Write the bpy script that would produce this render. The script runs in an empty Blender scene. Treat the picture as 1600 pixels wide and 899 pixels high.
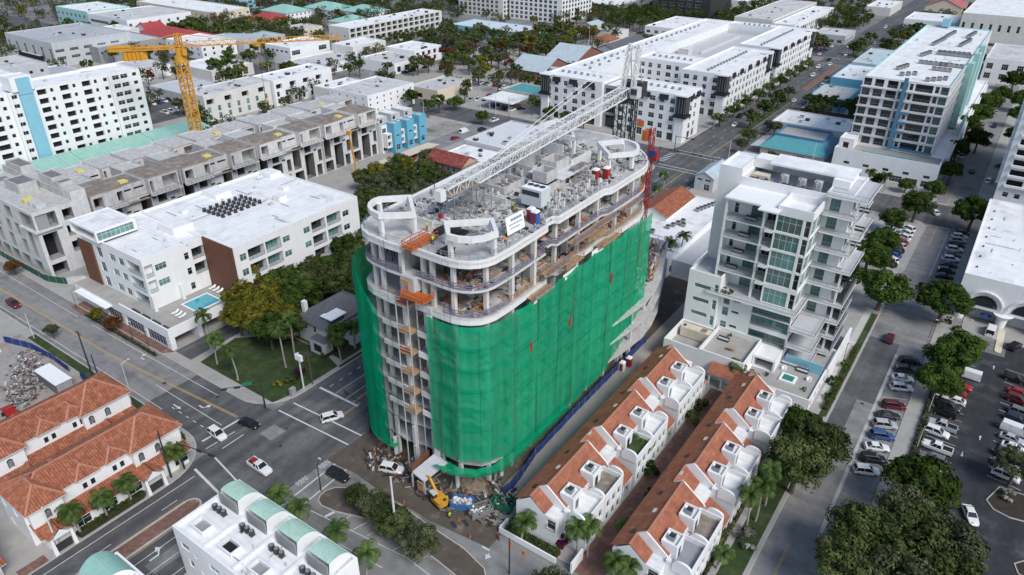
import bpy, bmesh, math, random
from mathutils import Vector, Matrix
rnd = random.Random(11)
sc = bpy.context.scene
COL = sc.collection
R = math.radians
# ---------------------------------------------------------------- camera
cam = bpy.data.cameras.new('camera'); camo = bpy.data.objects.new('camera', cam); COL.objects.link(camo)
cam.sensor_width = 36.0; cam.lens = 36.0*1130/1600; cam.clip_end = 4000; cam.clip_start = 1
camo.location = (0, 0, 92)
camo.rotation_euler = (Matrix.Rotation(R(35.1), 3, 'Z') @ Matrix.Rotation(R(90-29.13), 3, 'X') @ Matrix.Rotation(R(0.27), 3, 'Z')).to_euler()
sc.camera = camo
# ---------------------------------------------------------------- sky, sun, exposure
SUN_EL, SUN_AZ = R(46), R(-20)          # azimuth measured from +X, anticlockwise
w = bpy.data.worlds.new('World'); sc.world = w; w.use_nodes = True
nt = w.node_tree; nt.nodes.clear()
sky = nt.nodes.new('ShaderNodeTexSky'); sky.sky_type = 'NISHITA'; sky.sun_disc = False
sky.sun_elevation = SUN_EL; sky.sun_rotation = math.pi/2 - SUN_AZ
sky.air_density = 1.0; sky.dust_density = 1.0; sky.ozone_density = 1.0
bg = nt.nodes.new('ShaderNodeBackground'); bg.inputs[1].default_value = 0.078
wo = nt.nodes.new('ShaderNodeOutputWorld')
nt.links.new(sky.outputs[0], bg.inputs[0]); nt.links.new(bg.outputs[0], wo.inputs[0])
sun = bpy.data.lights.new('sun', 'SUN'); sun.energy = 1.5; sun.angle = R(24); sun.color = (1, .975, .94)
suno = bpy.data.objects.new('sun', sun); COL.objects.link(suno)
sd = Vector((math.cos(SUN_EL)*math.cos(SUN_AZ), math.cos(SUN_EL)*math.sin(SUN_AZ), math.sin(SUN_EL)))
suno.rotation_euler = sd.to_track_quat('Z', 'Y').to_euler(); suno.location = sd*400
sc.view_settings.view_transform = 'Standard'; sc.view_settings.look = 'None'
sc.view_settings.exposure = 0.96; sc.view_settings.gamma = 1.0
sc.cycles.max_bounces = 5; sc.cycles.diffuse_bounces = 3; sc.cycles.glossy_bounces = 2
sc.cycles.transparent_max_bounces = 8; sc.cycles.caustics_reflective = False; sc.cycles.caustics_refractive = False
# ---------------------------------------------------------------- materials
MATS = {}
def M(name, col, rough=.75, var=.14, sc_=.35, streak=0.0, bump=0.0, bsc=12.0, metal=0.0, rand=0.0, spec=.35, wave=None, mottle=None, flow=None):
    if name in MATS: return MATS[name]
    m = bpy.data.materials.new(name); m.use_nodes = True; MATS[name] = m
    n = m.node_tree.nodes; l = m.node_tree.links
    b = n['Principled BSDF']; b.inputs['Roughness'].default_value = rough; b.inputs['Metallic'].default_value = metal
    b.inputs['Specular IOR Level'].default_value = spec
    geo = n.new('ShaderNodeNewGeometry')
    no = n.new('ShaderNodeTexNoise'); no.inputs['Scale'].default_value = sc_; no.inputs['Detail'].default_value = 6; no.inputs['Roughness'].default_value = .65
    l.new(geo.outputs['Position'], no.inputs['Vector'])
    mr = n.new('ShaderNodeMapRange'); mr.inputs[1].default_value = .3; mr.inputs[2].default_value = .7
    mr.inputs[3].default_value = 1-var; mr.inputs[4].default_value = 1+var*.7
    l.new(no.outputs[0], mr.inputs[0])
    fac = mr.outputs[0]
    def mul(a, bb):
        x = n.new('ShaderNodeMath'); x.operation = 'MULTIPLY'; l.new(a, x.inputs[0]); l.new(bb, x.inputs[1]); return x.outputs[0]
    if streak:
        mp = n.new('ShaderNodeVectorMath'); mp.operation = 'MULTIPLY'; mp.inputs[1].default_value = (1.6, 1.6, .09)
        l.new(geo.outputs['Position'], mp.inputs[0])
        n2 = n.new('ShaderNodeTexNoise'); n2.inputs['Scale'].default_value = 1.0; n2.inputs['Detail'].default_value = 5
        l.new(mp.outputs[0], n2.inputs['Vector'])
        m2 = n.new('ShaderNodeMapRange'); m2.inputs[1].default_value = .45; m2.inputs[2].default_value = .75; m2.inputs[3].default_value = 1; m2.inputs[4].default_value = 1-streak
        l.new(n2.outputs[0], m2.inputs[0]); fac = mul(fac, m2.outputs[0])
    if flow:
        mp = n.new('ShaderNodeVectorMath'); mp.operation = 'MULTIPLY'; mp.inputs[1].default_value = flow[0]; l.new(geo.outputs['Position'], mp.inputs[0])
        n2 = n.new('ShaderNodeTexNoise'); n2.inputs['Scale'].default_value = 1.0; n2.inputs['Detail'].default_value = 4; l.new(mp.outputs[0], n2.inputs['Vector'])
        m2 = n.new('ShaderNodeMapRange'); m2.inputs[1].default_value = .35; m2.inputs[2].default_value = .68; m2.inputs[3].default_value = 1-flow[1]; m2.inputs[4].default_value = 1+flow[1]; l.new(n2.outputs[0], m2.inputs[0]); fac = mul(fac, m2.outputs[0])
    if rand:
        oi = n.new('ShaderNodeObjectInfo'); m3 = n.new('ShaderNodeMapRange'); m3.inputs[3].default_value = 1-rand; m3.inputs[4].default_value = 1+rand
        l.new(oi.outputs['Random'], m3.inputs[0]); fac = mul(fac, m3.outputs[0])
    if wave:
        wv = n.new('ShaderNodeTexWave'); wv.bands_direction = wave[0]; wv.inputs['Scale'].default_value = wave[1]; wv.inputs['Distortion'].default_value = wave[3] if len(wave) > 3 else 0.4
        l.new(geo.outputs['Position'], wv.inputs['Vector'])
        m4 = n.new('ShaderNodeMapRange'); m4.inputs[3].default_value = 1-wave[2]; m4.inputs[4].default_value = 1+wave[2]*.5
        l.new(wv.outputs['Fac'], m4.inputs[0]); fac = mul(fac, m4.outputs[0])
    base = n.new('ShaderNodeRGB'); base.outputs[0].default_value = (*col, 1)
    src = base.outputs[0]
    if mottle:
        n5 = n.new('ShaderNodeTexNoise'); n5.inputs['Scale'].default_value = mottle[1]; n5.inputs['Detail'].default_value = 5; n5.inputs['Roughness'].default_value = .7
        l.new(geo.outputs['Position'], n5.inputs['Vector'])
        m5 = n.new('ShaderNodeMapRange'); m5.inputs[1].default_value = mottle[2]; m5.inputs[2].default_value = mottle[2]+mottle[3]
        l.new(n5.outputs[0], m5.inputs[0])
        mx = n.new('ShaderNodeMix'); mx.data_type = 'RGBA'; l.new(m5.outputs[0], mx.inputs[0]); l.new(src, mx.inputs[6]); mx.inputs[7].default_value = (*mottle[0], 1)
        src = mx.outputs[2]
    vm = n.new('ShaderNodeVectorMath'); vm.operation = 'SCALE'; l.new(src, vm.inputs[0]); l.new(fac, vm.inputs['Scale'])
    l.new(vm.outputs[0], b.inputs['Base Color'])
    if bump:
        nb = n.new('ShaderNodeTexNoise'); nb.inputs['Scale'].default_value = bsc; nb.inputs['Detail'].default_value = 3
        l.new(geo.outputs['Position'], nb.inputs['Vector'])
        bp = n.new('ShaderNodeBump'); bp.inputs['Strength'].default_value = bump; bp.inputs['Distance'].default_value = .05
        l.new(nb.outputs[0], bp.inputs['Height']); l.new(bp.outputs[0], b.inputs['Normal'])
    return m
def leafmat(name, col, col2, rand=.25):
    m = bpy.data.materials.new(name); m.use_nodes = True; MATS[name] = m
    n = m.node_tree.nodes; l = m.node_tree.links; n.clear()
    out = n.new('ShaderNodeOutputMaterial')
    geo = n.new('ShaderNodeNewGeometry'); no = n.new('ShaderNodeTexNoise'); no.inputs['Scale'].default_value = .55; no.inputs['Detail'].default_value = 5
    l.new(geo.outputs['Position'], no.inputs['Vector'])
    mr = n.new('ShaderNodeMapRange'); mr.inputs[1].default_value = .35; mr.inputs[2].default_value = .68; l.new(no.outputs[0], mr.inputs[0])
    mx = n.new('ShaderNodeMix'); mx.data_type = 'RGBA'; l.new(mr.outputs[0], mx.inputs[0]); mx.inputs[6].default_value = (*col, 1); mx.inputs[7].default_value = (*col2, 1)
    oi = n.new('ShaderNodeObjectInfo'); m3 = n.new('ShaderNodeMapRange'); m3.inputs[3].default_value = 1-rand; m3.inputs[4].default_value = 1+rand
    l.new(oi.outputs['Random'], m3.inputs[0])
    vm = n.new('ShaderNodeVectorMath'); vm.operation = 'SCALE'; l.new(mx.outputs[2], vm.inputs[0]); l.new(m3.outputs[0], vm.inputs['Scale'])
    df = n.new('ShaderNodeBsdfDiffuse'); tr = n.new('ShaderNodeBsdfTranslucent'); ms = n.new('ShaderNodeMixShader'); ms.inputs[0].default_value = .12
    l.new(vm.outputs[0], df.inputs[0]); l.new(vm.outputs[0], tr.inputs[0]); l.new(df.outputs[0], ms.inputs[1]); l.new(tr.outputs[0], ms.inputs[2])
    l.new(ms.outputs[0], out.inputs[0]); return m
def glassmat(name, col, rough=.06, spec=.8):
    m = M(name, col, rough=rough, var=.35, sc_=.25, spec=spec, rand=.35); return m
def tagm(m): return m
WHITE = M('white_stucco', (.80, .80, .79), .8, .05, .25, streak=.05)
WHITE2 = M('white_paint_smooth', (.82, .82, .81), .6, .04, .5)
ROOFW = M('white_roof_membrane', (.79, .79, .78), .75, .10, .3, mottle=((.50, .49, .47), .13, .55, .2), flow=((.5, .05, 1), .05), wave=('Y', .28, .05, 1.0))
ROOFG = M('grey_roof_membrane', (.50, .50, .49), .85, .12, .2, mottle=((.34, .34, .33), .14, .55, .2))
CONC = M('raw_concrete', (.50, .49, .475), .9, .20, .8, streak=.22, mottle=((.56, .55, .53), .7, .55, .12))
CONC2 = M('fresh_concrete', (.62, .61, .59), .9, .16, .7, streak=.12, mottle=((.40, .395, .38), .45, .60, .15))
CONCD = M('shade_and_dark_concrete', (.20, .195, .19), .9, .2, .7)  # dark concrete scraps, also shade painted into bays and openings
ASPH = M('worn_asphalt', (.098, .097, .099), .85, .2, .5, bump=.2, bsc=30, mottle=((.165, .162, .158), .09, .5, .2), flow=((.55, .02, 1), .22))
ASPHN = M('new_asphalt', (.036, .037, .042), .8, .3, .4, mottle=((.095, .093, .092), .1, .52, .2), flow=((.35, .06, 1), .2))
CROAD = M('pale_road_surface', (.235, .23, .224), .88, .18, .5, mottle=((.15, .147, .142), .11, .52, .16), flow=((.03, .6, 1), .12))
PAVE = M('pavement_concrete', (.36, .345, .32), .9, .13, .3, mottle=((.27, .26, .245), .25, .55, .2))
KERB = M('kerb_concrete', (.45, .43, .395), .9, .12, .6)
GROUND = M('city_ground', (.185, .18, .172), .95, .2, .05, mottle=((.26, .25, .235), .03, .48, .2))
DIRT = M('bare_dirt', (.10, .082, .066), .95, .3, .3, bump=.5, bsc=4, mottle=((.20, .17, .145), .35, .55, .15))
GRASS = M('lawn_grass', (.036, .062, .018), .95, .35, .3, bump=.6, bsc=25, mottle=((.07, .08, .03), .3, .5, .2))
MULCH = M('garden_mulch', (.045, .035, .027), .95, .3, 1.0, bump=.4, bsc=12)
BRICKP = M('brick_paving', (.20, .105, .08), .9, .3, 1.2, mottle=((.26, .17, .135), .8, .5, .15))
PAINT = M('road_paint_white', (.62, .62, .60), .7, .2, 1.5)
YPAINT = M('road_paint_yellow', (.55, .36, .13), .7, .2, 1.5)
GLASS = glassmat('window_glass', (.018, .026, .028))
GLASST = glassmat('teal_window_glass', (.10, .21, .195))
GLASSB = glassmat('blue_window_glass', (.02, .04, .10))
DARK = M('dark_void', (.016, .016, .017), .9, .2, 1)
FRAME = M('dark_window_frame', (.05, .05, .052), .5, .1, 1)
FRAMEW = M('white_window_frame', (.70, .70, .69), .5, .05, 1)
STEEL = M('galvanised_steel', (.42, .43, .44), .45, .1, 1, metal=.6)
METALD = M('dark_metal', (.04, .04, .043), .5, .15, 1)
TILE = M('terracotta_tile', (.29, .098, .05), .85, .35, .9, rand=.05, mottle=((.40, .17, .105), 1.6, .46, .2))
TILER = M('ridge_tile', (.44, .20, .13), .85, .2, 1.5)
TILEF = M('red_clay_roof_tile', (.32, .115, .066), .85, .25, .6, mottle=((.40, .175, .11), .9, .5, .2), flow=((2, .5, 2), .12))
MINT = M('mint_metal_roof', (.30, .52, .44), .5, .1, .4, streak=.1)
MINTW = M('mint_painted_wall', (.36, .60, .57), .8, .06, .4)
BLUEW = M('sky_blue_wall', (.13, .40, .54), .75, .08, .5)
BLUEP = M('pale_blue_wall', (.24, .49, .60), .75, .06, .5)
DBLUE = M('steel_blue_panel', (.085, .20, .32), .6, .08, .5)
BROWN = M('rust_brown_cladding', (.16, .062, .034), .7, .15, .6, streak=.15)
WOOD = M('plywood', (.40, .26, .15), .85, .25, .8)
WOODD = M('weathered_formwork_timber', (.23, .195, .165), .9, .3, .5, mottle=((.33, .28, .23), .5, .5, .2))
ORANGE = M('orange_steel', (.50, .13, .035), .6, .15, 1)
REDP = M('red_paint', (.36, .025, .02), .5, .12, 1)
YELLOW = M('crane_yellow', (.60, .29, .03), .5, .15, 1)
YELFOAM = M('yellow_insulation', (.70, .58, .18), .8, .1, 1)
BLUEF = M('blue_fence_fabric', (.02, .05, .19), .8, .25, .6)
NAVY = M('purple_rail_board', (.17, .16, .25), .8, .2, 1)
POOL = M('pool_water', (.05, .36, .44), .08, .15, .6, spec=.6)
BARK = M('tree_bark', (.12, .095, .075), .95, .3, 2)
PALMB = M('palm_trunk_bark', (.33, .305, .27), .95, .25, 2)
GREYW = M('grey_wall', (.30, .305, .31), .85, .1, .4, streak=.1)
LGREYW = M('light_grey_wall', (.50, .51, .52), .85, .08, .4, streak=.1)
CREAM = M('cream_wall', (.66, .58, .45), .85, .08, .4, streak=.1)
BLACKT = M('black_awning', (.018, .019, .024), .8, .1, 1)
GREYT = M('grey_shingle', (.125, .128, .14), .9, .25, 1.5)
REDT = M('rusty_red_metal_roof', (.22, .045, .035), .7, .35, .8, mottle=((.33, .13, .10), .9, .5, .15))
MBLUE = M('pale_blue_metal_roof', (.48, .55, .58), .5, .12, .3, streak=.2, wave=('X', 3.0, .1))
TEAL = M('teal_roof', (.09, .31, .335), .6, .12, .4)
# ---------------------------------------------------------------- mesh builder
class MB:
    def __init__(s): s.v = []; s.f = []; s.m = []; s.mats = []
    def mi(s, mat):
        if mat not in s.mats: s.mats.append(mat)
        return s.mats.index(mat)
    def poly(s, pts, mat):
        b = len(s.v); s.v += [tuple(p) for p in pts]; s.f.append(list(range(b, b+len(pts)))); s.m.append(s.mi(mat))
    def hexa(s, p, mat, top=None):
        b = len(s.v); s.v += [tuple(q) for q in p]; k = s.mi(mat); kt = k if top is None else s.mi(top)
        for i, f in enumerate(((3, 2, 1, 0), (4, 5, 6, 7), (0, 1, 5, 4), (1, 2, 6, 5), (2, 3, 7, 6), (3, 0, 4, 7))):
            s.f.append([b+j for j in f]); s.m.append(kt if i == 1 else k)
    def box(s, x0, x1, y0, y1, z0, z1, mat, top=None):
        s.hexa([(x0, y0, z0), (x1, y0, z0), (x1, y1, z0), (x0, y1, z0), (x0, y0, z1), (x1, y0, z1), (x1, y1, z1), (x0, y1, z1)], mat, top)
    def prism(s, pts, z0, z1, mat, top=None, bottom=True):
        n = len(pts); b = len(s.v); k = s.mi(mat); kt = k if top is None else s.mi(top)
        s.v += [(p[0], p[1], z0) for p in pts]+[(p[0], p[1], z1) for p in pts]
        s.f.append([b+n+i for i in range(n)]); s.m.append(kt)
        if bottom: s.f.append([b+n-1-i for i in range(n)]); s.m.append(k)
        for i in range(n):
            j = (i+1) % n; s.f.append([b+i, b+j, b+n+j, b+n+i]); s.m.append(k)
    def ring(s, pts, inner, z0, z1, mat):       # band between two outlines of equal point count
        n = len(pts); b = len(s.v); k = s.mi(mat)
        for q in (pts, inner):
            s.v += [(p[0], p[1], z0) for p in q]+[(p[0], p[1], z1) for p in q]
        for i in range(n):
            j = (i+1) % n
            for f in ((i, j, n+j, n+i), (2*n+j, 2*n+i, 3*n+i, 3*n+j), (n+i, n+j, 3*n+j, 3*n+i), (j, i, 2*n+i, 2*n+j)):
                s.f.append([b+t for t in f]); s.m.append(k)
    def beam(s, p, q, w, h, mat):
        p = Vector(p); q = Vector(q); d = (q-p)
        if d.length < 1e-6: return
        d.normalize(); up = Vector((0, 0, 1)) if abs(d.z) < .95 else Vector((0, 1, 0))
        a = d.cross(up).normalized()*(w/2); c = a.cross(d).normalized()*(h/2)
        s.hexa([p-a-c, p+a-c, p+a+c, p-a+c, q-a-c, q+a-c, q+a+c, q-a+c], mat)
    def tube(s, pts, rad, n, mat, cap=True):
        k = s.mi(mat); rings = []
        for i, p in enumerate(pts):
            p = Vector(p); d = Vector(pts[min(i+1, len(pts)-1)])-Vector(pts[max(i-1, 0)]); d.normalize()
            up = Vector((0, 0, 1)) if abs(d.z) < .9 else Vector((1, 0, 0))
            a = d.cross(up).normalized(); c = a.cross(d).normalized()
            r = rad[i] if isinstance(rad, (list, tuple)) else rad
            b = len(s.v); s.v += [tuple(p+(a*math.cos(t*2*math.pi/n)+c*math.sin(t*2*math.pi/n))*r) for t in range(n)]; rings.append(b)
        for i in range(len(rings)-1):
            for t in range(n):
                u = (t+1) % n; s.f.append([rings[i]+t, rings[i]+u, rings[i+1]+u, rings[i+1]+t]); s.m.append(k)
        if cap:
            s.f.append([rings[-1]+t for t in range(n)]); s.m.append(k); s.f.append([rings[0]+n-1-t for t in range(n)]); s.m.append(k)
    def cyl(s, x, y, z0, z1, r, n, mat, r2=None): s.tube([(x, y, z0), (x, y, z1)], [r, r if r2 is None else r2], n, mat)
    def mesh(s, name, org=(0, 0, 0), smooth=False):
        me = bpy.data.meshes.new(name); ox, oy, oz = org
        me.from_pydata([(v[0]-ox, v[1]-oy, v[2]-oz) for v in s.v], [], s.f)
        for m in s.mats: me.materials.append(m)
        if len(s.mats) > 1: me.polygons.foreach_set('material_index', s.m)
        if smooth: me.polygons.foreach_set('use_smooth', [True]*len(s.f))
        me.update(); return me
    def build(s, name, parent=None, org=None, smooth=False):
        o0 = worg(parent) if org is None else org
        o = bpy.data.objects.new(name, s.mesh(name, o0, smooth)); COL.objects.link(o)
        if parent: o.parent = parent
        elif org is not None: o.location = org
        return o
def worg(o):
    x = Vector((0, 0, 0))
    while o is not None: x = x+Vector(o.location); o = o.parent
    return x
def thing(name, label, cat, loc=(0, 0, 0), rz=0.0, group=None):
    o = bpy.data.objects.new(name, None); COL.objects.link(o); o.location = loc; o.rotation_euler = (0, 0, rz); o.empty_display_size = .5
    o['label'] = label; o['category'] = cat
    if group: o['group'] = group
    return o
def tag(o, label, cat, group=None):
    o['label'] = label; o['category'] = cat
    if group: o['group'] = group
    return o
def struct(o, label=None):
    o['kind'] = 'structure'
    if label: o['label'] = label
    return o
def put(name, me, parent, loc, rz=0.0, rel=True):
    o = bpy.data.objects.new(name, me); COL.objects.link(o)
    if parent: o.parent = parent; q = worg(parent); o.location = (loc[0]-q[0], loc[1]-q[1], loc[2]-q[2]) if rel else loc
    else: o.location = loc
    o.rotation_euler = (0, 0, rz); return o
def dup(root, loc, rz=0.0, label=None, group=None, scale=None):
    r = root.copy(); COL.objects.link(r); r.location = loc; r.rotation_euler = (0, 0, rz)
    if scale: r.scale = scale
    if label: r['label'] = label
    if group: r['group'] = group
    for c in root.children:
        k = c.copy(); COL.objects.link(k); k.parent = r
        for g in c.children:
            h = g.copy(); COL.objects.link(h); h.parent = k
    return r
def bevel(o, wd, seg=2):
    md = o.modifiers.new('bevel', 'BEVEL'); md.width = wd; md.segments = seg; md.limit_method = 'ANGLE'; return o
# ---------------------------------------------------------------- facades
# side frames: S looks -Y (u=+X), E looks +X (u=+Y), N looks +Y (u=-X), W looks -X (u=-Y)
def frame_of(side, x0, x1, y0, y1):
    if side == 'S': return (x0, y0), (1, 0), (0, -1), x1-x0, 0
    if side == 'E': return (x1, y0), (0, 1), (1, 0), y1-y0, math.pi/2
    if side == 'N': return (x1, y1), (-1, 0), (0, 1), x1-x0, math.pi
    return (x0, y1), (0, -1), (-1, 0), y1-y0, -math.pi/2
WIN = {}
def winmesh(w, h, style):
    key = (round(w, 2), round(h, 2), style)
    if key in WIN: return WIN[key]
    w, h = key[0], key[1]
    mb = MB(); g = {'t': GLASST, 'b': GLASSB}.get(style[1:2], GLASS); fr = FRAMEW if 'w' in style else FRAME
    k = style[0]
    t = .07 if w > .8 else .05
    if k in 'ws':       # framed window / slot
        mb.box(0, w, 0, .05, 0, t, fr); mb.box(0, w, 0, .05, h-t, h, fr); mb.box(0, t, 0, .05, t, h-t, fr); mb.box(w-t, w, 0, .05, t, h-t, fr)
        if k == 'w':
            nx = max(1, round(w/1.1))
            for i in range(1, nx): mb.box(w*i/nx-.03, w*i/nx+.03, .005, .045, t, h-t, fr)
            if h > 1.5: mb.box(t, w-t, .01, .04, h*.62, h*.62+.05, fr)
        mb.poly([(t*.5, .03, t*.5), (w-t*.5, .03, t*.5), (w-t*.5, .03, h-t*.5), (t*.5, .03, h-t*.5)], g)
    elif k == 'B':      # back of a loggia: sliding doors
        nx = max(2, round(w/1.4))
        mb.poly([(0, .03, 0), (w, .03, 0), (w, .03, h), (0, .03, h)], g)
        for i in range(nx+1): mb.box(min(max(w*i/nx-.04, 0), w-.08), min(max(w*i/nx-.04, 0), w-.08)+.08, 0, .05, 0, h, fr)
        mb.box(0, w, -.01, .04, h-.1, h, fr)
    elif k == 'R':      # arched
        n = 8; r = w/2; pts = [(0, .03, 0), (w, .03, 0)]+[(r+r*math.cos(a*math.pi/n), .03, h-r+r*math.sin(a*math.pi/n)) for a in range(n+1)]
        mb.poly(pts, g)
        for i in range(n):
            a, b = i*math.pi/n, (i+1)*math.pi/n
            mb.beam((r+r*math.cos(a), .0, h-r+r*math.sin(a)), (r+r*math.cos(b), .0, h-r+r*math.sin(b)), .14, .14, fr)
        mb.box(-.05, .05, -.05, .05, 0, h-r, fr); mb.box(w-.05, w+.05, -.05, .05, 0, h-r, fr)
    me = mb.mesh('window'); WIN[key] = me; return me
RAIL = {}
def railmesh(w, h=1.0, mat=None, solid=None):
    mat = mat or STEEL; key = (round(w, 2), round(h, 2), mat.name, solid.name if solid else '')
    if key in RAIL: return RAIL[key]
    mb = MB(); w = key[0]
    mb.box(0, w, -.03, .03, h-.06, h, mat); mb.box(0, w, -.02, .02, .08, .12, mat)
    n = max(1, round(w/1.3))
    for i in range(n+1): x = min(max(w*i/n, .025), w-.025); mb.box(x-.025, x+.025, -.022, .022, 0, h-.06, mat)
    if solid: mb.poly([(0, 0, .12), (w, 0, .12), (w, 0, h-.06), (0, 0, h-.06)], solid)
    else:
        k = max(2, round(w/.42))
        for i in range(1, k): x = w*i/k; mb.box(x-.012, x+.012, -.012, .012, .1, h-.05, mat)
    me = mb.mesh('railing'); RAIL[key] = me; return me
RAILGLASS = M('railing_glass', (.45, .55, .55), .1, .1, .5, spec=.6)
def facade(mb, org, u, n, W, z0, z1, ops, wall, parent, rz, reveal=None, floorm=None):
    """ops: (u0,u1,v0,v1,style,depth); v relative to z0. Wall with real recesses, one window object per opening."""
    H = z1-z0
    us = sorted({0, W} | {min(max(o[0], 0), W) for o in ops} | {min(max(o[1], 0), W) for o in ops})
    vs = sorted({0, H} | {min(max(o[2], 0), H) for o in ops} | {min(max(o[3], 0), H) for o in ops})
    T = lambda a, d, v: (org[0]+u[0]*a+n[0]*d, org[1]+u[1]*a+n[1]*d, z0+v)
    rects = [(o[0], o[1], o[2], o[3]) for o in ops]
    for j in range(len(vs)-1):
        a, b = vs[j], vs[j+1]
        if b-a < 1e-5: continue
        vm = (a+b)/2; run = None
        for i in range(len(us)-1):
            c, d = us[i], us[i+1]; um = (c+d)/2
            hole = any(r[0] < um < r[1] and r[2] < vm < r[3] for r in rects)
            if not hole:
                if run is None: run = [c, d]
                else: run[1] = d
            if (hole or i == len(us)-2) and run:
                mb.poly([T(run[0], 0, a), T(run[1], 0, a), T(run[1], 0, b), T(run[0], 0, b)], wall); run = None
    for o in ops:
        u0, u1, v0, v1, st, dp = o[:6]; rv = reveal or wall
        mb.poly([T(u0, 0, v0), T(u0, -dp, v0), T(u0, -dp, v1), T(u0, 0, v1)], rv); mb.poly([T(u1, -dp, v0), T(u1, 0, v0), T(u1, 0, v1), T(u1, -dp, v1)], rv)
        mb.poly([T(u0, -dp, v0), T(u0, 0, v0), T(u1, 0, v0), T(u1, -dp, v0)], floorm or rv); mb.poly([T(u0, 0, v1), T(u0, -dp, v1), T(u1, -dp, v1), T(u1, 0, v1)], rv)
        if st[0] == 'x': mb.poly([T(u0, -dp, v0), T(u1, -dp, v0), T(u1, -dp, v1), T(u0, -dp, v1)], DARK if st == 'x' else CONC); continue  # near-black back panel paints the shade inside open recesses
        p = T(u0, -dp, v0)
        put('window', winmesh(u1-u0, v1-v0, st), parent, p, rz)
        if st[0] == 'B':
            q = T(u0, -.06, v0); put('railing', railmesh(u1-u0, 1.0, STEEL, RAILGLASS if 'g' in st else None), parent, q, rz)
        elif 'r' in st[1:]:
            q = T(u0, .12, v0); put('railing', railmesh(u1-u0, .9, METALD), parent, q, rz)
FOOT = []
class Bld:
    def __init__(s, name, label, cat, x, y, group=None):
        s.root = thing(name, label, cat, (x, y, 0), 0, group)
    def block(s, x0, x1, y0, y1, z0, z1, wall, roof=None, par=.5, parw=.3, faces=None, name='wall', roofname='roof', reveal=None, floorm=None, cap=None):
        faces = faces or {}; mb = MB(); FOOT.append((x0, x1, y0, y1))
        for sd_ in 'SENW':
            o, u, n, W, rz = frame_of(sd_, x0, x1, y0, y1)
            facade(mb, o, u, n, W, z0, z1+par, faces.get(sd_, []), wall, s.root, rz, reveal, floorm)
        if par > 0:
            c = cap or wall
            P_ = [(x0, y0), (x1, y0), (x1, y1), (x0, y1)]; Q = [(x0+parw, y0+parw), (x1-parw, y0+parw), (x1-parw, y1-parw), (x0+parw, y1-parw)]
            for i in range(4):
                j = (i+1) % 4
                mb.poly([(*P_[i], z1+par), (*P_[j], z1+par), (*Q[j], z1+par), (*Q[i], z1+par)], c)
                mb.poly([(*Q[i], z1), (*Q[i], z1+par), (*Q[j], z1+par), (*Q[j], z1)][::1], c)
        o = mb.build(name, s.root)
        rb = MB(); q = parw if par > 0 else 0
        rb.poly([(x0+q, y0+q, z1), (x1-q, y0+q, z1), (x1-q, y1-q, z1), (x0+q, y1-q, z1)], roof or ROOFW)
        rb.build(roofname, s.root); return o
    def box(s, name, x0, x1, y0, y1, z0, z1, mat, top=None):
        mb = MB(); mb.box(x0, x1, y0, y1, z0, z1, mat, top); return mb.build(name, s.root)
def clutter(root, x0, x1, y0, y1, z, n, seed):
    r = random.Random(seed)
    for i in range(n):
        x, y, k = r.uniform(x0, x1), r.uniform(y0, y1), r.random(); mb = MB()
        if k < .4: mb.cyl(x, y, z, z+r.uniform(.3, .8), r.uniform(.08, .2), 8, LGREYW)
        elif k < .7: s = r.uniform(.4, 1.0); mb.box(x, x+s, y, y+s*1.3, z, z+s*.6, LGREYW, METALD if k < .5 else ROOFG)
        else: a = r.choice((0, 1)); L = r.uniform(2, 7); mb.tube([(x, y, z+.15), (x+L*a, y+L*(1-a), z+.15)], .07, 5, STEEL)
        mb.build('roof_vent' if k < .7 else 'roof_pipe', root)
def cols(W, n, w, off=0.0, m0=None):
    g = W/n; return [(g*i+(g-w)/2+off, g*i+(g+w)/2+off) for i in range(n)]
def grid(W, n, w, lv, h, st='w', dp=.18, sill=.9, skip=None):
    out = []
    for k, z in enumerate(lv):
        for i, (a, b) in enumerate(cols(W, n, w)):
            if skip and skip(i, k): continue
            out.append((a, b, z+sill, z+sill+h, st, dp))
    return out
def arc(cx, cy, r, a0, a1, n): return [(cx+r*math.cos(R(a0+(a1-a0)*i/n)), cy+r*math.sin(R(a0+(a1-a0)*i/n))) for i in range(n+1)]
def rrect(x0, x1, y0, y1, rs, n=7):            # rounded rectangle, radii (SW,SE,NE,NW)
    p = []
    for (cx, cy, a, r) in ((x0, y0, 180, rs[0]), (x1, y0, 270, rs[1]), (x1, y1, 0, rs[2]), (x0, y1, 90, rs[3])):
        if r < .01: p.append((cx, cy)); continue
        sx = 1 if cx == x0 else -1; sy = 1 if cy == y0 else -1
        p += arc(cx+sx*r, cy+sy*r, r, a, a+90, n)
    return p
def inset(pts, d):                              # inward offset of a counter-clockwise outline
    n = len(pts); out = []
    for i in range(n):
        a, b, c = Vector(pts[i-1][:2]), Vector(pts[i][:2]), Vector(pts[(i+1) % n][:2])
        e1 = (b-a).normalized(); e2 = (c-b).normalized(); n1 = Vector((-e1.y, e1.x)); n2 = Vector((-e2.y, e2.x))
        m = (n1+n2); L = m.length
        m = n1 if L < 1e-4 else m/L; k = d/max(.35, m.dot(n1)); out.append((b.x+m.x*k, b.y+m.y*k))
    return out
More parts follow.
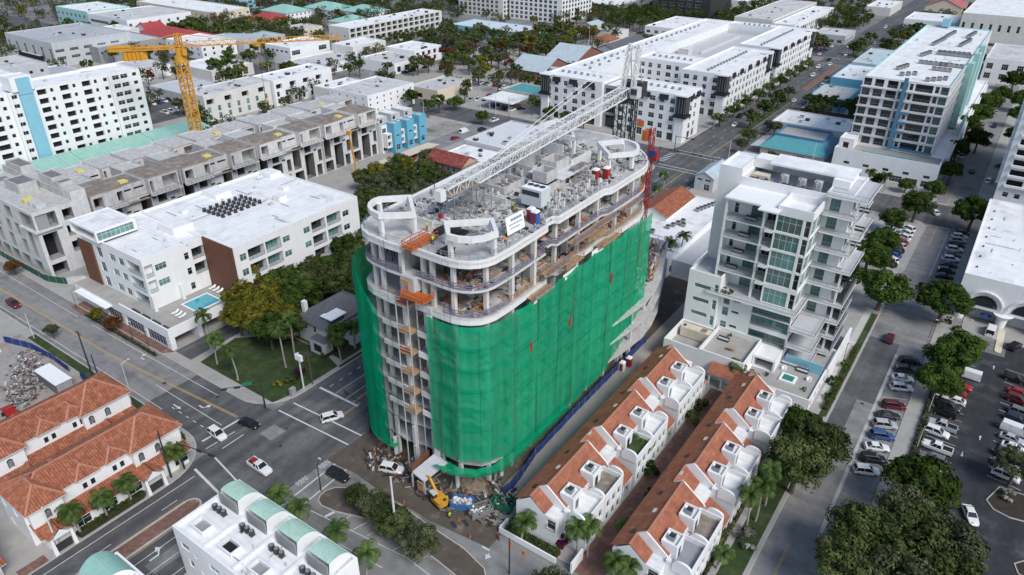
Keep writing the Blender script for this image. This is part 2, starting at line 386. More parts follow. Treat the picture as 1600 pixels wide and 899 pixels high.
def ribs(mb, poly, udir, mat, w=.44, h=.12, cap=True):
    """clay-tile slope: raised barrels running up a planar polygon; udir runs along the eave"""
    P_ = [Vector(p) for p in poly]; nrm = (P_[1]-P_[0]).cross(P_[2]-P_[0])
    for i in range(3, len(P_)):
        if nrm.length < 1e-5: nrm = (P_[1]-P_[0]).cross(P_[i]-P_[0])
    nrm.normalize()
    if nrm.z < 0: nrm = -nrm
    u = Vector(udir).normalized(); v = nrm.cross(u).normalized()
    o = P_[0]; q = [((p-o).dot(u), (p-o).dot(v)) for p in P_]
    lo = min(a for a, _ in q); hi = max(a for a, _ in q); n = max(1, round((hi-lo)/w)); k = mb.mi(mat)
    def rng(x):
        x = min(max(x, lo+1e-4), hi-1e-4); t = []
        for i in range(len(q)):
            (a, b), (c, d) = q[i], q[(i+1) % len(q)]
            if (a-x)*(c-x) < 0: t.append(b+(d-b)*(x-a)/(c-a))
        return (min(t), max(t)) if len(t) >= 2 else None
    for i in range(n):
        xs = [lo+(hi-lo)*(i+f)/n for f in (0, .3, .7, 1)]; hs = (0, h, h, 0); rr = [rng(x) for x in xs]
        if any(r is None for r in rr): continue
        b = len(mb.v)
        for x, hh, r in zip(xs, hs, rr):
            for y in r: mb.v.append(tuple(o+u*x+v*y+nrm*hh))
        for j in range(3): mb.f.append([b+2*j, b+2*j+2, b+2*j+3, b+2*j+1]); mb.m.append(k)
NUM = ('first', 'second', 'third', 'fourth', 'fifth', 'sixth', 'seventh', 'eighth', 'ninth', 'tenth', 'eleventh', 'twelfth', 'thirteenth', 'fourteenth', 'fifteenth', 'sixteenth', 'seventeenth', 'eighteenth', 'nineteenth', 'twentieth', 'twenty-first', 'twenty-second', 'twenty-third', 'twenty-fourth', 'twenty-fifth', 'twenty-sixth', 'twenty-seventh', 'twenty-eighth', 'twenty-ninth', 'thirtieth')
ORD = NUM[:12]
# ================================================================ ground, roads, pavements
gm = MB(); gm.poly([(-1500, -400, -.03), (700, -400, -.03), (700, 1700, -.03), (-1500, 1700, -.03)], GROUND)
struct(gm.build('ground'), 'grey city ground reaching to the horizon')
def sheet(name, pts, z, mat, label=None):
    mb = MB(); mb.poly([(p[0], p[1], z) for p in pts], mat); return struct(mb.build(name), label)
def rect(x0, x1, y0, y1): return [(x0, y0), (x1, y0), (x1, y1), (x0, y1)]
road_a = sheet('road', rect(-108, -82, -80, 1100), .0, ASPH, 'wide dark asphalt avenue passing the netted tower')
road_c = sheet('road', rect(-700, -104.5, 44, 70), .004, CROAD, 'pale worn cross street with a yellow centre line')
road_c2 = sheet('road', rect(-85, 10, 44, 72), .004, CROAD, 'closed pale street in front of the red roofed rows')
road_b = sheet('road', rect(-16, 4, -40, 700), .004, CROAD, 'quiet street with angled parking beside the car park')
road_d = sheet('road', rect(-700, 150, 244, 264), .008, ASPH, 'cross street behind the netted tower')
road_e = sheet('road', rect(-700, -106, 470, 484), .008, CROAD, 'distant cross street')
road_f = sheet('road', rect(-306, -292, 264, 900), .010, CROAD, 'far side street between low buildings')
def block(name, pts, mat=PAVE, h=.13, label=None, kerb=True):
    mb = MB(); mb.prism(pts, -.02, h, KERB, mat, bottom=False); o = struct(mb.build(name), label)
    if kerb:
        kb = MB(); q = inset(pts, .18); kb.ring(pts, q, h, h+.012, KERB); kb.build('kerb', o)
    return o
# city blocks (raised pavements with rounded kerbs)
block('pavement', rrect(-600, -104.2, 64.4, 245, (1, 9, 6, 1)), label='pavement round the white apartment house and the raw concrete rows')
block('pavement', rrect(-400, -102.7, -60, 52.3, (1, 1, 10, 1)), label='pavement in front of the terracotta roofed houses')
pts_hero = [(-79.6, 70.5), (-79.0, 68.2), (-13.5, 68.2)]+arc(-17.5, 241, 4, 0, 90, 6)+arc(-79, 238, 6, 90, 180, 6)+[(-84.6, 82)]
block('pavement', pts_hero, label='pavement round the netted tower and the red roofed rows')
block('pavement', rrect(-83.6, 8, -60, 46.4, (1, 1, 3, 9)), label='pavement under the mint vaulted house')
block('pavement', rrect(-1.4, 1.6, -40, 244, (0, 0, 0, 0)), label='pavement strip between the parked cars and the car park', kerb=False)
block('pavement', rrect(3.6, 120, 180, 244, (2, 0, 0, 6)), label='pale forecourt of the white arcaded building')
block('pavement', rrect(-84.4, -14, 263, 700, (6, 5, 1, 1)), label='pavement round the blue accented apartment slab')
block('pavement', rrect(-3, 120, 263, 700, (6, 0, 0, 0)), label='pavement along the far right street')
block('pavement', rrect(-289, -107.4, 264.5, 468, (3, 6, 3, 1)), label='pavement round the black awninged apartment block')
# refuge island with shrubs where the slip lane leaves the avenue
isl = [(-79.4, 57.0), (-79.3, 55.6), (-78.6, 54.6), (-77.4, 54.2), (-74.5, 54.6), (-70, 56.2), (-66, 57.0), (-60, 57.2), (-54, 56.8), (-49, 56.2), (-45, 56.0), (-44.4, 57.4), (-47, 60.0), (-52, 61.2), (-60, 61.6), (-66, 62.2), (-72, 61.8), (-76.4, 60.0), (-78.6, 58.6)]
block('traffic_island', isl, DIRT, .14, 'dirt covered traffic island with low trees')
# ---- painted marks
def mark(road, x0, y0, x1, y1, w=.14, mat=PAINT, z=.016):
    d = Vector((x1-x0, y1-y0)); d.normalize(); a = Vector((-d.y, d.x))*(w/2)
    mb = MB(); mb.poly([(x0-a.x, y0-a.y, z), (x1-a.x, y1-a.y, z), (x1+a.x, y1+a.y, z), (x0+a.x, y0+a.y, z)], mat)
    return mb.build('road_marking', road)
def dashes(road, x0, y0, x1, y1, on, off, w=.13, mat=PAINT):
    L = math.hypot(x1-x0, y1-y0); t = 0; dx, dy = (x1-x0)/L, (y1-y0)/L
    while t < L-on*.5: mark(road, x0+dx*t, y0+dy*t, x0+dx*(t+on), y0+dy*(t+on), w, mat); t += on+off
def arrow(road, x, y, ang, s=1.0, turn=0, mat=PAINT):
    P_ = [[(-.13, 0), (.13, 0), (.13, 1.6), (-.13, 1.6)], [(-.42, 1.6), (.42, 1.6), (0, 2.6)]] if not turn else \
         [[(-.14, 0), (.14, 0), (.14, 1.3), (-.14, 1.3)], [(-.14, 1.3), (.14, 1.3), (turn*-.75, 1.95), (turn*-.75, 1.6)], [(turn*-.75, 1.25), (turn*-.75, 2.3), (turn*-1.6, 1.75)]]
    c, q = math.cos(ang), math.sin(ang); mb = MB()
    for f in P_: mb.poly([(x+(a*c-b*q)*s, y+(a*q+b*c)*s, .024) for a, b in f], mat)
    return mb.build('road_marking', road)
A_ = road_a
mark(A_, -101.0, -60, -101.0, 46)                       # west edge line, south leg
dashes(A_, -98.35, -20, -98.35, 45, 2.9, 8.7)
mark(A_, -91.4, -40, -91.4, 44.5); mark(A_, -88.2, -40, -88.2, 44.5); mark(A_, -85.0, -40, -85.0, 40)
arrow(A_, -90.3+.0, 31.0, 0, 1.15, 1)
for (a, b, c, d, w) in ((-102.6, 47.1, -93.2, 45.9, .45), (-102.2, 51.0, -92.0, 49.3, .3),        # south crossing
                        (-108.0, 52.3, -107.7, 60.3, .45), (-105.6, 51.4, -105.4, 57.6, .2), (-103.2, 53.3, -103.3, 58.0, .2),
                        (-103.7, 66.7, -83.2, 67.7, .3), (-103.2, 70.0, -84.6, 70.9, .3), (-102.8, 76.6, -91.8, 76.8, .55),
                        (-83.2, 67.7, -82.7, 45.0, .3), (-80.4, 66.4, -80.0, 49.0, .25)):
    mark(A_, a, b, c, d, w, z=.02)
mark(A_, -98.6, 77.2, -98.4, 240); mark(A_, -95.6, 77.2, -95.4, 110)
dashes(A_, -101.3, 78, -101.3, 120, 1.0, 1.6, .18)
for s in (-.17, .17): mark(A_, -92.2+s, 71.5, -92.2+s, 78, .14, YPAINT); mark(A_, -93.6+s, 77, -93.6+s, 246, .14, YPAINT)
for x in (-101, -97.5, -89.6, -86.2): dashes(A_, x, 265, x, 900, 3, 9)
dashes(A_, -101, 150, -101, 243, 3, 9); dashes(A_, -97.5, 150, -97.5, 243, 3, 9); dashes(A_, -89.5, 90, -89.5, 243, 3, 9)
for s in (-.2, .2): mark(A_, -93.4+s, 266, -93.4+s, 330, .16, YPAINT)
mark(A_, -105.5, 243.2, -84.5, 243.2, .4); mark(A_, -105.5, 246.0, -84.5, 246.0, .4); mark(A_, -105.5, 262, -84.5, 262, .3); mark(A_, -105.5, 265.4, -84.5, 265.4, .3)
mark(A_, -86.2, 215, -86.2, 243); mark(A_, -82.9, 246, -82.9, 262, .3)
for i in range(6): mark(A_, -104.6, 250+i*2, -107.4, 250+i*2, .5)
mark(A_, -108, 466, -84, 466, .4); mark(A_, -108, 486, -84, 486, .4)
Cr = road_c
for s in (-.16, .16): mark(Cr, -330, 56.3+s, -150, 57.6+s, .13, YPAINT); mark(Cr, -150, 57.6+s, -108.6, 60.6+s, .13, YPAINT)
mark(Cr, -330, 52.9, -123, 53.4, .13); mark(Cr, -330, 61.8, -172, 61.8, .13); mark(Cr, -166, 61.9, -118, 62.6, .13)
mark(Cr, -131.5, 57.3, -109, 57.3, .13); dashes(Cr, -122, 54.9, -108.5, 54.9, 1.0, 1.4, .15)
arrow(Cr, -118, 58.4, -math.pi/2, 1.0, 1); arrow(Cr, -142, 61.0, math.pi/2, 1.0, -1); arrow(Cr, -122.5, 55.6, -math.pi/2, 1.0)
sheet('road_patch', rect(-127.5, -104.6, 50.5, 66), .008, ASPH, 'darker asphalt patch where the cross street meets the avenue')
dashes(Cr, -178, 66.8, -178, 75, 2, 1.6, .3)
for i in range(3): mark(Cr, -186+i*2.4, 64.6, -186+i*2.4, 73, .16)
Br = road_b
for s in (-.13, .13): mark(Br, -10.3+s, 60, -10.3+s, 92, .1, YPAINT); mark(Br, -10.3+s, 228, -10.3+s, 243, .1, YPAINT); mark(Br, -10.3+s, 264, -10.3+s, 290, .1, YPAINT)
mark(Br, -6.9, 205, -6.9, 243, .12); mark(Br, -13.2, 205, -13.2, 243, .12); mark(Br, -10.4, 243.4, -7, 243.4, .4); mark(Br, -10.4, 264.6, -13.6, 264.6, .4)
sheet('road_patch', [(-13.3, 108), (-10.2, 108), (-10.2, 138), (-7.0, 138), (-7.0, 165), (-13.3, 165)], .008, ASPH, 'dark asphalt repair strip on the quiet street')
gb = MB(); gb.box(-7.05, -6.45, 96, 160, .0, .03, KERB); struct(gb.build('gutter'), 'concrete gutter beside the angled parking')
# slip lane hatching in front of the mint vaulted house
S_ = road_c2
mark(S_, -77.9, 52.5, -70.5, 53.3, .14); mark(S_, -70.5, 53.3, -58, 54.6, .14); mark(S_, -58, 54.6, -46, 53.6, .14)
for (x, y, l) in ((-75.0, 53.0, 1.6), (-72.3, 53.4, 2.6), (-69.2, 53.7, 2.7), (-66.4, 54.1, 2.4), (-61, 54.4, 2.4), (-56.5, 54.6, 2.2)): mark(S_, x, y, x+.3*l, y+l, .14 if x > -74.9 else .5)
mark(S_, -81, 49.5, -60, 51.0, .14); arrow(S_, -50, 63.2, -math.pi/2, 1.1, -1)
# brick median on the avenue's south leg
mm = MB(); mm.prism(rrect(-96.9, -93.5, -60, 43.2, (.5, .5, 1.7, 1.7)), .0, .14, KERB, BRICKP); md = struct(mm.build('median'), 'narrow brick paved median on the avenue')
mk = MB(); q = rrect(-96.9, -93.5, -60, 43.2, (.5, .5, 1.7, 1.7)); mk.ring(q, inset(q, .35), .14, .152, KERB); mk.build('kerb', md)
for s in (-97.15, -93.25): mark(A_, s, -60, s, 41.5, .13, YPAINT)
# far avenue median with planting
mm = MB(); mm.prism(rrect(-95.2, -91.8, 300, 372, (1.6, 1.6, 1.6, 1.6)), .0, .15, KERB, GRASS); struct(mm.build('median'), 'planted median on the far stretch of the avenue')
mm = MB(); mm.prism(rrect(-95.2, -91.8, 395, 462, (1.6, 1.6, 1.6, 1.6)), .0, .15, KERB, BRICKP); struct(mm.build('median'), 'paved median on the far stretch of the avenue')
mm = MB(); mm.prism(rrect(-95.2, -91.8, 490, 560, (1.6, 1.6, 1.6, 1.6)), .0, .15, KERB, GRASS); struct(mm.build('median'), 'planted median near the horizon')
# car park
lot = sheet('car_park', [(3.0, -30), (3.0, 173), (13.2, 173), (13.2, 180.2), (120, 180.2), (120, -30)], .018, ASPHN, 'dark new asphalt car park')
hb = MB(); hb.box(1.65, 3.05, -30, 172, .0, .13, KERB, MULCH); struct(hb.build('planting_strip'), 'narrow mulch strip edging the car park')
for (x, y) in ((-84.6, 60.4), (-84.6, 55.2)):
    for i in range(7): mark(A_, x-.5, y+i*.34, x+.5-(.3 if i % 3 == 1 else 0), y+i*.34, .12, PAINT, .02); mark(A_, x-.5+(i % 2), y+i*.34, x-.5+(i % 2), y+i*.34+.3, .12, PAINT, .021)
for (x0, x1, y0, y1) in ((-101, -97.6, 60, 63.4), (-90, -87.4, 30, 36), (-96, -93, 96, 112), (-102, -99, 124, 140), (-89, -86, 180, 200)): sheet('road_patch', rect(x0, x1, y0, y1), .01, CROAD, None)
# ================================================================ the tower under construction
NETM = bpy.data.materials.new('green_debris_net'); NETM.use_nodes = True
def _net():
    n = NETM.node_tree.nodes; l = NETM.node_tree.links; n.clear(); out = n.new('ShaderNodeOutputMaterial')
    geo = n.new('ShaderNodeNewGeometry'); mp = n.new('ShaderNodeVectorMath'); mp.operation = 'MULTIPLY'; mp.inputs[1].default_value = (1, 1, .12)
    l.new(geo.outputs['Position'], mp.inputs[0])
    no = n.new('ShaderNodeTexNoise'); no.inputs['Scale'].default_value = .7; no.inputs['Detail'].default_value = 6; l.new(mp.outputs[0], no.inputs['Vector'])
    oi = n.new('ShaderNodeObjectInfo'); ad = n.new('ShaderNodeMath'); ad.operation = 'MULTIPLY_ADD'; ad.inputs[1].default_value = .35; l.new(oi.outputs['Random'], ad.inputs[0]); l.new(no.outputs[0], ad.inputs[2])
    cr = n.new('ShaderNodeMapRange'); cr.inputs[1].default_value = .35; cr.inputs[2].default_value = 1.0; l.new(ad.outputs[0], cr.inputs[0])
    mx = n.new('ShaderNodeMix'); mx.data_type = 'RGBA'; mx.inputs[6].default_value = (.004, .28, .13, 1); mx.inputs[7].default_value = (.008, .48, .235, 1); l.new(cr.outputs[0], mx.inputs[0])
    wv = n.new('ShaderNodeTexWave'); wv.bands_direction = 'Z'; wv.inputs['Scale'].default_value = 1.6; l.new(geo.outputs['Position'], wv.inputs['Vector'])
    df = n.new('ShaderNodeBsdfDiffuse'); tl = n.new('ShaderNodeBsdfTranslucent'); tr = n.new('ShaderNodeBsdfTransparent')
    m1 = n.new('ShaderNodeMixShader'); m1.inputs[0].default_value = .25; m2 = n.new('ShaderNodeMixShader'); m2.inputs[0].default_value = .22
    l.new(mx.outputs[2], df.inputs[0]); l.new(mx.outputs[2], tl.inputs[0]); l.new(df.outputs[0], m1.inputs[1]); l.new(tl.outputs[0], m1.inputs[2])
    l.new(m1.outputs[0], m2.inputs[1]); l.new(tr.outputs[0], m2.inputs[2]); l.new(m2.outputs[0], out.inputs[0])
_net()
DECK = M('dusty_deck_concrete', (.44, .43, .415), .92, .22, .6, mottle=((.58, .57, .55), .35, .5, .15))
FRC = M('pale_cast_concrete', (.74, .735, .72), .85, .1, .8, streak=.1)
HT = thing('construction_tower', 'tall unfinished concrete tower wrapped in bright green debris netting', 'building', (-69, 100, 0))
HO = [(-68.8, 71.4), (-63.2, 71.3), (-61.4, 71.4), (-59.9, 71.8), (-58.6, 72.5), (-57.5, 73.5), (-56.8, 74.7), (-56.4, 76.1), (-56.2, 80), (-56.3, 90.2), (-57.6, 90.6), (-57.4, 93.4), (-56.5, 93.9), (-56.5, 109.2), (-55.7, 110.6),
      (-55.7, 123.5), (-56.0, 125.4), (-56.7, 127.4), (-57.8, 129.3), (-59.2, 131.2), (-60.9, 132.9), (-64.1, 135.5), (-70, 138.4), (-79.3, 138.6), (-82.4, 134), (-83.5, 107), (-82.3, 80), (-82.1, 76.5), (-81.6, 74.3), (-80.6, 72.6), (-79.2, 71.5), (-77.5, 70.9), (-73.5, 70.5), (-70.2, 70.6), (-71.4, 76.4), (-69.9, 76.5)]
PO = [(-68.8, 72.2), (-61.4, 72.2), (-58.0, 73.8), (-56.6, 76.1), (-56.2, 80), (-55.6, 110), (-54.2, 120), (-53.6, 127), (-54.2, 133), (-55.6, 139), (-58.0, 145.5), (-60.6, 153), (-62.5, 158), (-82, 158), (-83.5, 107), (-82.3, 80), (-81.6, 74.3), (-79.2, 71.8), (-73.5, 71.2)]
LV = [4.6, 9.0, 13.4, 17.4, 21.4, 25.4, 29.4, 34.6, 39.3, 44.1]
for k, z in enumerate(LV):
    mb = MB(); o = PO if k < 3 else HO
    o2 = o if k in (7, 9) else inset(o, .25)
    mb.prism(o2, z-.38, z, CONC2 if k > 6 else CONC, DECK if k > 6 else CONC)
    if k in (7, 9): mb.ring(o2, inset(o2, .3), z-1.15 if k == 7 else z-.95, z-.38, FRC)
    if k == 9: mb.ring(o2, inset(o2, .35), z, z+.28, FRC)
    mb.build('floor_slab', HT)
# core and party walls per storey
zb = 0
for k, z in enumerate(LV):
    mb = MB(); t = z-.38; m = CONC if k > 6 else CONC
    mb.box(-77, -62.5, 82, 129, zb, t, m)
    for y in (88.5, 100, 111.5, 122.5): mb.box(-81, -77.02, y-.15, y+.15, zb, t, m); mb.box(-62.48, -58.4, y-.15, y+.15, zb, t, m)
    mb.box(-71.6, -71.3, 72.5, 81.98, zb, t, m); mb.box(-68.7, -68.4, 73.2, 81.98, zb, t, m); mb.box(-76, -71.62, 77.5, 77.8, zb, t, CONCD if k < 8 else m); mb.box(-68.38, -62, 77.5, 77.8, zb, t, CONCD if k < 7 else m)  # bay back walls coloured dark to stand in for shade in the recess
    mb.build('core_wall', HT); zb = z
# perimeter columns
colspots = [(-67.6, 72.6), (-65.6, 72.4), (-61.6, 72.5), (-57.9, 75.6), (-57.0, 81), (-57.0, 87.2), (-58.0, 95), (-57.3, 101.5), (-57.3, 108), (-56.8, 114.5), (-56.8, 121), (-59.4, 129.3), (-66, 134.6), (-76, 137), (-81.4, 128), (-82, 115), (-82, 103), (-81.6, 92), (-81.2, 82), (-80.3, 74.6), (-77.8, 72.3), (-75.6, 71.8), (-71.2, 71.6)]
CM = {}
zb = 0
for k, z in enumerate(LV):
    h = round(z-.38-zb, 2)
    if h not in CM:
        mb = MB(); mb.box(-.32, .32, -.32, .32, 0, h, CONC2); CM[h] = mb.mesh('column')
    for (x, y) in colspots: put('column', CM[h], HT, (x, y, zb))
    zb = z
for (x, y) in ((-58, 138), (-60.2, 145), (-62.3, 151.5), (-64, 156.5), (-56.2, 131), (-55.6, 124)):
    for a, b in ((0, 4.2), (4.6, 8.6), (9, 13)):
        h = round(b-a, 2)
        if h not in CM: mb = MB(); mb.box(-.32, .32, -.32, .32, 0, h, CONC2); CM[h] = mb.mesh('column')
        put('column', CM[h], HT, (x, y, a))
# guard rails round the open storeys
def path_rail(name, pts, z, h, rails, post, mat, postm, parent, toe=None):
    mb = MB()
    for i in range(len(pts)-1):
        a, b = Vector((*pts[i], z)), Vector((*pts[i+1], z)); L = (b-a).length
        for r in rails: mb.beam(a+Vector((0, 0, r[0])), b+Vector((0, 0, r[0])), .06, r[1], mat)
        n = max(1, round(L/post))
        for j in range(n):
            p = a.lerp(b, j/n); mb.beam(p, p+Vector((0, 0, h)), .08, .08, postm)
    return mb.build(name, parent)
HI = inset(HO, .45)
path_rail('guard_rail', HI[26:34], 39.3, 1.1, ((1.0, .16), (.55, .14), (.12, .2)), 1.6, NAVY, WOODD, HT)
path_rail('guard_rail', HI[0:16], 39.3, 1.1, ((1.0, .16), (.55, .14), (.12, .2)), 1.7, NAVY, WOODD, HT)
path_rail('guard_rail', HI[15:22], 39.3, 1.1, ((1.0, .2), (.55, .2), (.12, .24)), 1.4, ORANGE, ORANGE, HT)
path_rail('guard_rail', HI[1:9], 34.6, 1.1, ((1.0, .14), (.55, .14), (.1, .16)), 1.5, NAVY, WOODD, HT)
path_rail('guard_rail', HI[8:20], 34.6, 1.1, ((1.0, .2), (.55, .16), (.05, .3)), 1.3, WOOD, WOODD, HT)
path_rail('guard_rail', HI[26:34], 44.38, .9, ((.85, .06), (.45, .05)), 2.0, STEEL, STEEL, HT)
path_rail('guard_rail', HI[0:14], 44.38, .9, ((.85, .06), (.45, .05)), 2.2, STEEL, STEEL, HT)
# cantilever work platforms and boards along the east side
for (y0, y1, z, m) in ((96, 104, 38.9, NAVY), (100.5, 107.5, 37.6, WOOD), (88, 94.5, 36.4, NAVY), (93.5, 99.5, 35.2, WOOD), (104, 112, 39.0, NAVY), (84, 90, 33.7, WOODD), (106, 113.5, 34.4, WOOD), (114, 122, 38.8, NAVY)):
    mb = MB(); mb.box(-56.1, -54.5, y0, y1, z, z+.12, WOOD); mb.beam((-54.55, y0, z+1), (-54.55, y1, z+1), .08, .16, m); mb.beam((-54.55, y0, z+.5), (-54.55, y1, z+.5), .08, .16, m)
    for i in range(5): y = y0+.1+(y1-y0-.2)*i/4; mb.beam((-54.6, y, z), (-54.6, y, z+1.1), .08, .08, WOODD); mb.beam((-56.1, y, z-.9), (-54.6, y, z), .08, .1, STEEL)
    mb.build('work_platform', HT)
for (y0, y1, z) in ((94.2, 99.0, 32.4), (104, 108.4, 33.0), (84.4, 88.6, 32.2)):
    mb = MB(); mb.box(-55.55, -55.48, y0, y1, z, z+1.25, WHITE2); mb.build('edge_board', HT)
# deck: raised frames, shafts, stubs
def deckframe(outl, z0, z1, posts):
    mb = MB(); mb.ring(outl, inset(outl, .6), z1-.9, z1, FRC)
    o = mb.build('roof_frame', HT)
    for (x, y) in posts: pb = MB(); pb.box(x-.3, x+.3, y-.3, y+.3, z0, z1-.9, FRC); pb.build('frame_post', o)
    return o
def sub_org(o): return o
deckframe([(-70.9, 75.2), (-76.6, 80.4), (-80.3, 76.8), (-80.4, 75.4), (-79.9, 74.0), (-78.9, 72.8), (-77.4, 71.9), (-75.3, 71.5)], 44.1, 48, [(-71.5, 75.3), (-76.5, 79.7), (-79.7, 76.2), (-75.4, 72.1)])
deckframe([(-60.2, 80.7), (-65.6, 75.4), (-62.1, 71.9), (-60.2, 72.1), (-58.4, 73.1), (-57.2, 74.7), (-56.6, 77.1)], 44.1, 48, [(-60.2, 80.0), (-64.9, 75.4), (-62.0, 72.6), (-57.3, 76.9)])
deckframe([(-60.3, 117.0), (-56.9, 120.9), (-56.8, 122.6), (-57.4, 124.3), (-58.6, 126.0), (-60.2, 127.0), (-62.3, 127.4), (-65.9, 122.6)], 44.1, 48, [(-60.5, 117.8), (-65.1, 122.5), (-62.1, 126.7), (-57.6, 121.6)])
deckframe([(-70.6, 122.2), (-74.4, 127.5), (-80.8, 131.5), (-81.5, 126.5), (-80.3, 122.4)], 44.1, 48, [(-71.3, 122.9), (-80.6, 130.5), (-80.0, 123.2), (-74.4, 126.8)])
def shaft(x0, x1, y0, y1, z0, z1, t=.3, name='shaft_wall', m=CONC):
    mb = MB(); p = [(x0, y0), (x1, y0), (x1, y1), (x0, y1)]; mb.ring(p, inset(p, t), z0, z1, m); mb.poly([(x0+t, y0+t, z0+.05), (x1-t, y0+t, z0+.05), (x1-t, y1-t, z0+.05), (x0+t, y1-t, z0+.05)], CONCD); return mb.build(name, HT)
shaft(-68.2, -63.8, 101.6, 107.6, 44.1, 45.6); shaft(-67.6, -64.6, 102.4, 106.0, 45.6, 47.6, name='lift_shaft'); shaft(-69.6, -66.2, 108.2, 112.6, 44.1, 47.6, name='lift_shaft')
shaft(-74.5, -70.6, 106.8, 113.6, 44.1, 46.2); shaft(-74.2, -69.8, 96.8, 103.2, 44.1, 45.4); shaft(-80.2, -76.4, 113, 118.6, 44.1, 46.6)
mb = MB(); mb.box(-70.6, -63.2, 105.5, 114.5, 45.62, 45.8, CONC2); mb.build('landing_slab', HT)
for (x0, x1, y0, y1, h) in ((-78.5, -72, 119.8, 120.1, 2.6), (-66.5, -66.2, 113.5, 121, 2.4), (-78.2, -77.9, 92, 104, 1.2), (-72, -67, 93.5, 93.8, 1.0), (-76, -71, 78.9, 79.2, 1.1)):
    mb = MB(); mb.box(x0, x1, y0, y1, 44.1, 44.1+h, CONC2); mb.build('stub_wall', HT)
sm = MB(); sm.box(-.22, .22, -.16, .16, 0, 1.25, CONC2); sm.box(-.05, .05, -.05, .05, 1.25, 1.7, METALD); SM = sm.mesh('starter_column')
for i in range(70):
    x = rnd.uniform(-61.6, -57.6) if i < 40 else rnd.uniform(-80.5, -70); y = rnd.uniform(94.5, 112) if i < 40 else rnd.uniform(86, 118)
    o = put('starter_column', SM, HT, (x, y, 44.1)); o.scale = (rnd.uniform(.7, 1.5), rnd.uniform(.7, 1.6), rnd.uniform(.5, 1.3))
pm_ = MB(); pm_.box(-.06, .06, -.06, .06, 0, 4.2, METALD); pm_.box(-.2, .2, -.2, .2, 4.1, 4.2, WOODD); PRM = pm_.mesh('shoring_prop')
for i in range(60):
    x, y, z = rnd.choice(((rnd.uniform(-62, -57.6), rnd.uniform(80, 126), 39.32), (rnd.uniform(-62, -57.6), rnd.uniform(80, 126), 34.62), (rnd.uniform(-66, -59), rnd.uniform(73, 77), 39.32), (rnd.uniform(-80, -73), rnd.uniform(73, 77), 39.32))); put('shoring_prop', PRM, HT, (x, y, z))
# scaffold cage under the crane jib
def scaffold(x0, x1, y0, y1, z0, z1, nx, ny, nz):
    mb = MB(); g = lambda a, b, n: [a+(b-a)*i/n for i in range(n+1)]
    X, Y, Z = g(x0, x1, nx), g(y0, y1, ny), g(z0, z1, nz)
    for x in X:
        for y in Y: mb.beam((x, y, z0), (x, y, z1), .08, .08, STEEL)
        for z in Z[1:]: mb.beam((x, y0, z), (x, y1, z), .07, .07, STEEL)
    for y in Y:
        for z in Z[1:]: mb.beam((x0, y, z), (x1, y, z), .07, .07, STEEL)
        for i in range(nx): mb.beam((X[i], y, Z[0]), (X[i+1], y, Z[-1]), .05, .05, STEEL)
    mb.box(x0+.1, x0+(x1-x0)*.55, y0+.1, y1-.1, Z[-1]-.02, Z[-1]+.08, WOODD); return mb
tag(scaffold(-72.6, -67.8, 82.6, 90.4, 44.1, 48.2, 3, 4, 3).build('scaffold', org=(-70, 86, 44.1)), 'grey tube scaffold cage on the tower deck below the white jib', 'scaffold')
tag(scaffold(-64.5, -62.2, 110, 114.5, 44.1, 46.4, 2, 2, 2).build('scaffold', org=(-63, 112, 44.1)), 'small tube scaffold beside the lift shafts on the tower deck', 'scaffold')
tag(scaffold(-79.5, -76.5, 104, 111, 44.1, 46.6, 2, 3, 2).build('scaffold', org=(-78, 107, 44.1)), 'low tube scaffold along the far edge of the tower deck', 'scaffold')
# open hoist bay on the south face
for k, z in enumerate(LV[:9]):
    if k < 2: continue
    mb = MB()
    if k < 8:
        mb.box(-75.7, -71.3, 70.62, 70.9, z-.55, z+.35, CONC2); mb.box(-68.5, -65.2, 71.1, 71.35, z-.75, z+.3, CONC2 if k not in (2, 5) else WHITE2)
    mb.build('edge_beam', HT)
    if k < 8:
        pm = (WOOD, REDP, WOOD, WOODD, WOOD, REDP)[k % 6]
        lp = MB(); lp.box(-71.2, -68.7, 69.6, 71.6, z-.1, z+.15, WOOD)
        for y in (69.65, 71.5): lp.beam((-71.15, y, z+.15), (-71.15, y, z+1.2), .09, .09, WOODD); lp.beam((-68.75, y, z+.15), (-68.75, y, z+1.2), .09, .09, WOODD)
        for h in (.55, 1.1): lp.beam((-71.2, 69.65, z+h), (-68.7, 69.65, z+h), .06, .2, pm)
        lp.build('hoist_landing', HT)
    path_rail('guard_rail', [(-75.7, 71.1), (-71.3, 71.1)], z, 1.2, ((1.1, .07), (.6, .07)), 1.4, WOOD if k % 2 else STEEL, STEEL, HT)
    path_rail('guard_rail', [(-68.5, 71.6), (-65.2, 71.6)], z, 1.1, ((1.05, .09), (.6, .09)), 1.5, (REDP if k == 4 else BLUEF if k == 5 else STEEL), STEEL, HT)
for (x, y) in ((-71.25, 71.5), (-68.65, 71.5), (-71.25, 69.6), (-68.65, 69.6)):
    mb = MB(); mb.beam((x, y, 0), (x, y, 36), .15, .15, CONC); mb.build('hoist_mast', HT)
for (x, y) in ((-73.4, 70.3), (-60.6, 70.2), (-61.9, 70.3)):
    mb = MB(); mb.tube([(x, y, 2), (x, y, 44.6)], .035, 4, METALD); mb.build('hanging_rope', HT)
mb = MB(); mb.box(-66.3, -65.3, 71.0, 71.5, 4.6, 33.4, CONC2); mb.build('edge_column', HT)
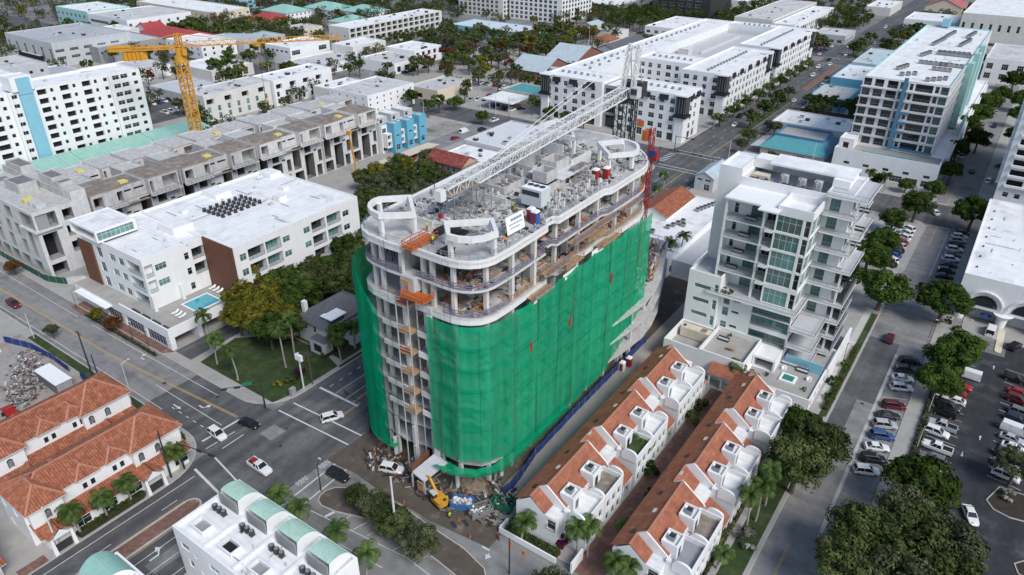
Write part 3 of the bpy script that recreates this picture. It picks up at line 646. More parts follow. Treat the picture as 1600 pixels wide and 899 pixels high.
# orange loading platforms
def orange_platform(x0, x1, y0, y1, z, lab):
    mb = MB(); mb.box(x0, x1, y0, y1, z, z+.18, ORANGE)
    for i in range(6): y = y0+.2+(y1-y0-.4)*i/5; mb.box(x0, x1, y-.05, y+.05, z+.18, z+.26, ORANGE)
    for x in (x0+.05, x1-.05):
        mb.beam((x, y0, z+1.15), (x, y1, z+1.15), .08, .12, ORANGE); mb.beam((x, y0, z+.6), (x, y1, z+.6), .08, .12, ORANGE)
        for i in range(4): y = y0+.05+(y1-y0-.1)*i/3; mb.beam((x, y, z), (x, y, z+1.2), .09, .09, ORANGE)
    mb.beam((x0, y0+.05, z+1.15), (x1, y0+.05, z+1.15), .08, .12, ORANGE); mb.beam((x0, y0+.05, z+.6), (x1, y0+.05, z+.6), .08, .12, ORANGE)
    return tag(mb.build('loading_platform', org=((x0+x1)/2, (y0+y1)/2, z)), lab, 'platform')
orange_platform(-69.6, -67.4, 70.2, 76.2, 44.42, 'orange steel loading platform on the open deck of the tower')
orange_platform(-69.5, -64.8, 69.0, 71.6, 36.6, 'orange loading platform jutting from the storey above the net')
mb = MB()
for i in range(7): mb.box(-70.3, -68.5, 69.9+i*.02, 70.2+i*.02, 38.2+i*.12, 38.3+i*.12, WOOD)
mb.box(-70.9, -68.2, 70.8, 73.5, 36.6, 39.2, LGREYW); mb.build('hoist_head', HT)
# debris nets
def resample(pts, step):
    out = [Vector(pts[0])]
    for i in range(len(pts)-1):
        a, b = Vector(pts[i]), Vector(pts[i+1]); n = max(1, round((b-a).length/step))
        for j in range(1, n+1): out.append(a.lerp(b, j/n))
    return out
def net(pts, top, bot, seed, off=0.0, name='net_panel', dz=.55):
    q = resample(pts, .42); n = len(q); L = [0.0]
    for i in range(1, n): L.append(L[-1]+(q[i]-q[i-1]).length)
    r = random.Random(seed); ph = [r.uniform(0, 6.28) for _ in range(10)]; am = [r.uniform(.4, 1) for _ in range(10)]
    drape = [(r.uniform(0, L[-1]), r.uniform(.15, .85), r.uniform(1.2, 3.0), r.uniform(.15, .45)) for _ in range(max(2, int(L[-1]/5)))]
    nz = 60; mb = MB(); k = mb.mi(NETM)
    for i in range(n):
        t = (q[min(i+1, n-1)]-q[max(i-1, 0)]).normalized(); nn = Vector((t.y, -t.x)); f = L[i]/L[-1]; zt, zb_ = top(f), bot(f)
        for j in range(nz+1):
            v = j/nz; z = zt+(zb_-zt)*v; s = L[i]
            floor = abs(((z-13.4)/4.0) % 1.0-.0); tight = .35+.65*math.sin(math.pi*min(1, max(0, floor)))
            d = .15*am[0]*math.sin(s*2.1+ph[0]+.6*math.sin(z*.35+ph[1]))+.07*am[1]*math.sin(s*4.3+ph[2]+.9*math.sin(z*.22+ph[3]))+.12*math.sin(s*.55+ph[4])*math.sin(z*.31+ph[5])
            d += .05*math.sin(s*7.1+z*1.1*am[2]+ph[6])*am[3]
            for (c, cv, wd, a) in drape:
                x = (s-c)/wd; y_ = (v-cv)/.10-.55*x*x
                if abs(x) < 1.6 and -1.6 < y_ < 1.6: d += a*.55*math.exp(-x*x*1.2-y_*y_)*math.sin(11*y_+ph[7])
            d *= tight; d += off+.12
            if j == 0: d = off+.05
            p = q[i]+nn*d; mb.v.append((p.x, p.y, z+(.25*math.sin(s*1.3+ph[8]) if j == nz else 0)))
    for i in range(n-1):
        for j in range(nz):
            a = i*(nz+1)+j; mb.f.append([a, a+1, a+nz+2, a+nz+1]); mb.m.append(k)
    return mb.build(name, HT, smooth=True)
# seams follow the photograph: corner panels first, then along the east side
corner = [(-66.0, 70.9), (-63.2, 70.8), (-61.3, 70.9), (-59.6, 71.3), (-58.2, 72.1), (-57.0, 73.2), (-56.2, 74.6), (-55.8, 76.1), (-55.55, 80)]
cor = resample(corner, .4)
for a, b, sd_ in ((0, 14, 3), (14, 27, 4), (27, len(cor)-1, 5)):
    seg = [tuple(p) for p in cor[a:b+1]]
    net(seg, lambda f: 33.5, (lambda f, a=a, b=b: 6.6-3.4*max(0, ((a+(b-a)*f)/(len(cor)-1)-.55))), sd_, .04*(sd_ % 2))
ys = [80, 86.2, 92.8, 98.4, 104.6, 111.2, 117.8, 123.4, 128.6]
eb = lambda y: 4.6-1.8*(y-80)/6 if y < 86 else 2.8 if y < 112 else 2.8+(y-112)*.53
for i in range(8):
    y0, y1 = ys[i], ys[i+1]; x = -55.5
    net([(x, y0), (x+.0, (y0+y1)/2), (x, y1+.25)], lambda f: 33.6-.5*math.sin(f*math.pi), (lambda f, y0=y0, y1=y1: eb(y0+(y1-y0)*f)), 20+i, .06*(i % 2))
wl = [(-84.3, 82), (-84.4, 78), (-84.2, 75), (-83.4, 72.8), (-82, 71.3), (-80, 70.4), (-77.6, 69.8), (-75.2, 69.5)]
net(wl[:5], lambda f: 38.2, lambda f: 3.4, 41, .05); net([wl[4], wl[5], wl[6], wl[7]], lambda f: 37.6-6.0*f, lambda f: 3.6-.8*f, 42, .1)
# tie ropes at the storeys and panel seams
GREENR = M('dark_green_rope', (.004, .07, .035), .9, .1, 1)
EP = corner+[(-55.45, 86), (-55.45, 128.6)]
for k, z in enumerate(LV[2:7]):
    q = resample(EP, 2.0); mb = MB(); mb.tube([(p.x+.24*(1 if i > 8 else .3), p.y-.24*(1 if i < 8 else 0), z-.2+.12*math.sin(i*1.7+k)) for i, p in enumerate(q)], .02, 4, GREENR); mb.build('tie_rope', HT)
for (x, y) in [(-61.6, 70.55), (-57.2, 72.7)]+[(-55.1, y) for y in ys[:-1]]:
    mb = MB(); mb.tube([(x+.05*math.sin(z), y+.06*math.sin(z*.7), z) for z in range(5, 34, 2)], .024, 4, GREENR); mb.build('net_seam', HT)
# sloped catch nets above the ground floor
def catchnet(pts, z, out, drop, seed):
    q = resample(pts, .8); mb = MB(); k = mb.mi(NETM); r = random.Random(seed); m = 6
    for i, p in enumerate(q):
        t = (q[min(i+1, len(q)-1)]-q[max(i-1, 0)]).normalized(); nn = Vector((t.y, -t.x))
        for j in range(m+1): f = j/m; mb.v.append((p.x+nn.x*out*f, p.y+nn.y*out*f, z-drop*math.sin(f*math.pi)*.9+r.uniform(-.08, .08)+f*.5))
    for i in range(len(q)-1):
        for j in range(m): a = i*(m+1)+j; mb.f.append([a, a+1, a+m+2, a+m+1]); mb.m.append(k)
    o = mb.build('catch_net', HT, smooth=True)
    rb = MB()
    for i in range(0, len(q), 3):
        t = (q[min(i+1, len(q)-1)]-q[max(i-1, 0)]).normalized(); nn = Vector((t.y, -t.x)); p = q[i]
        rb.beam((p.x, p.y, z-.9), (p.x+nn.x*out, p.y+nn.y*out, z+.5), .07, .07, STEEL)
    rb.build('net_arm', HT)
catchnet([(-64.6, 71.4), (-61.2, 71.3), (-58.4, 72.6), (-56.6, 75.2), (-56.2, 79)], 4.5, 2.7, .5, 1)
catchnet([(-56.2, 79), (-56.1, 88), (-56.1, 97)], 4.3, 2.4, .5, 2)
catchnet([(-82.2, 76), (-80, 72), (-77.5, 71), (-74.5, 70.8)], 3.4, 2.0, .6, 3)
# red rags tied to the net
for (y, z) in ((84.2, 25.4), (96.8, 24.2), (112.2, 26.4)):
    mb = MB()
    for j in range(5): mb.box(-55.35+.04*(j % 2), -55.2+.05*(j % 2), y-.35+.1*(j % 3)*.5, y+.35-.12*(j % 2), z-j*.42-.44, z-j*.42, REDP)
    tag(mb.build('red_flag', org=(-55.3, y, z)), {84.2: 'red cloth on the green net nearest the tower corner', 96.8: 'middle red cloth hanging on the green net', 112.2: 'farthest red cloth hanging on the green net'}[y], 'flag')
# timber tunnel at the foot of the hoist
mb = MB(); mb.hexa([(-67.6, 66.5, 3.4), (-64.6, 66.2, 3.0), (-63.4, 71, 4.4), (-66.4, 71.3, 4.8), (-67.6, 66.5, 3.6), (-64.6, 66.2, 3.2), (-63.4, 71, 4.6), (-66.4, 71.3, 5.0)], LGREYW)
mb.box(-67.7, -67.5, 66.4, 71, 3.4, 5.2, BROWN); mb.box(-66.0, -64.7, 65.9, 66.1, 1.0, 2.9, WOOD)
for x in (-67.5, -64.8): mb.beam((x, 66.4, 0), (x, 66.4, 3.3), .25, .25, CONC)
mb.build('hoist_canopy', HT)
for (x, y) in ((-61.3, 71.0), (-56.8, 77.8), (-56.7, 122.7), (-56.9, 128), (-75.6, 70.8)):
    mb = MB(); mb.cyl(x, y, 0, 4.3, .38, 10, CONC2); mb.build('column', HT)
# ================================================================ white stepped apartment tower (right of the netted tower)
T = Bld('apartment_tower', 'white stepped apartment tower with glass bays and deep balconies', 'building', -35, 148)
TR = T.root
slit = [(1.6, 5.2, z, z+.9, 'st', .15) for z in (8.2, 11.6, 15.0)]
T.block(-48.8, -41.6, 137, 147, 0, 18, WHITE, LGREYW, .8, faces={'S': slit+[(6.0, 6.9, z, z+2.4, 'wt', .15) for z in (6.6, 10.6, 14.4)]})
T.block(-48.8, -43.9, 147.02, 157.6, 0, 39.4, WHITE, ROOFW, .5)
lvT = [15.1, 19.65, 23.6, 27.55, 31.5]
door = []
for z in lvT: door += [(.6, 1.5, z+.02, z+2.3, 'w', .1), (4.2, 6.6, z+.02, z+2.5, 'Bt', .3), (7.6, 9.6, z+.02, z+2.5, 'w', .15)]
T.block(-43.88, -26.5, 147, 158.6, 0, 36.6, WHITE, LGREYW, 1.6, faces={})
T.block(-43.7, -33.4, 143.0, 146.98, 15.1, 35.8, WHITE, LGREYW, 0, faces={'S': [(a, b, c-15.1, d-15.1, e, f) for a, b, c, d, e, f in door]}, name='balcony_wall')
# lower storeys, south side
lowS = []
for z in (5.6, 9.2, 12.0): lowS += [(.7, 2.1, z, z+2.1, 'wt', .15), (2.8, 4.4, z+1.2, z+1.75, 's', .15), (7.0, 15.2, z-.1, z+2.4, 'Bt', .9)]
T.block(-41.58, -26.2, 138.6, 146.98, 0, 15.0, WHITE, LGREYW, 0.0, faces={'S': lowS, 'E': [(.6, 7.6, z, z+2.5, 'Bt', .5) for z in (1.6, 5.5, 9.1, 12.0)]}, floorm=LGREYW)
# terrace slab with planting over the lower storeys
def slab(root, x0, x1, y0, y1, z, t=.28, rails='SE', m=WHITE2, top=LGREYW, name='balcony', rm=None, solid=None, glass=False):
    mb = MB(); mb.box(x0, x1, y0, y1, z-t, z, m, top); o = mb.build(name, root)
    for sd_ in rails:
        og, u, n, W_, rz = frame_of(sd_, x0+.08, x1-.08, y0+.08, y1-.08)
        put('railing', railmesh(W_, 1.0, rm or STEEL, RAILGLASS if glass else None), o, (og[0], og[1], z), rz)
    return o
slab(TR, -44.4, -25.2, 136.6, 147, 15.1, .5, 'SE')
for z in lvT[1:]:
    slab(TR, -43.86, -33.3, 139, 146.95, z, .3, 'S')
    mb = MB(); mb.box(-34.9, -33.3, 137.6, 139, z-.3, z, WHITE2, LGREYW); mb.build('balcony', TR)
mb = MB(); mb.box(-44.1, -33.0, 138.6, 147.0, 35.9, 36.3, WHITE2); mb.box(-36.5, -32.6, 136.4, 138.6, 35.9, 36.2, WHITE2); mb.build('canopy_roof', TR)
for x in (-43.65, -35.7):
    mb = MB(); mb.box(x-.22, x+.22, 139.05, 139.5, 15.1, 35.9, WHITE2); mb.build('column', TR)
# glass bay
gS = []; gE = []
for z in lvT: gS += [(.25, 5.2, z+.1-15.1, z+3.55-15.1, 'wt' if z % 2 else 'w', .12), (5.7, 6.75, z+.1-15.1, z+3.55-15.1, 'w', .12)]; gE += [(.3, 4.0, z+.1-15.1, z+3.5-15.1, 'wt', .12), (4.3, 8.0, z+.1-15.1, z+3.5-15.1, 'wt', .12)]
T.block(-33.28, -26.3, 138.6, 146.96, 15.12, 35.6, WHITE, ROOFW, 1.4, faces={'S': gS, 'E': gE})
# east wing with cantilevered balconies
lvE = [3.6, 7.4, 11.3, 15.2, 19.1, 23.0, 26.9, 30.8, 34.7, 38.6]
eS = [(1.0, 2.9, z+.1, z+2.7, 'Bt', .3) for z in lvE[:-1]]
eE = []
for z in lvE[:-1]: eE += [(1.2, 4.2, z+.05, z+2.7, 'Bt', .25), (6.2, 9.6, z+.05, z+2.7, 'Bt', .25)]
T.block(-26.48, -21.4, 147.4, 160.4, 0, 38.4, WHITE, ROOFW, .3, faces={'S': eS, 'E': eE})
for k, z in enumerate(lvE):
    d = .0 if k < 4 else .9*((k+1) % 2)
    slab(TR, -26.3, -18.4-d, 145.2+.3*(k % 2), 158.5, z, .32, 'SE')
    if k < 3: slab(TR, -26.15, -20.8, 137.6, 145.1, z-.2, .32, 'SE')
    if k < len(lvE)-1:
        [T.box('column', -20.4, -20.0, y, y+.4, z, lvE[k+1]-.32, WHITE2) for y in (146.6, 157.4)]
    if k < 5: # glazed lower balconies
        mb = MB(); mb.poly([(-18.7, 147, z), (-18.7, 158, z), (-18.7, 158, z+3.2), (-18.7, 147, z+3.2)], GLASS); mb.build('glass_screen', TR)
mb = MB(); mb.box(-26.5, -23.2, 150.5, 158.4, 38.7, 40.3, WHITE2); mb.build('stair_head', TR)
mb = MB(); mb.box(-39.8, -23.0, 151.6, 158.8, 40.32, 40.7, WHITE2, ROOFW); mb.build('roof_canopy', TR)
mb = MB(); mb.box(-43.8, -39.8, 154.4, 158.5, 38.22, 40.3, WHITE2); mb.build('parapet_block', TR)
# mechanical well
for i in range(16):
    x = -42.4+i*.95; h = rnd.uniform(.8, 1.6); mb = MB(); mb.box(x, x+.75, 148.2, 149.1, 36.65, 36.65+h, STEEL, METALD); mb.build('condenser', TR)
for (x, y, h) in ((-37, 150.6, 2.2), (-33.4, 150.9, 2.0), (-30, 150.2, 2.4)):
    mb = MB(); mb.box(x, x+1.5, y, y+1.6, 36.65, 36.65+h, LGREYW); mb.tube([(x+.7, y, 36.8+h), (x+.7, y-.8, 37.0+h*.8), (x+.7, y-1.3, 36.9)], .38, 8, STEEL); mb.build('air_handler', TR)
mb = MB(); mb.box(-42.6, -39.4, 150.4, 152.6, 36.65, 38.0, CREAM); mb.build('plant_box', TR)
# podium
T.block(-48.9, -41.0, 127.2, 136.98, 0, 3.6, WHITE, PAVE, 2.4, name='podium_wall', roofname='podium_deck')
T.block(-40.98, -31.2, 127.2, 138.58, 0, 5.2, WHITE, PAVE, 1.1, name='podium_wall', roofname='podium_deck')
T.block(-31.18, -17.4, 127.2, 149, 0, 2.6, WHITE, PAVE, .5, name='podium_wall', roofname='podium_deck', faces={'E': [(1+i*3.4, 2.2+i*3.4, .6, 2.2, 's', .12) for i in range(6)]})
T.block(-31.1, -26.4, 133, 138.5, 2.62, 5.4, WHITE, ROOFW, .1, name='terrace_room', faces={'S': [(.4, 4.3, .1, 2.4, 'x', 3.0)]})
mb = MB(); mb.box(-24.8, -21.6, 131.2, 134.2, 2.6, 2.95, WHITE2); mb.box(-24.3, -22.1, 131.7, 133.7, 2.95, 2.97, M('green_pool', (.03, .22, .17), .1, .2, 2)); mb.build('plunge_pool', TR)
mb = MB(); mb.box(-25.6, -18, 137.9, 138.2, 2.6, 5.0, BLUEP); mb.build('screen_wall', TR)
mb = MB(); mb.box(-17.4, -16.9, 140, 160, .13, 3.4, WHITE2); mb.build('garden_wall', TR)
def furnish(name, lab, x, y, z, kind):
    mb = MB()
    if kind == 'sofa': mb.box(x, x+2.4, y, y+.9, z, z+.4, METALD); mb.box(x, x+2.4, y+.7, y+.9, z+.4, z+.8, METALD); mb.box(x+.1, x+2.3, y+.05, y+.7, z+.4, z+.52, LGREYW)
    elif kind == 'lounger': mb.box(x, x+.7, y, y+1.4, z+.25, z+.35, FRAME); mb.hexa([(x, y+1.4, z+.25), (x+.7, y+1.4, z+.25), (x+.7, y+2, z+.6), (x, y+2, z+.6), (x, y+1.4, z+.35), (x+.7, y+1.4, z+.35), (x+.7, y+2, z+.7), (x, y+2, z+.7)], FRAME); mb.box(x+.05, x+.15, y+.1, y+.2, z, z+.25, FRAME); mb.box(x+.55, x+.65, y+1.2, y+1.3, z, z+.25, FRAME)
    elif kind == 'armchair': mb.box(x, x+.9, y, y+.9, z, z+.42, WHITE2); mb.box(x, x+.15, y, y+.9, z+.42, z+.7, WHITE2); mb.box(x+.75, x+.9, y, y+.9, z+.42, z+.7, WHITE2); mb.box(x+.15, x+.75, y+.72, y+.9, z+.42, z+.85, WHITE2)
    elif kind == 'table': mb.box(x, x+1.5, y, y+.9, z+.6, z+.7, WOOD); [mb.box(a, a+.1, b, b+.1, z, z+.6, WOODD) for a in (x+.05, x+1.35) for b in (y+.05, y+.75)]
    elif kind == 'tank': mb.box(x, x+6.6, y, y+2.2, z+.2, z+2.5, CREAM); mb.box(x+.3, x+6.3, y+.2, y+2, z, z+.2, METALD); mb.box(x+4.4, x+5.6, y+.3, y+1.9, z+2.5, z+2.62, WOODD); mb.box(x+.3, x+.8, y+.6, y+1.6, z+2.5, z+2.6, METALD)
    return tag(mb.build(name, org=(x, y, z)), lab, name.replace('_', ' '))
furnish('generator', 'cream steel generator housing on the white tower podium', -47.8, 133.6, 3.6, 'tank')
furnish('sofa', 'dark outdoor sofa on the tower terrace beside the generator', -39.6, 134.6, 5.2, 'sofa')
furnish('table', 'timber table on the tower terrace near the dark sofa', -36.4, 131.6, 5.2, 'table')
furnish('sofa', 'dark sofa by the green plunge pool', -22.8, 136.6, 2.6, 'sofa'); furnish('armchair', 'white armchair nearer the tower beside the plunge pool', -25.4, 135.2, 2.6, 'armchair'); furnish('armchair', 'white armchair nearer the street beside the plunge pool', -20.0, 134.2, 2.6, 'armchair')
for i, x in enumerate((-29.6, -28.4, -27.2)): furnish('lounger', ('first', 'middle', 'last')[i]+' dark lounger on the planted tower terrace counting from the planters', x, 140.2, 15.1, 'lounger')
for i, z in enumerate(lvT[1:]): furnish('sofa', 'dark seat on the %s open balcony of the white tower' % ('lowest', 'second', 'third', 'top')[i], -42.4+.8*i, 140.6, z, 'sofa')
for i, z in enumerate(lvE[1:9]):
    if i not in (2, 4): furnish('sofa', 'dark seat on the street side balcony, storey %s of the white tower' % ('two', 'three', 'four', 'five', 'six', 'seven', 'eight', 'nine')[i], -20.9, 150.0+.5*(i % 3), z, 'sofa')
# ================================================================ red tiled courtyard rows
def arcwall(mb, x0, x1, y, z0, zs, mat, t=.35):
    n = 8; r = (x1-x0)/2; cx = (x0+x1)/2; p = [(x1-0.0, z0), (x1, zs)]+[(cx+r*math.cos(math.pi*i/n), zs+r*.62*math.sin(math.pi*i/n)) for i in range(1, n)]+[(x0, zs), (x0, z0)]
    f = [(a, y-t/2, b) for a, b in p]; g = [(a, y+t/2, b) for a, b in p]
    mb.poly(f[::-1], mat); mb.poly(g, mat)
    for i in range(len(p)-1): mb.poly([f[i], f[i+1], g[i+1], g[i]], mat)
def th_row(x0, ystart, lab, seeds, terr):
    B = Bld('courtyard_row', lab, 'row house', x0+6, ystart+25)
    X = lambda d: x0+d
    yend = ystart+52.6
    ev = []
    for m in range(3):
        y = 17.5*m
        for a in (3.4, 9.7): ev += [(y+a, y+a+1.0, .9, 2.6, 'w', .15), (y+a+1.5, y+a+2.5, .9, 2.6, 'w', .15), (y+a, y+a+1.0, 3.7, 5.4, 'wr', .15), (y+a+1.5, y+a+2.5, 3.7, 5.4, 'wr', .15), (y+a+3.2, y+a+4.2, 3.7, 5.4, 'wr', .15)]
    B.block(X(0.4), X(8.0), ystart, yend, 0, 6.1, WHITE, ROOFW, 0, faces={'S': [(5.8, 7.4, 3.6, 5.6, 'wr', .2)]})
    mb = MB(); ez, rz_, hy = 6.45, 9.5, 4.5
    # roof: western slope unbroken, eastern slope per module
    hs, zs = hy-1.5, rz_-1.05; k_ = (rz_-ez)/hy
    def west(y0, y1, x): ribs(mb, [(X(0), y0, ez), (X(0), y1, ez), (X(x), y1, ez+k_*x), (X(x), y0, ez+k_*x)], (0, 1, 0), TILEF, .3, .05); mb.poly([(X(0), y0, ez-.03), (X(0), y1, ez-.03), (X(x), y1, ez+k_*x-.04), (X(x), y0, ez+k_*x-.04)], TILEF)
    for m in range(3):
        a = ystart+17.5*m; b, c = a+2.6, a+15.4; e = min(a+17.5, yend)
        west(b, c, hy); west(a, b, hs); west(c, e, hs)
        ribs(mb, [(X(hy), b, rz_), (X(8.3), b, 6.6), (X(8.3), c, 6.6), (X(hy), c, rz_)], (0, 1, 0), TILEF, .3, .05)
        mb.poly([(X(hy), b, rz_-.02), (X(8.3), b, 6.55), (X(8.3), c, 6.55), (X(hy), c, rz_-.02)], TILEF)
        mb.beam((X(hy), b, rz_+.03), (X(hy), c, rz_+.03), .34, .16, TILER)
        for y0, y1 in ((a, b), (c, e)):
            ribs(mb, [(X(hs), y0, ez+k_*hs), (X(hs+2.8), y0, 6.3), (X(hs+2.8), y1, 6.3), (X(hs), y1, ez+k_*hs)], (0, 1, 0), TILEF, .3, .05); mb.beam((X(hs), y0, ez+k_*hs+.03), (X(hs), y1, ez+k_*hs+.03), .3, .14, TILER)
    B_root = B.root; mb.build('roof', B_root)
    for m in range(3):
        a = ystart+17.5*m; b, c = a+2.6, a+15.4
        for yy, s in ((b, -1), (c, 1)):
            g = MB(); P_ = [(X(hy-.1), rz_+.14), (X(8.6), 6.4), (X(8.7), 4.0), (X(hy-1.5), 4.0), (X(hy-1.5), rz_-.95)]
            f = [(p, yy-.13, q) for p, q in P_]; h = [(p, yy+.13, q) for p, q in P_]
            g.poly(f[::-1], WHITE); g.poly(h, WHITE)
            for i in range(5): j = (i+1) % 5; g.poly([f[i], f[j], h[j], h[i]], WHITE)
            g.build('gable_wall', B_root)
        g = MB(); g.poly([(X(.4), ystart+.01, 6.1), (X(8), ystart+.01, 6.1), (X(hs+2.7), ystart+.01, 6.2), (X(hs), ystart+.01, rz_-1.2)][::1], WHITE)
        if m == 0: g.build('gable_wall', B_root)
        # roof boxes with condensers, terraces, arched party walls
        for k, off in enumerate((4.5, 10.7)):
            yc = a+off; w = MB()
            w.hexa([(X(7.6), yc-1.2, 6.0), (X(9.0), yc-1.2, 6.0), (X(9.0), yc+1.2, 6.0), (X(7.6), yc+1.2, 6.0), (X(6.5), yc-1.4, 8.4), (X(9.0), yc-1.4, 8.4), (X(9.0), yc+1.4, 8.4), (X(6.5), yc+1.4, 8.4)], WHITE); w.box(X(9.0), X(9.03), yc-.6, yc+.3, 6.0, 7.8, GLASS)
            p = [(X(6.5), yc-1.4), (X(9.0), yc-1.4), (X(9.0), yc+1.4), (X(6.5), yc+1.4)]; w.ring(p, inset(p, .2), 8.4, 8.85, WHITE)
            w.build('roof_box', B_root)
            cond = MB(); cond.box(X(7.2), X(8.1), yc-.5, yc+.45, 8.42, 9.3, GREYW, METALD); cond.cyl(X(7.65), yc, 9.3, 9.37, .36, 12, METALD)
            tag(cond.build('condenser', org=(X(7.65), yc, 8.42)), 'grey condenser on roof box %s of the %s' % (('one', 'two', 'three', 'four', 'five', 'six')[m*2+k], seeds), 'air conditioner')
            ya, yb = a+1.6+6.3*k+.3, a+1.6+6.3*(k+1)+.2
            B.block(X(8.02), X(12.0), ya, yb-.02, 0, 5.9, WHITE, (ROOFW, WOODD, M('striped_deck', (.30, .31, .34), .8, .1, 1, wave=('Y', 1.6, .35, 0)), GRASS)[terr[m*2+k]], .9, .25, name='terrace_wall', roofname='terrace_floor',
                    faces={'E': [(.7, 1.7, .8, 2.6, 'w', .12), (2.6, 3.6, .8, 2.6, 'w', .12), (4.4, 5.4, .8, 2.6, 'w', .12), (.7, 1.7, 3.6, 5.3, 'w', .12), (2.6, 3.6, 3.6, 5.3, 'w', .12), (4.4, 5.4, 3.6, 5.3, 'w', .12)]})
            g = MB(); arcwall(g, X(9.1), X(11.9), yb, 5.5, 6.9, WHITE); g.build('party_wall', B_root)
            if k == 0: g = MB(); arcwall(g, X(9.1), X(11.9), ya-.0, 5.5, 6.9, WHITE); g.build('party_wall', B_root)
        if m < 3:
            e = MB(); ya = a+14.6; yb = a+19.0 if m < 2 else a+17
            ribs(e, [(X(7.8), ya, 5.3), (X(12.0), ya+.6, 3.7), (X(12.0), yb-.6, 3.7), (X(7.8), yb, 5.3)], (0, 1, 0), TILEF, .3, .05)
            e.poly([(X(12.0), ya+.6, 3.65), (X(12.0), yb-.6, 3.65), (X(12.0), yb-.6, 3.4), (X(12.0), ya+.6, 3.4)][::-1], WHITE); e.build('porch_roof', B_root)
            for yy in (ya+.8, yb-.8):
                e = MB(); e.box(X(11.5), X(11.8), yy-.15, yy+.15, 0, 3.7, WHITE); e.build('porch_post', B_root)
    # skylights and vents on the west slope
    for i in range(10):
        yy = ystart+3+i*4.9+rnd.uniform(-.4, .4); d = 3.2 if i % 2 else 2.2; z = ez+(rz_-ez)*d/hy
        v = MB(); s = .28 if i % 2 else .16
        v.hexa([(X(d-.25), yy-.4, z-.1), (X(d+.25), yy-.4, z+.2), (X(d+.25), yy+.4, z+.2), (X(d-.25), yy+.4, z-.1), (X(d-.25), yy-.4, z+.08), (X(d+.25), yy-.4, z+.42), (X(d+.25), yy+.4, z+.42), (X(d-.25), yy+.4, z+.08)], WHITE2 if i % 2 else METALD)
        v.build('skylight' if i % 2 else 'roof_vent', B_root)
    return B
th_row(-48.2, 69.5, 'red tiled courtyard row nearest the netted tower', 'row by the netted tower', (0, 1, 3, 0, 0, 0))
th_row(-31.2, 70.1, 'red tiled courtyard row nearest the quiet parked street', 'row by the parked street', (2, 1, 0, 0, 0, 0))
mb = MB(); ribs(mb, [(-37.6, 124.0, 3.4), (-31.3, 124.0, 3.4), (-31.3, 127.0, 4.6), (-37.6, 127.0, 4.6)], (1, 0, 0), TILEF, .3, .05); mb.box(-37.4, -31.5, 124.2, 126.9, 3.1, 3.3, WHITE)
for x in (-37, -34.4, -31.9): mb.box(x-.15, x+.15, 124.4, 124.7, 0, 3.1, WHITE)
tag(mb.build('pergola', org=(-34.5, 125, 0)), 'red tiled pergola linking the two courtyard rows', 'pergola')
cy = MB(); cy.box(-36.1, -31.3, 67.5, 124, .0, .145, BRICKP); struct(cy.build('courtyard'), 'brick courtyard path between the red tiled rows')
for (x0, x1, y0, y1, h, l) in ((-49.4, -38.6, 66.9, 67.15, 1.3, 'low white garden wall at the foot of the row by the netted tower'), (-35.9, -35.6, 66.8, 70.2, 2.4, 'short tall white wall at the courtyard entrance'), (-49.5, -49.25, 67.2, 69.4, 1.3, 'short white wall returning beside the row by the netted tower')):
    mb = MB(); mb.box(x0, x1, y0, y1, .13, h, WHITE); tag(mb.build('garden_wall', org=(x0, y0, 0)), l, 'wall')
hg = MB(); hg.box(-48.8, -39, 67.4, 69.3, .13, .15, MULCH); struct(hg.build('planting_bed'), 'dark bed below the white gable of the tiled row')
# ================================================================ terracotta roofed houses (lower left)
def hip(mb, x0, x1, y0, y1, z, h, mat=TILE, ov=.35):
    x0 -= ov; x1 += ov; y0 -= ov; y1 += ov; w, d = x1-x0, y1-y0; i = min(w, d)/2
    if d >= w: a, b = ((x0+x1)/2, y0+i, z+h), ((x0+x1)/2, y1-i, z+h)
    else: a, b = (x0+i, (y0+y1)/2, z+h), (x1-i, (y0+y1)/2, z+h)
    c = [(x0, y0, z), (x1, y0, z), (x1, y1, z), (x0, y1, z)]
    if d >= w:
        ribs(mb, [c[1], c[2], b, a], (0, 1, 0), mat); ribs(mb, [c[3], c[0], a, b], (0, 1, 0), mat)
        ribs(mb, [c[0], c[1], a], (1, 0, 0), mat); ribs(mb, [c[2], c[3], b], (1, 0, 0), mat)
    else:
        ribs(mb, [c[0], c[1], b, a], (1, 0, 0), mat); ribs(mb, [c[2], c[3], a, b], (1, 0, 0), mat)
        ribs(mb, [c[1], c[2], b], (0, 1, 0), mat); ribs(mb, [c[3], c[0], a], (0, 1, 0), mat)
    for p, q in ((a, b), (a, c[0]), (b, c[2]), (a, c[1] if d >= w else c[3]), (b, c[3] if d >= w else c[1])): mb.beam(Vector(p)+Vector((0, 0, .07)), Vector(q)+Vector((0, 0, .07)), .36, .2, TILER)
    mb.poly([(x0, y0, z-.08), (x0, y1, z-.08), (x1, y1, z-.08), (x1, y0, z-.08)], WHITE); mb.ring([(x0, y0), (x1, y0), (x1, y1), (x0, y1)], inset([(x0, y0), (x1, y0), (x1, y1), (x0, y1)], .1), z-.1, z+.02, WHITE)
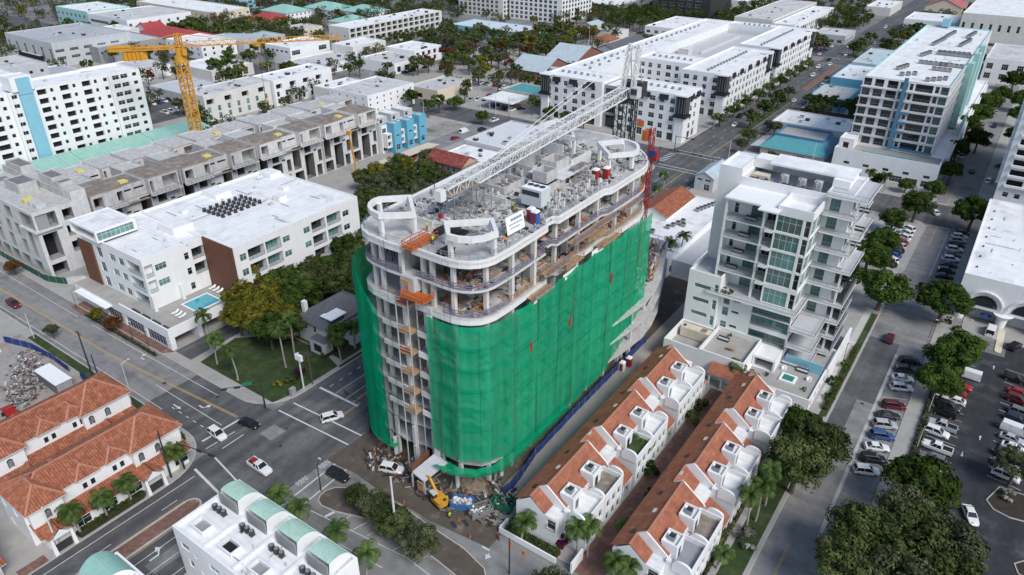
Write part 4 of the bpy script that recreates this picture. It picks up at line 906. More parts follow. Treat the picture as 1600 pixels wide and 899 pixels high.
def terracotta(x1, y0, y1, lab, porches):
    """x1: ground-floor front line (faces +X)"""
    B = Bld('terracotta_house', lab, 'house', x1-6, (y0+y1)/2); L = y1-y0; r = B.root; xu = x1-2.6; xb = x1-11.4; ez = 7.4
    wings = [(.2, 5.6, 1.1), (8.4, 11.6, .0), (13.4, 16.6, .0), (L-9.4, L-.4, 1.0)] if L > 24 else [(.2, 5.6, 1.1), (8.4, 12, 0), (L-7, L-.4, 1.0)]
    up = []
    for (a, b, d) in wings:
        c = (a+b)/2
        if d == 0: up += [(c-1.0, c-.3, 5.0, 6.2, 'R', .12), (c+.3, c+1.0, 5.0, 6.2, 'R', .12)]
    B.block(xb, xu, y0, y1, 0, ez, WHITE, ROOFG, 0, faces={'E': up, 'S': [(1.2, 2.2, 4.6, 6.2, 'w', .12), (5, 6, 4.6, 6.2, 'w', .12), (2, 3, 1, 2.6, 'w', .12)], 'N': [(2.2, 3.0, 4.8, 6.2, 'R', .12), (4, 4.8, 4.8, 6.2, 'R', .12)]})
    gr = []; n = int(L/4.4)
    for i in range(n):
        c = (i+.5)*L/n
        if not any(abs(y0+c-p) < 2.6 for p in porches): gr += [(c-1.3, c+1.3, .7, 2.4, 'ww', .12)]
    B.block(xu+.02, x1, y0+1.0, y1-1.0, 0, 3.0, WHITE, ROOFG, 0, faces={'E': [(a-1, b-1, c, d, s, e) for a, b, c, d, s, e in gr]}, name='front_wall')
    m = MB(); hip(m, xb, xu, y0+.3, y1-.3, ez+.1, 2.3); m.build('roof', r)
    for (a, b, d) in wings:
        m = MB(); hip(m, xb+2.2, xu+d+.25, y0+a, y0+b, ez+.14, min(3.5, (b-a)*.47)); m.build('roof_wing', r)
        if d:
            w = MB(); w.box(xu+.01, xu+d, y0+a+.2, y0+b-.2, 3.4, ez+.05, WHITE); w.build('bay_wall', r)
            c = (a+b)/2; put('window', winmesh(.8, 1.7, 'R'), r, (xu+d+.03, y0+c-.4, 4.7), math.pi/2)
            if b-a > 6: put('window', winmesh(.8, 1.7, 'R'), r, (xu+d+.03, y0+c-3.4, 4.7), math.pi/2)
    m = MB(); ribs(m, [(x1+.5, y0+.2, 2.95), (x1+.5, y1-.2, 2.95), (xu, y1-.2, 4.5), (xu, y0+.2, 4.5)], (0, 1, 0), TILE); m.poly([(x1+.5, y0+.2, 2.9), (x1+.5, y1-.2, 2.9), (xu, y1-.2, 4.4), (xu, y0+.2, 4.4)][::-1], WHITE); m.build('lean_to_roof', r)
    for p in porches:
        m = MB(); w = 1.5
        ribs(m, [(x1-1.2, p, 4.7), (x1+1.9, p, 4.5), (x1+1.9, p-w-.3, 3.1), (x1-1.2, p-w-.3, 3.3)], (1, 0, 0), TILE); ribs(m, [(x1-1.2, p, 4.7), (x1+1.9, p, 4.5), (x1+1.9, p+w+.3, 3.1), (x1-1.2, p+w+.3, 3.3)], (1, 0, 0), TILE)
        m.poly([(x1+1.8, p-w, 2.9), (x1+1.8, p+w, 2.9), (x1+1.8, p, 4.3)], WHITE); m.build('porch_roof', r)
        for s in (-w, w):
            m = MB(); m.hexa([(x1+1.4, p+s-.3, 0), (x1+2.1, p+s-.3, 0), (x1+2.1, p+s+.3, 0), (x1+1.4, p+s+.3, 0), (x1+1.4, p+s-.2, 3.0), (x1+1.75, p+s-.2, 3.0), (x1+1.75, p+s+.2, 3.0), (x1+1.4, p+s+.2, 3.0)], WHITE); m.build('porch_post', r)
        m = MB(); m.box(x1+1.5, x1+1.58, p-w+.3, p+w-.3, .13, 1.7, METALD); m.build('gate', r)
    m = MB(); m.box(xb+3.2, xb+3.8, y0+7, y0+7.8, 8.6, 9.9, TILE); m.build('chimney', r)
    return B
terracotta(-104.9, 22.2, 48.6, 'terracotta roofed row house facing the avenue with arched upper windows', (24.8, 40.4))
terracotta(-121.6, 24.0, 48.8, 'terracotta roofed row house one row behind the avenue front', (29.0, 43.0))
terracotta(-104.9, -10.0, 17.6, 'terracotta roofed house at the lower left picture corner', (-3.0, 14.0))
mb = MB(); mb.box(-104.8, -102.9, 18.0, 22.0, .13, .15, BRICKP); struct(mb.build('driveway'), 'brick paved gap between the terracotta houses')
hb = MB(); hb.box(-104.8, -103.2, 27.2, 38.0, .13, .16, MULCH); struct(hb.build('planting_bed'), 'hedge bed in front of the terracotta row')
# ================================================================ white house with mint vaults (bottom)
V = Bld('vaulted_house', 'white flat roofed house with four mint metal vaults', 'building', -70, 39)
vr = V.root; MINTV = M('pale_mint_metal', (.42, .60, .51), .5, .12, .5, streak=.12)
ws = [(1.2, 3.2, 6.6, 7.8, 'w', .12), (4.4, 5.1, 6.4, 7.2, 'w', .12), (2.2, 3.4, 3.2, 4.8, 'w', .12), (5.2, 5.8, 3.6, 4.4, 'w', .12), (8, 10.4, 6.6, 7.7, 'wt', .12), (8.6, 10, 3.4, 4.4, 'w', .12), (14, 16.2, 6.6, 7.8, 'w', .12), (20, 22, 6.6, 7.8, 'w', .12), (14, 15.4, 3.4, 4.8, 'w', .12)]
V.block(-83.6, -57.4, 33.0, 44.6, 0, 9.6, WHITE, ROOFW, .55, .35, faces={'S': ws, 'W': [(2, 3, 6, 7.4, 'w', .12), (6, 7, 6, 7.4, 'w', .12)], 'E': [(2, 3.2, 6, 7.4, 'w', .12), (6, 7.2, 3, 4.6, 'w', .12)]})
for i, x in enumerate((-83.2, -76.65, -70.1, -63.6)):
    if i: m = MB(); m.box(x-.15, x+.15, 33.4, 44.2, 9.6, 10.15, WHITE); m.build('roof_divider', vr)
    # vault
    m = MB(); x0, x1 = x+1.1, x+5.2; n = 10; pr = [(41.4+3.0*math.sin(a*math.pi/2/n), 9.9+2.3*math.cos(a*math.pi/2/n)) for a in range(n+1)]
    pr = [(40.6, 11.95), (41.0, 12.15)]+pr
    for j in range(len(pr)-1): m.poly([(x0, *pr[j]), (x1, *pr[j]), (x1, *pr[j+1]), (x0, *pr[j+1])], MINTV)
    for s in range(8):
        xx = x0+(x1-x0)*s/7
        for j in range(len(pr)-1): m.beam((xx, *pr[j]), (xx, *pr[j+1]), .06, .09, MINTV)
    for xx in (x0, x1): m.poly([(xx, *p) for p in pr]+[(xx, 40.3, 9.6)], WHITE)
    m.build('vault_roof', vr)
    m = MB(); m.box(x0, x1, 40.1, 40.28, 9.62, 11.9, GREYW); m.build('louvre_wall', vr)
    # light well
    m = MB(); p = [(x+1.6, 34.6), (x+4.6, 34.6), (x+4.6, 36.6), (x+1.6, 36.6)]; m.ring(p, inset(p, .2), 9.6, 10.35, WHITE); m.poly([(a, b, 9.64) for a, b in p], DARK if i % 2 else GREYW); m.build('light_well', vr)
    for k in range(3):
        c = MB(); c.cyl(x+1.5+k*1.05, 38.9, 9.75, 10.55, .42, 12, METALD); c.cyl(x+1.5+k*1.05, 38.9, 10.55, 10.62, .3, 12, STEEL); c.box(x+1.1+k*1.05, x+1.9+k*1.05, 38.5, 39.3, 9.62, 9.75, STEEL)
        tag(c.build('condenser', org=(x+1.5+k*1.05, 38.9, 9.62)), 'dark round condenser below the %s mint vault' % ('first', 'second', 'third', 'fourth')[i], 'air conditioner', 'condensers below the %s vault' % ('first', 'second', 'third', 'fourth')[i])
V2 = Bld('vaulted_house', 'mint vault and white parapet cut by the bottom edge of the picture', 'building', -84, 22)
V2.block(-88.0, -76, 14, 26.6, 0, 7.4, WHITE, ROOFW, .5)
m = MB(); n = 10; pr = [(26.3-5.4*a/n, 7.6+2.2*math.sin(a*math.pi/n)**.7) for a in range(n+1)]
for j in range(n): m.poly([(-88.2, *pr[j]), (-82.6, *pr[j]), (-82.6, *pr[j+1]), (-88.2, *pr[j+1])], MINT)
for xx in (-88.2, -82.6): m.poly([(xx, *p) for p in pr], WHITE)
m.build('vault_roof', V2.root)
# ================================================================ white apartment house with pool (left)
Cn = Bld('apartment_house', 'white flat roofed apartment house with a turquoise pool on its podium', 'building', -160, 98)
cr_ = Cn.root
zf = [4.6, 8.6, 12.6]
sS = []
for z in zf: sS += [(1.6, 2.8, z-4.5+.4, z-4.5+2.9, 'w', .12), (6.4, 8.6, z-4.5+.3, z-4.5+3.0, 'w', .12), (12, 14.6, z-4.5+.9, z-4.5+2.8, 'wt', .12), (16, 18.2, z-4.5+.9, z-4.5+2.8, 'w', .12)]
for z in zf: sS += [(19.6, 25.6, z-4.5+.1, z-4.5+3.2, 'Btg', 2.4)]
sE = []
for z in zf[1:]: sE += [(2.8, 5.6, z-4.5+1.0, z-4.5+2.6, 'wt', .12)]
for z in zf: sE += [(10.2, 11.4, z-4.5+.8, z-4.5+2.6, 'w', .12)]
for z in zf[1:]: sE += [(.3, 2.3, z-4.5+.1, z-4.5+3.2, 'Bg', 2.2), (12.2, 15.6, z-4.5+.1, z-4.5+3.0, 'B', 1.6)]
Cn.block(-178.6, -152.0, 70.6, 86.4, 4.5, 17.0, WHITE, ROOFW, .6, faces={'S': sS, 'E': sE}, floorm=LGREYW)
nE = []
for k, z in enumerate(zf):
    nE += [(1.6, 3.4, z-4.5+.8, z-4.5+2.6, 'wt', .12), (3.9, 8.6, z-4.5+.1, z-4.5+3.1, 'B', 1.8), (9.0, 13.6, z-4.5+.1, z-4.5+3.1, 'Bt', 1.8), (14.2, 16.4, z-4.5+.8, z-4.5+2.4, 'wt', .12), (20.8, 22.9, z-4.5+.8, z-4.5+2.4, 'wt', .12), (23.4, 28, z-4.5+.1, z-4.5+3.1, 'B', 1.8), (28.6, 33.4, z-4.5+.1, z-4.5+3.1, 'Bt', 1.8), (34.2, 36.4, z-4.5+.8, z-4.5+2.4, 'w', .12)]
Cn.block(-178.6, -140.6, 86.42, 126.4, 4.5, 17.0, WHITE, ROOFW, .6, faces={'E': nE}, floorm=LGREYW)
Cn.block(-178, -142.6, 86.44, 126, 0, 4.48, LGREYW, ROOFG, 0, name='ground_wall', faces={'E': [(2+i*6, 6.6+i*6, .2, 3.4, 'x', 4) for i in range(6)]})
Cn.box('brown_wall', -151.9, -140.4, 86.0, 86.4, 4.5, 17.7, BROWN); Cn.box('brown_wall', -180.2, -174.0, 70.2, 70.58, 3.2, 15.6, BROWN)
Cn.block(-180.6, -168.4, 69.6, 79.6, 17.62, 20.4, WHITE, ROOFW, .15, faces={'E': [(.4, 9.4, .3, 2.4, 'wt', .3)], 'S': [(.4, 11.6, .3, 2.4, 'x', 2.5)]}, name='penthouse_wall')
Cn.block(-181, -140.0, 66.6, 86.0, 0, 4.4, WHITE, PAVE, .0, name='podium_wall', roofname='pool_deck', faces={'S': [(14.5, 21.4, .1, 3.0, 'w', .3), (22.6, 30.6, .1, 3.0, 'wb', .3), (31.4, 39.4, .1, 3.0, 'wb', .3)], 'E': [(1.2, 7, .1, 3.0, 'x', 6.0), (8, 14, .1, 3.0, 'x', 6.0)]})
p = [(-160, 66.6), (-140, 66.6), (-140, 86), (-160, 86)]; mb = MB(); mb.box(-160, -140, 66.6, 66.95, 4.4, 5.5, WHITE); mb.box(-140.35, -140, 66.95, 86, 4.4, 5.5, WHITE); mb.build('parapet', cr_)
mb = MB(); mb.poly([(-149.2, 76.2, 4.42), (-143.6, 76.2, 4.42), (-143.6, 82.6, 4.42), (-149.2, 82.6, 4.42)], POOL); p = [(-149.2, 76.2), (-143.6, 76.2), (-143.6, 82.6), (-149.2, 82.6)]; mb.ring([(a-(.35 if a < -146 else -.35), b-(.35 if b < 80 else -.35)) for a, b in p], p, 4.4, 4.5, WHITE2); mb.build('swimming_pool', cr_)
for (x, y) in ((-151.4, 70.8), (-151.4, 78)):
    mb = MB(); mb.box(x-.35, x+.35, y-.35, y+.35, 4.4, 8.5, WHITE); mb.build('column', cr_)
mb = MB(); mb.box(-178, -163.5, 64.9, 66.6, 3.6, 3.8, WHITE2); mb.build('entrance_canopy', cr_)
mb = MB(); mb.box(-183.2, -176, 67.2, 70.2, 3.9, 4.1, CREAM); mb.build('entrance_canopy', cr_)
for i in range(4):
    mb = MB(); mb.box(-156.2+i*4.2, -153.4+i*4.2, 67.3, 68.0, 4.42, 4.95, METALD); tag(mb.build('planter', org=(-155+i*4.2, 67.6, 4.42)), 'dark planter %s along the pool deck parapet' % ('one', 'two', 'three', 'four')[i], 'planter')
for i in range(6):
    x, y = (-150.5+(i % 3)*1.5, 84.0) if i < 3 else (-147.2+(i % 3)*1.4, 71.8)
    mb = MB(); mb.box(x, x+.7, y, y+1.3, 4.7, 4.8, WHITE2); mb.hexa([(x, y+1.3, 4.7), (x+.7, y+1.3, 4.7), (x+.7, y+1.9, 5.1), (x, y+1.9, 5.1), (x, y+1.3, 4.8), (x+.7, y+1.3, 4.8), (x+.7, y+1.9, 5.2), (x, y+1.9, 5.2)], WHITE2); mb.box(x+.1, x+.2, y+.1, y+.2, 4.4, 4.7, STEEL); mb.box(x+.5, x+.6, y+1.1, y+1.2, 4.4, 4.7, STEEL)
    tag(mb.build('sun_lounger', org=(x, y, 4.4)), 'white sun lounger %s the turquoise pool' % ('behind' if i < 3 else 'in front of'), 'lounger', 'loungers %s the pool' % ('behind' if i < 3 else 'in front of'))
# roof array of condensers
cm = MB(); cm.cyl(0, 0, .25, 1.05, .45, 12, METALD); cm.cyl(0, 0, 1.05, 1.12, .33, 12, STEEL); cm.box(-.4, .4, -.4, .4, 0, .25, METALD); CMESH = cm.mesh('condenser')
for i in range(7):
    for j in range(5):
        tag(put('condenser', CMESH, None, (-166.0+j*1.75, 96.5+i*1.9+j*.15, 17.02)), 'dark round condenser in the array on the white apartment roof', 'air conditioner', 'condenser array on the white apartment roof')
for (x, y, w, h) in ((-158, 112, 2.4, 1.4), (-163, 118, 1.8, 1.0), (-170.5, 92, 1.4, .9), (-165.0, 83, 5.4, 1.9), (-176.4, 103, 5, 1.3), (-176.4, 122, 4, 1.3)):
    mb = MB(); mb.box(x, x+w*1.2, y, y+w, 17.02, 17.02+h, WHITE2, ROOFW); mb.build('roof_hatch', cr_)
clutter(cr_, -176, -143, 90, 124, 17.02, 26, 3); clutter(cr_, -166, -153.5, 72, 84, 17.02, 8, 4); clutter(vr, -82, -59, 34, 39, 9.62, 14, 5)
# ================================================================ raw concrete rows (left, under construction)
def gable(mb, x0, x1, y0, y1, z, h, mat, axis='y', ov=.4, wallm=None):
    x0 -= ov; x1 += ov; y0 -= ov; y1 += ov
    if axis == 'y':
        c = (x0+x1)/2; mb.poly([(x1, y0, z), (x1, y1, z), (c, y1, z+h), (c, y0, z+h)], mat); mb.poly([(x0, y1, z), (x0, y0, z), (c, y0, z+h), (c, y1, z+h)], mat)
        for y in (y0+ov, y1-ov): mb.poly([(x0+ov, y, z), (x1-ov, y, z), (c, y, z+h*.92)], wallm or WHITE)
    else:
        c = (y0+y1)/2; mb.poly([(x0, y0, z), (x1, y0, z), (x1, c, z+h), (x0, c, z+h)], mat); mb.poly([(x1, y1, z), (x0, y1, z), (x0, c, z+h), (x1, c, z+h)], mat)
        for x in (x0+ov, x1-ov): mb.poly([(x, y0+ov, z), (x, y1-ov, z), (x, c, z+h*.92)], wallm or WHITE)
def smoothhip(mb, x0, x1, y0, y1, z, h, mat, ov=.6):
    x0 -= ov; x1 += ov; y0 -= ov; y1 += ov; w, d = x1-x0, y1-y0; i = min(w, d)/2; c = [(x0, y0, z), (x1, y0, z), (x1, y1, z), (x0, y1, z)]
    if d >= w: a, b = ((x0+x1)/2, y0+i, z+h), ((x0+x1)/2, y1-i, z+h); F = [[c[1], c[2], b, a], [c[3], c[0], a, b], [c[0], c[1], a], [c[2], c[3], b]]
    else: a, b = (x0+i, (y0+y1)/2, z+h), (x1-i, (y0+y1)/2, z+h); F = [[c[0], c[1], b, a], [c[2], c[3], a, b], [c[1], c[2], b], [c[3], c[0], a]]
    for f in F: mb.poly(f, mat)
    mb.poly(c[::-1], WHITE)
def concrete_unit(x1, y0, L, lab, grp, rust, back=20.0, H=18.3, insul=True, fin=CONC, dk=WOODD):
    """one raw concrete house of the terrace; front faces +X"""
    B = Bld('concrete_house', lab, 'building', x1-8, y0+L/2, grp); r = B.root
    a = L; zl = H-4.8
    f1 = []
    for q in (0, .5):
        o_ = a*q
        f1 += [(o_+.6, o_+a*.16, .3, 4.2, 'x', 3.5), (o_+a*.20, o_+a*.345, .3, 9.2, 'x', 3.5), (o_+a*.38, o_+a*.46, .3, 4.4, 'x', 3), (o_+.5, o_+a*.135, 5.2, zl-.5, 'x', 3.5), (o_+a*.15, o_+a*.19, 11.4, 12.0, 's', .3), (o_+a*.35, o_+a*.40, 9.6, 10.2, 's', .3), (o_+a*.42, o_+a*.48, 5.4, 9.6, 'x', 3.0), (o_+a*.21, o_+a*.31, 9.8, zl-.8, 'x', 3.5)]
    B.block(x1-back, x1-2.2, y0+.06, y0+a-.06, 0, zl, fin, WOODD, 0, faces={'E': f1}, reveal=CONCD)  # dark reveals put the shade of the openings into the colour
    for (u0, u1, d) in ((.3, a*.34, 0.0), (a*.62, a-1.2, -.4)):
        w = u1-u0; yy0, yy1 = y0+u0, y0+u1
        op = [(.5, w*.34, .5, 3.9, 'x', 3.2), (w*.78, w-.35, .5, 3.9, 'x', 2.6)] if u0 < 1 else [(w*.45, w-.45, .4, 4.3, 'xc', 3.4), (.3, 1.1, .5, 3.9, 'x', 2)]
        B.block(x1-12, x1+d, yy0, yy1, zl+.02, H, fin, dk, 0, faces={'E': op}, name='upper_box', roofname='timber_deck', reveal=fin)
        mb = MB(); mb.box(x1+d, x1+d+1.0, yy0-.2, yy1+.2, zl-.25, zl+.05, fin); mb.build('balcony_lip', r)
        put('railing', railmesh(round(yy1-yy0, 1), 1.0, ORANGE if rust else METALD), r, (x1+d+.9, yy0, zl+.05), math.pi/2)
        B.box('fascia_board', x1+d-.6, x1+d+.03, yy0+.1, yy1-.1, H+.005, H+.05, WOOD)
    B.block(x1-13, x1-2.6, y0+a*.34+.02, y0+a*.62-.02, zl+.02, H-1.0, fin, dk, .25, faces={'E': [(.4, a*.12, 2.2, 2.8, 's', .2), (a*.15, a*.26, 2.2, 2.8, 's', .2)]}, name='link_wall', roofname='timber_deck')
    B.box('party_wall', x1-back-.5, x1-1.2, y0-.14, y0+.04, 0, H-.6, fin)
    B.block(x1-back, x1-12.02, y0+.4, y0+a*.3, zl+.02, H-.4, fin, CONC, .4, name='stair_box', faces={'S': [(.6, 1.6, 1, 3.2, 'x', .5)]}); B.block(x1-back, x1-13.02, y0+a*.6, y0+a*.86, zl+.02, H-.6, fin, CONC, .4, name='stair_box')
    if insul: B.box('insulation_pack', x1-7.4, x1-5.4, y0+a*.42, y0+a*.50, H-.98, H-.45, YELFOAM)
    B.box('scaffold_board', x1-2.1, x1-1.0, y0+a*.36, y0+a*.61, zl-1, zl-.85, WOODD)
    return B
for i in range(4):
    concrete_unit(-196.6, 82.6+i*27.4, 27.4, '%s raw concrete house from the street corner in the front terrace' % ORD[i], 'raw concrete front terrace', i > 2, fin=CONC if i < 2 else CONC2)
for i in range(5):
    concrete_unit(-226.0, 86+i*24.4, 24.4, '%s raw concrete house from the street in the rear terrace' % ORD[i], 'raw concrete rear terrace', False, back=13.6, H=14.6, insul=i % 2 == 0, fin=CONC2, dk=CONC)
# corner house of the concrete scheme
K = Bld('concrete_house', 'raw concrete corner block facing the cross street with boxed balconies', 'building', -212, 73)
ks = []
for u in (2, 9, 16, 23): ks += [(u, u+3.6, 14.2, 17.4, 'xc', 3.0)]
for u in (3, 10, 14.5, 21, 26): ks += [(u, u+2.4, 9.6, 13.0, 'x', 3.0)]
for u in (1.5, 8.5, 13, 20): ks += [(u, u+2.6, 4.6, 8.8, 'x', 3.0)]
ks += [(31.5, 38.6, 13.6, 17.6, 'xc', 3.6), (27.4, 30, 4.8, 8.8, 'xc', 2.0), (33, 35.2, 5, 12.4, 'x', 3.0)]
for u in (1.5, 7, 12.5, 18, 24, 31): ks += [(u, u+4.2, .2, 3.6, 'x', 3.5)]
ke = [(.5, 5.6, 13.6, 17.6, 'xc', 3.4), (.9, 4.6, 4.8, 12.2, 'x', 3.6), (.8, 4.6, .2, 3.6, 'x', 3), (7.2, 9.8, 14.2, 17.2, 'x', 3), (7.2, 9.4, 5, 8, 'x', 3), (7.2, 9.4, 9.6, 12.6, 'x', 3)]
K.block(-236, -197, 68.0, 78.4, 0, 18.2, CONC2, CONC, .3, faces={'S': ks, 'E': ke}, reveal=GREYW)  # reveals greyer than the walls, shade of the openings painted in
K.box('balcony_box', -205, -196.2, 67.2, 67.98, 13.2, 13.6, CONC2); K.box('balcony_box', -196.98, -196.2, 68, 74, 13.2, 13.6, CONC2)
K.block(-201.4, -197.2, 78.42, 82.4, 0, 21.0, CONC2, CONC, 0, faces={'E': []}, name='stair_tower')
K.block(-236, -201.42, 78.42, 82.4, 0, 20.0, CONC, CONC, .5, name='rear_wall')
for (x0, x1, y0, y1, h) in ((-222, -214, 73, 78, 2.4), (-213.4, -206, 78.6, 82.2, 2.6), (-205.4, -202, 78.6, 82.2, 2.0), (-233, -224, 78.6, 82.2, 2.0)): K.block(x0, x1, y0, y1, 18.22 if y0 < 78.5 else 20.02, 18.22+h if y0 < 78.5 else 20+h, CONC, CONCD, .3, name='roof_upstand', roofname='shaft_floor')
for i in range(3):
    mb = MB(); mb.box(-207.6+i*3, -205.6+i*3, 70.6, 73.0, 18.22, 19.3, YELFOAM if i == 0 else LGREYW); tag(mb.build('material_pallet', org=(-206.6+i*3, 71.8, 18.22)), ('yellow', 'middle pale', 'outer pale')[i]+' pallet of boards on the raw concrete corner roof', 'pallet')
mb = MB()
for i in range(9): mb.box(-232+i*.35, -231.8+i*.35, 70, 77, 18.22, 18.4, STEEL)
tag(mb.build('steel_bars', org=(-231, 73, 18.22)), 'bundle of steel bars on the raw concrete corner roof', 'bars')
# blue-bayed end houses of the terrace
for i in range(3):
    y = 193.0+i*7.2; B = Bld('blue_bay_house', '%s finished white house with a sky blue bay beyond the concrete terrace' % ORD[i], 'house', -198, y+3.5, 'blue bayed terrace houses')
    B.block(-206, -197.2, y, y+7.1, 0, 10.6, WHITE, ROOFW, .3, faces={'E': [(.4, 2.6, z, z+2, 'w', .2) for z in (1, 4.4, 7.8)]}, name='wall')
    B.block(-197.18, -193.4, y+3.0, y+7.0, 0, 11.6-.4*(i % 2), BLUEW, CONC, .3, faces={'E': [(.8, 3.0, 1.2, 3.4, 'w', .3), (1.0, 2.8, 6.8, 7.3, 's', .1)], 'N': [(1, 2.6, 5, 7, 'w', .1)]}, name='blue_bay', roofname='bay_roof')
    B.block(-197.18, -194.6, y+.3, y+2.8, 2.6, 8.0, WHITE, ROOFW, .2, faces={'E': [(.3, 2.1, .5, 2.4, 'x', 1), (.3, 2.1, 3.2, 5.0, 'x', 1)]}, name='white_bay')
    B.block(-206, -199, y+.6, y+5.4, 10.92, 13.4, LGREYW, ROOFW, .2, name='roof_room', faces={'E': [(.6, 2.2, .4, 2.0, 'w', .1)]})
# ================================================================ pale apartment slab with blue stripe (far left)
LT = Bld('apartment_slab', 'long white ten storey apartment slab with a pale blue stripe', 'building', -282, 110)
fl = [.4+3.05*i for i in range(10)]
ops = []
bays = [(2.2, 0), (9.6, 1), (17.0, 0), (26.6, 1), (34.2, 0), (43.4, 1)]
def lt(u0, pat): return [(u0+a, u0+b, z+.6, z+2.5, st, d) for z in fl for (a, b, st, d) in pat]
u = 0
for u in (1.0, 9.2, 17.4, 25.6, 33.8): ops += lt(u, ((.3, 4.0, 'x', .9),)); ops += [(u+5.3, u+6.5, z+1.0, z+2.3, 'w', .1) for z in fl]
ops += [(42.4, 44.4, z+1.0, z+2.3, 'w', .1) for z in fl]
for u in (50.4, 58.0, 65.6): ops += lt(u, ((.3, 3.4, 'x', .9),)); ops += [(u+4.6, u+5.7, z+1.0, z+2.3, 'w', .1) for z in fl]
ops += [(73.6, 75.0, z+1.0, z+2.3, 'w', .1) for z in fl]; ops += [(77.0, 79.6, z+.8, z+2.4, 'w', .3) for z in fl]; ops += [(80.1, 82.8, z+.8, z+2.4, 'w', .3) for z in fl]; ops += [(84.6, 86.2, z+1.0, z+2.3, 'w', .1) for z in fl]
LT.block(-290, -274, 58, 145.6, 0, 30.4, WHITE, ROOFW, .7, faces={'E': ops})
LT.box('blue_stripe', -274.02, -273.2, 102.9, 107.2, 0, 30, BLUEP); LT.block(-280, -273.3, 101.2, 108, 31.12, 35.6, WHITE, ROOFW, .2, name='lift_tower'); LT.box('blue_stripe', -273.28, -273.0, 102.9, 107.2, 30.02, 35.4, BLUEP)
for y in (99.4, 133.2): LT.box('pier', -273.98, -273.0, y, y+.9, 0, 31, WHITE)
LT.box('corner_strip', -290, -274.1, 145.62, 145.8, 0, 30.6, BLUEP)
MBd = Bld('mint_roofed_hall', 'long low hall with mint metal roof below the white apartment slab', 'building', -264, 115)
MBd.block(-271.6, -257.2, 60, 163, 0, 5.6, WHITE, ROOFG, 0)
for (a, b) in ((60, 84), (84.2, 112), (112.2, 139), (139.2, 163)):
    m = MB(); m.poly([(-272.2, a, 8.4), (-256.6, a, 5.9), (-256.6, b, 5.9), (-272.2, b, 8.4)], MINT); m.poly([(-272.2, b, 5.6), (-272.2, b, 8.4), (-272.2, a, 8.4), (-272.2, a, 5.6)], MINT); m.poly([(-272.2, a, 8.4), (-272.2, a, 5.6), (-256.6, a, 5.6), (-256.6, a, 5.9)], MINT)
    k = int((b-a)/1.6)
    for i in range(k+1): y = a+(b-a)*i/k; m.beam((-272.1, y, 8.43), (-256.7, y, 5.93), .07, .07, MINT)
    m.build('roof_panel', MBd.root)
# ================================================================ black-awninged apartment block (upper middle)
BW = Bld('awning_apartments', 'white five storey apartment block with black awnings and dark corner turrets', 'building', -140, 340)
flb = [.6, 4.4, 8.0, 11.6, 15.0]
def bwf(W, start=1.3, step=4.6, st='wr'):
    o = []; u = start; k = 0
    while u+2.2 < W-1:
        for i, z in enumerate(flb[1:]): o.append((u, u+(1.9 if k % 3 else 2.6), z+.3, z+2.4, 'wr' if (k % 4 == 1) else 'w', .15))
        o.append((u-.2, u+2.4, .4, 3.4, 'R' if k % 2 else 'w', .3)); u += step; k += 1
    return o
def bwblock(x0, x1, y0, y1, faces, h=18.6): BW.block(x0, x1, y0, y1, 0, h, WHITE, ROOFW, .7, faces=faces)
bwblock(-176, -146.5, 274, 291, {'S': bwf(29.5), 'W': bwf(17)}); bwblock(-139.5, -109, 274, 291, {'S': bwf(30.5), 'E': bwf(17)})
BW.block(-146.48, -139.52, 276, 290, 0, 17.6, GREYW, ROOFW, .4, faces={'S': [(.6, 6.3, 6.4, 16.8, 'w', .2), (1.2, 5.8, .2, 5.4, 'R', 1.0)]}, name='glazed_entrance')
bwblock(-176, -158, 291.02, 460, {'W': bwf(169)}); bwblock(-130, -109, 318, 384, {'E': bwf(66), 'S': bwf(21)}); bwblock(-157.98, -130.02, 330, 348, {'S': bwf(28)})
bwblock(-130, -109.4, 392, 462, {'E': bwf(70), 'S': bwf(20)}); bwblock(-157.98, -130.02, 452, 462, {'S': []})
BW.block(-157.9, -131.6, 366, 450, 0, 14.0, CONC2, LGREYW, 1.2, name='garage_wall', roofname='garage_deck', faces={'S': [(1+i*4.3, 4.4+i*4.3, z, z+1.7, 'x', 2) for i in range(6) for z in (2, 5.4, 8.8)]})
BW.box('garage_ramp', -146, -145.6, 380, 440, 14.02, 15.4, CONC2); BW.block(-155, -149.6, 372, 377, 14.02, 17, CONC2, ROOFW, .2, name='garage_stair')
for (x, y) in ((-176.6, 273.2), (-112.2, 273.2), (-112.2, 317), (-112.4, 376), (-112.4, 391), (-112.4, 455)):
    t = MB(); P_ = [(x-.2, y-.2), (x+4.0, y-.2), (x+4.0, y+4.4), (x-.2, y+4.4)]; t.prism(P_, 11.2, 18.9, BLACKT, ROOFW); t.prism(inset(P_, -.7), 10.4, 11.2, BLACKT); t.prism(inset(P_, -.5), 18.9, 19.4, WHITE, ROOFW); t.build('corner_turret', BW.root)
    for i in range(4): BW.box('turret_mullion', x+.2+i*1.1, x+.3+i*1.1, y-.3, y-.21, 12, 18.4, GREYW); BW.box('turret_mullion', x+4.01, x+4.1, y+.3+i*1.1, y+.4+i*1.1, 12, 18.4, GREYW)
    t = MB(); t.prism(inset(P_, .2), 0, 10.4, WHITE)
    t.build('turret_base', BW.root)
    for zz in (.6, 4.2, 7.4): put('window', winmesh(2.4, 2.2, 'w'), BW.root, (x+.6, y-.02, zz), 0); put('window', winmesh(2.4, 2.2, 'w'), BW.root, (x+3.82, y+.9, zz), math.pi/2)
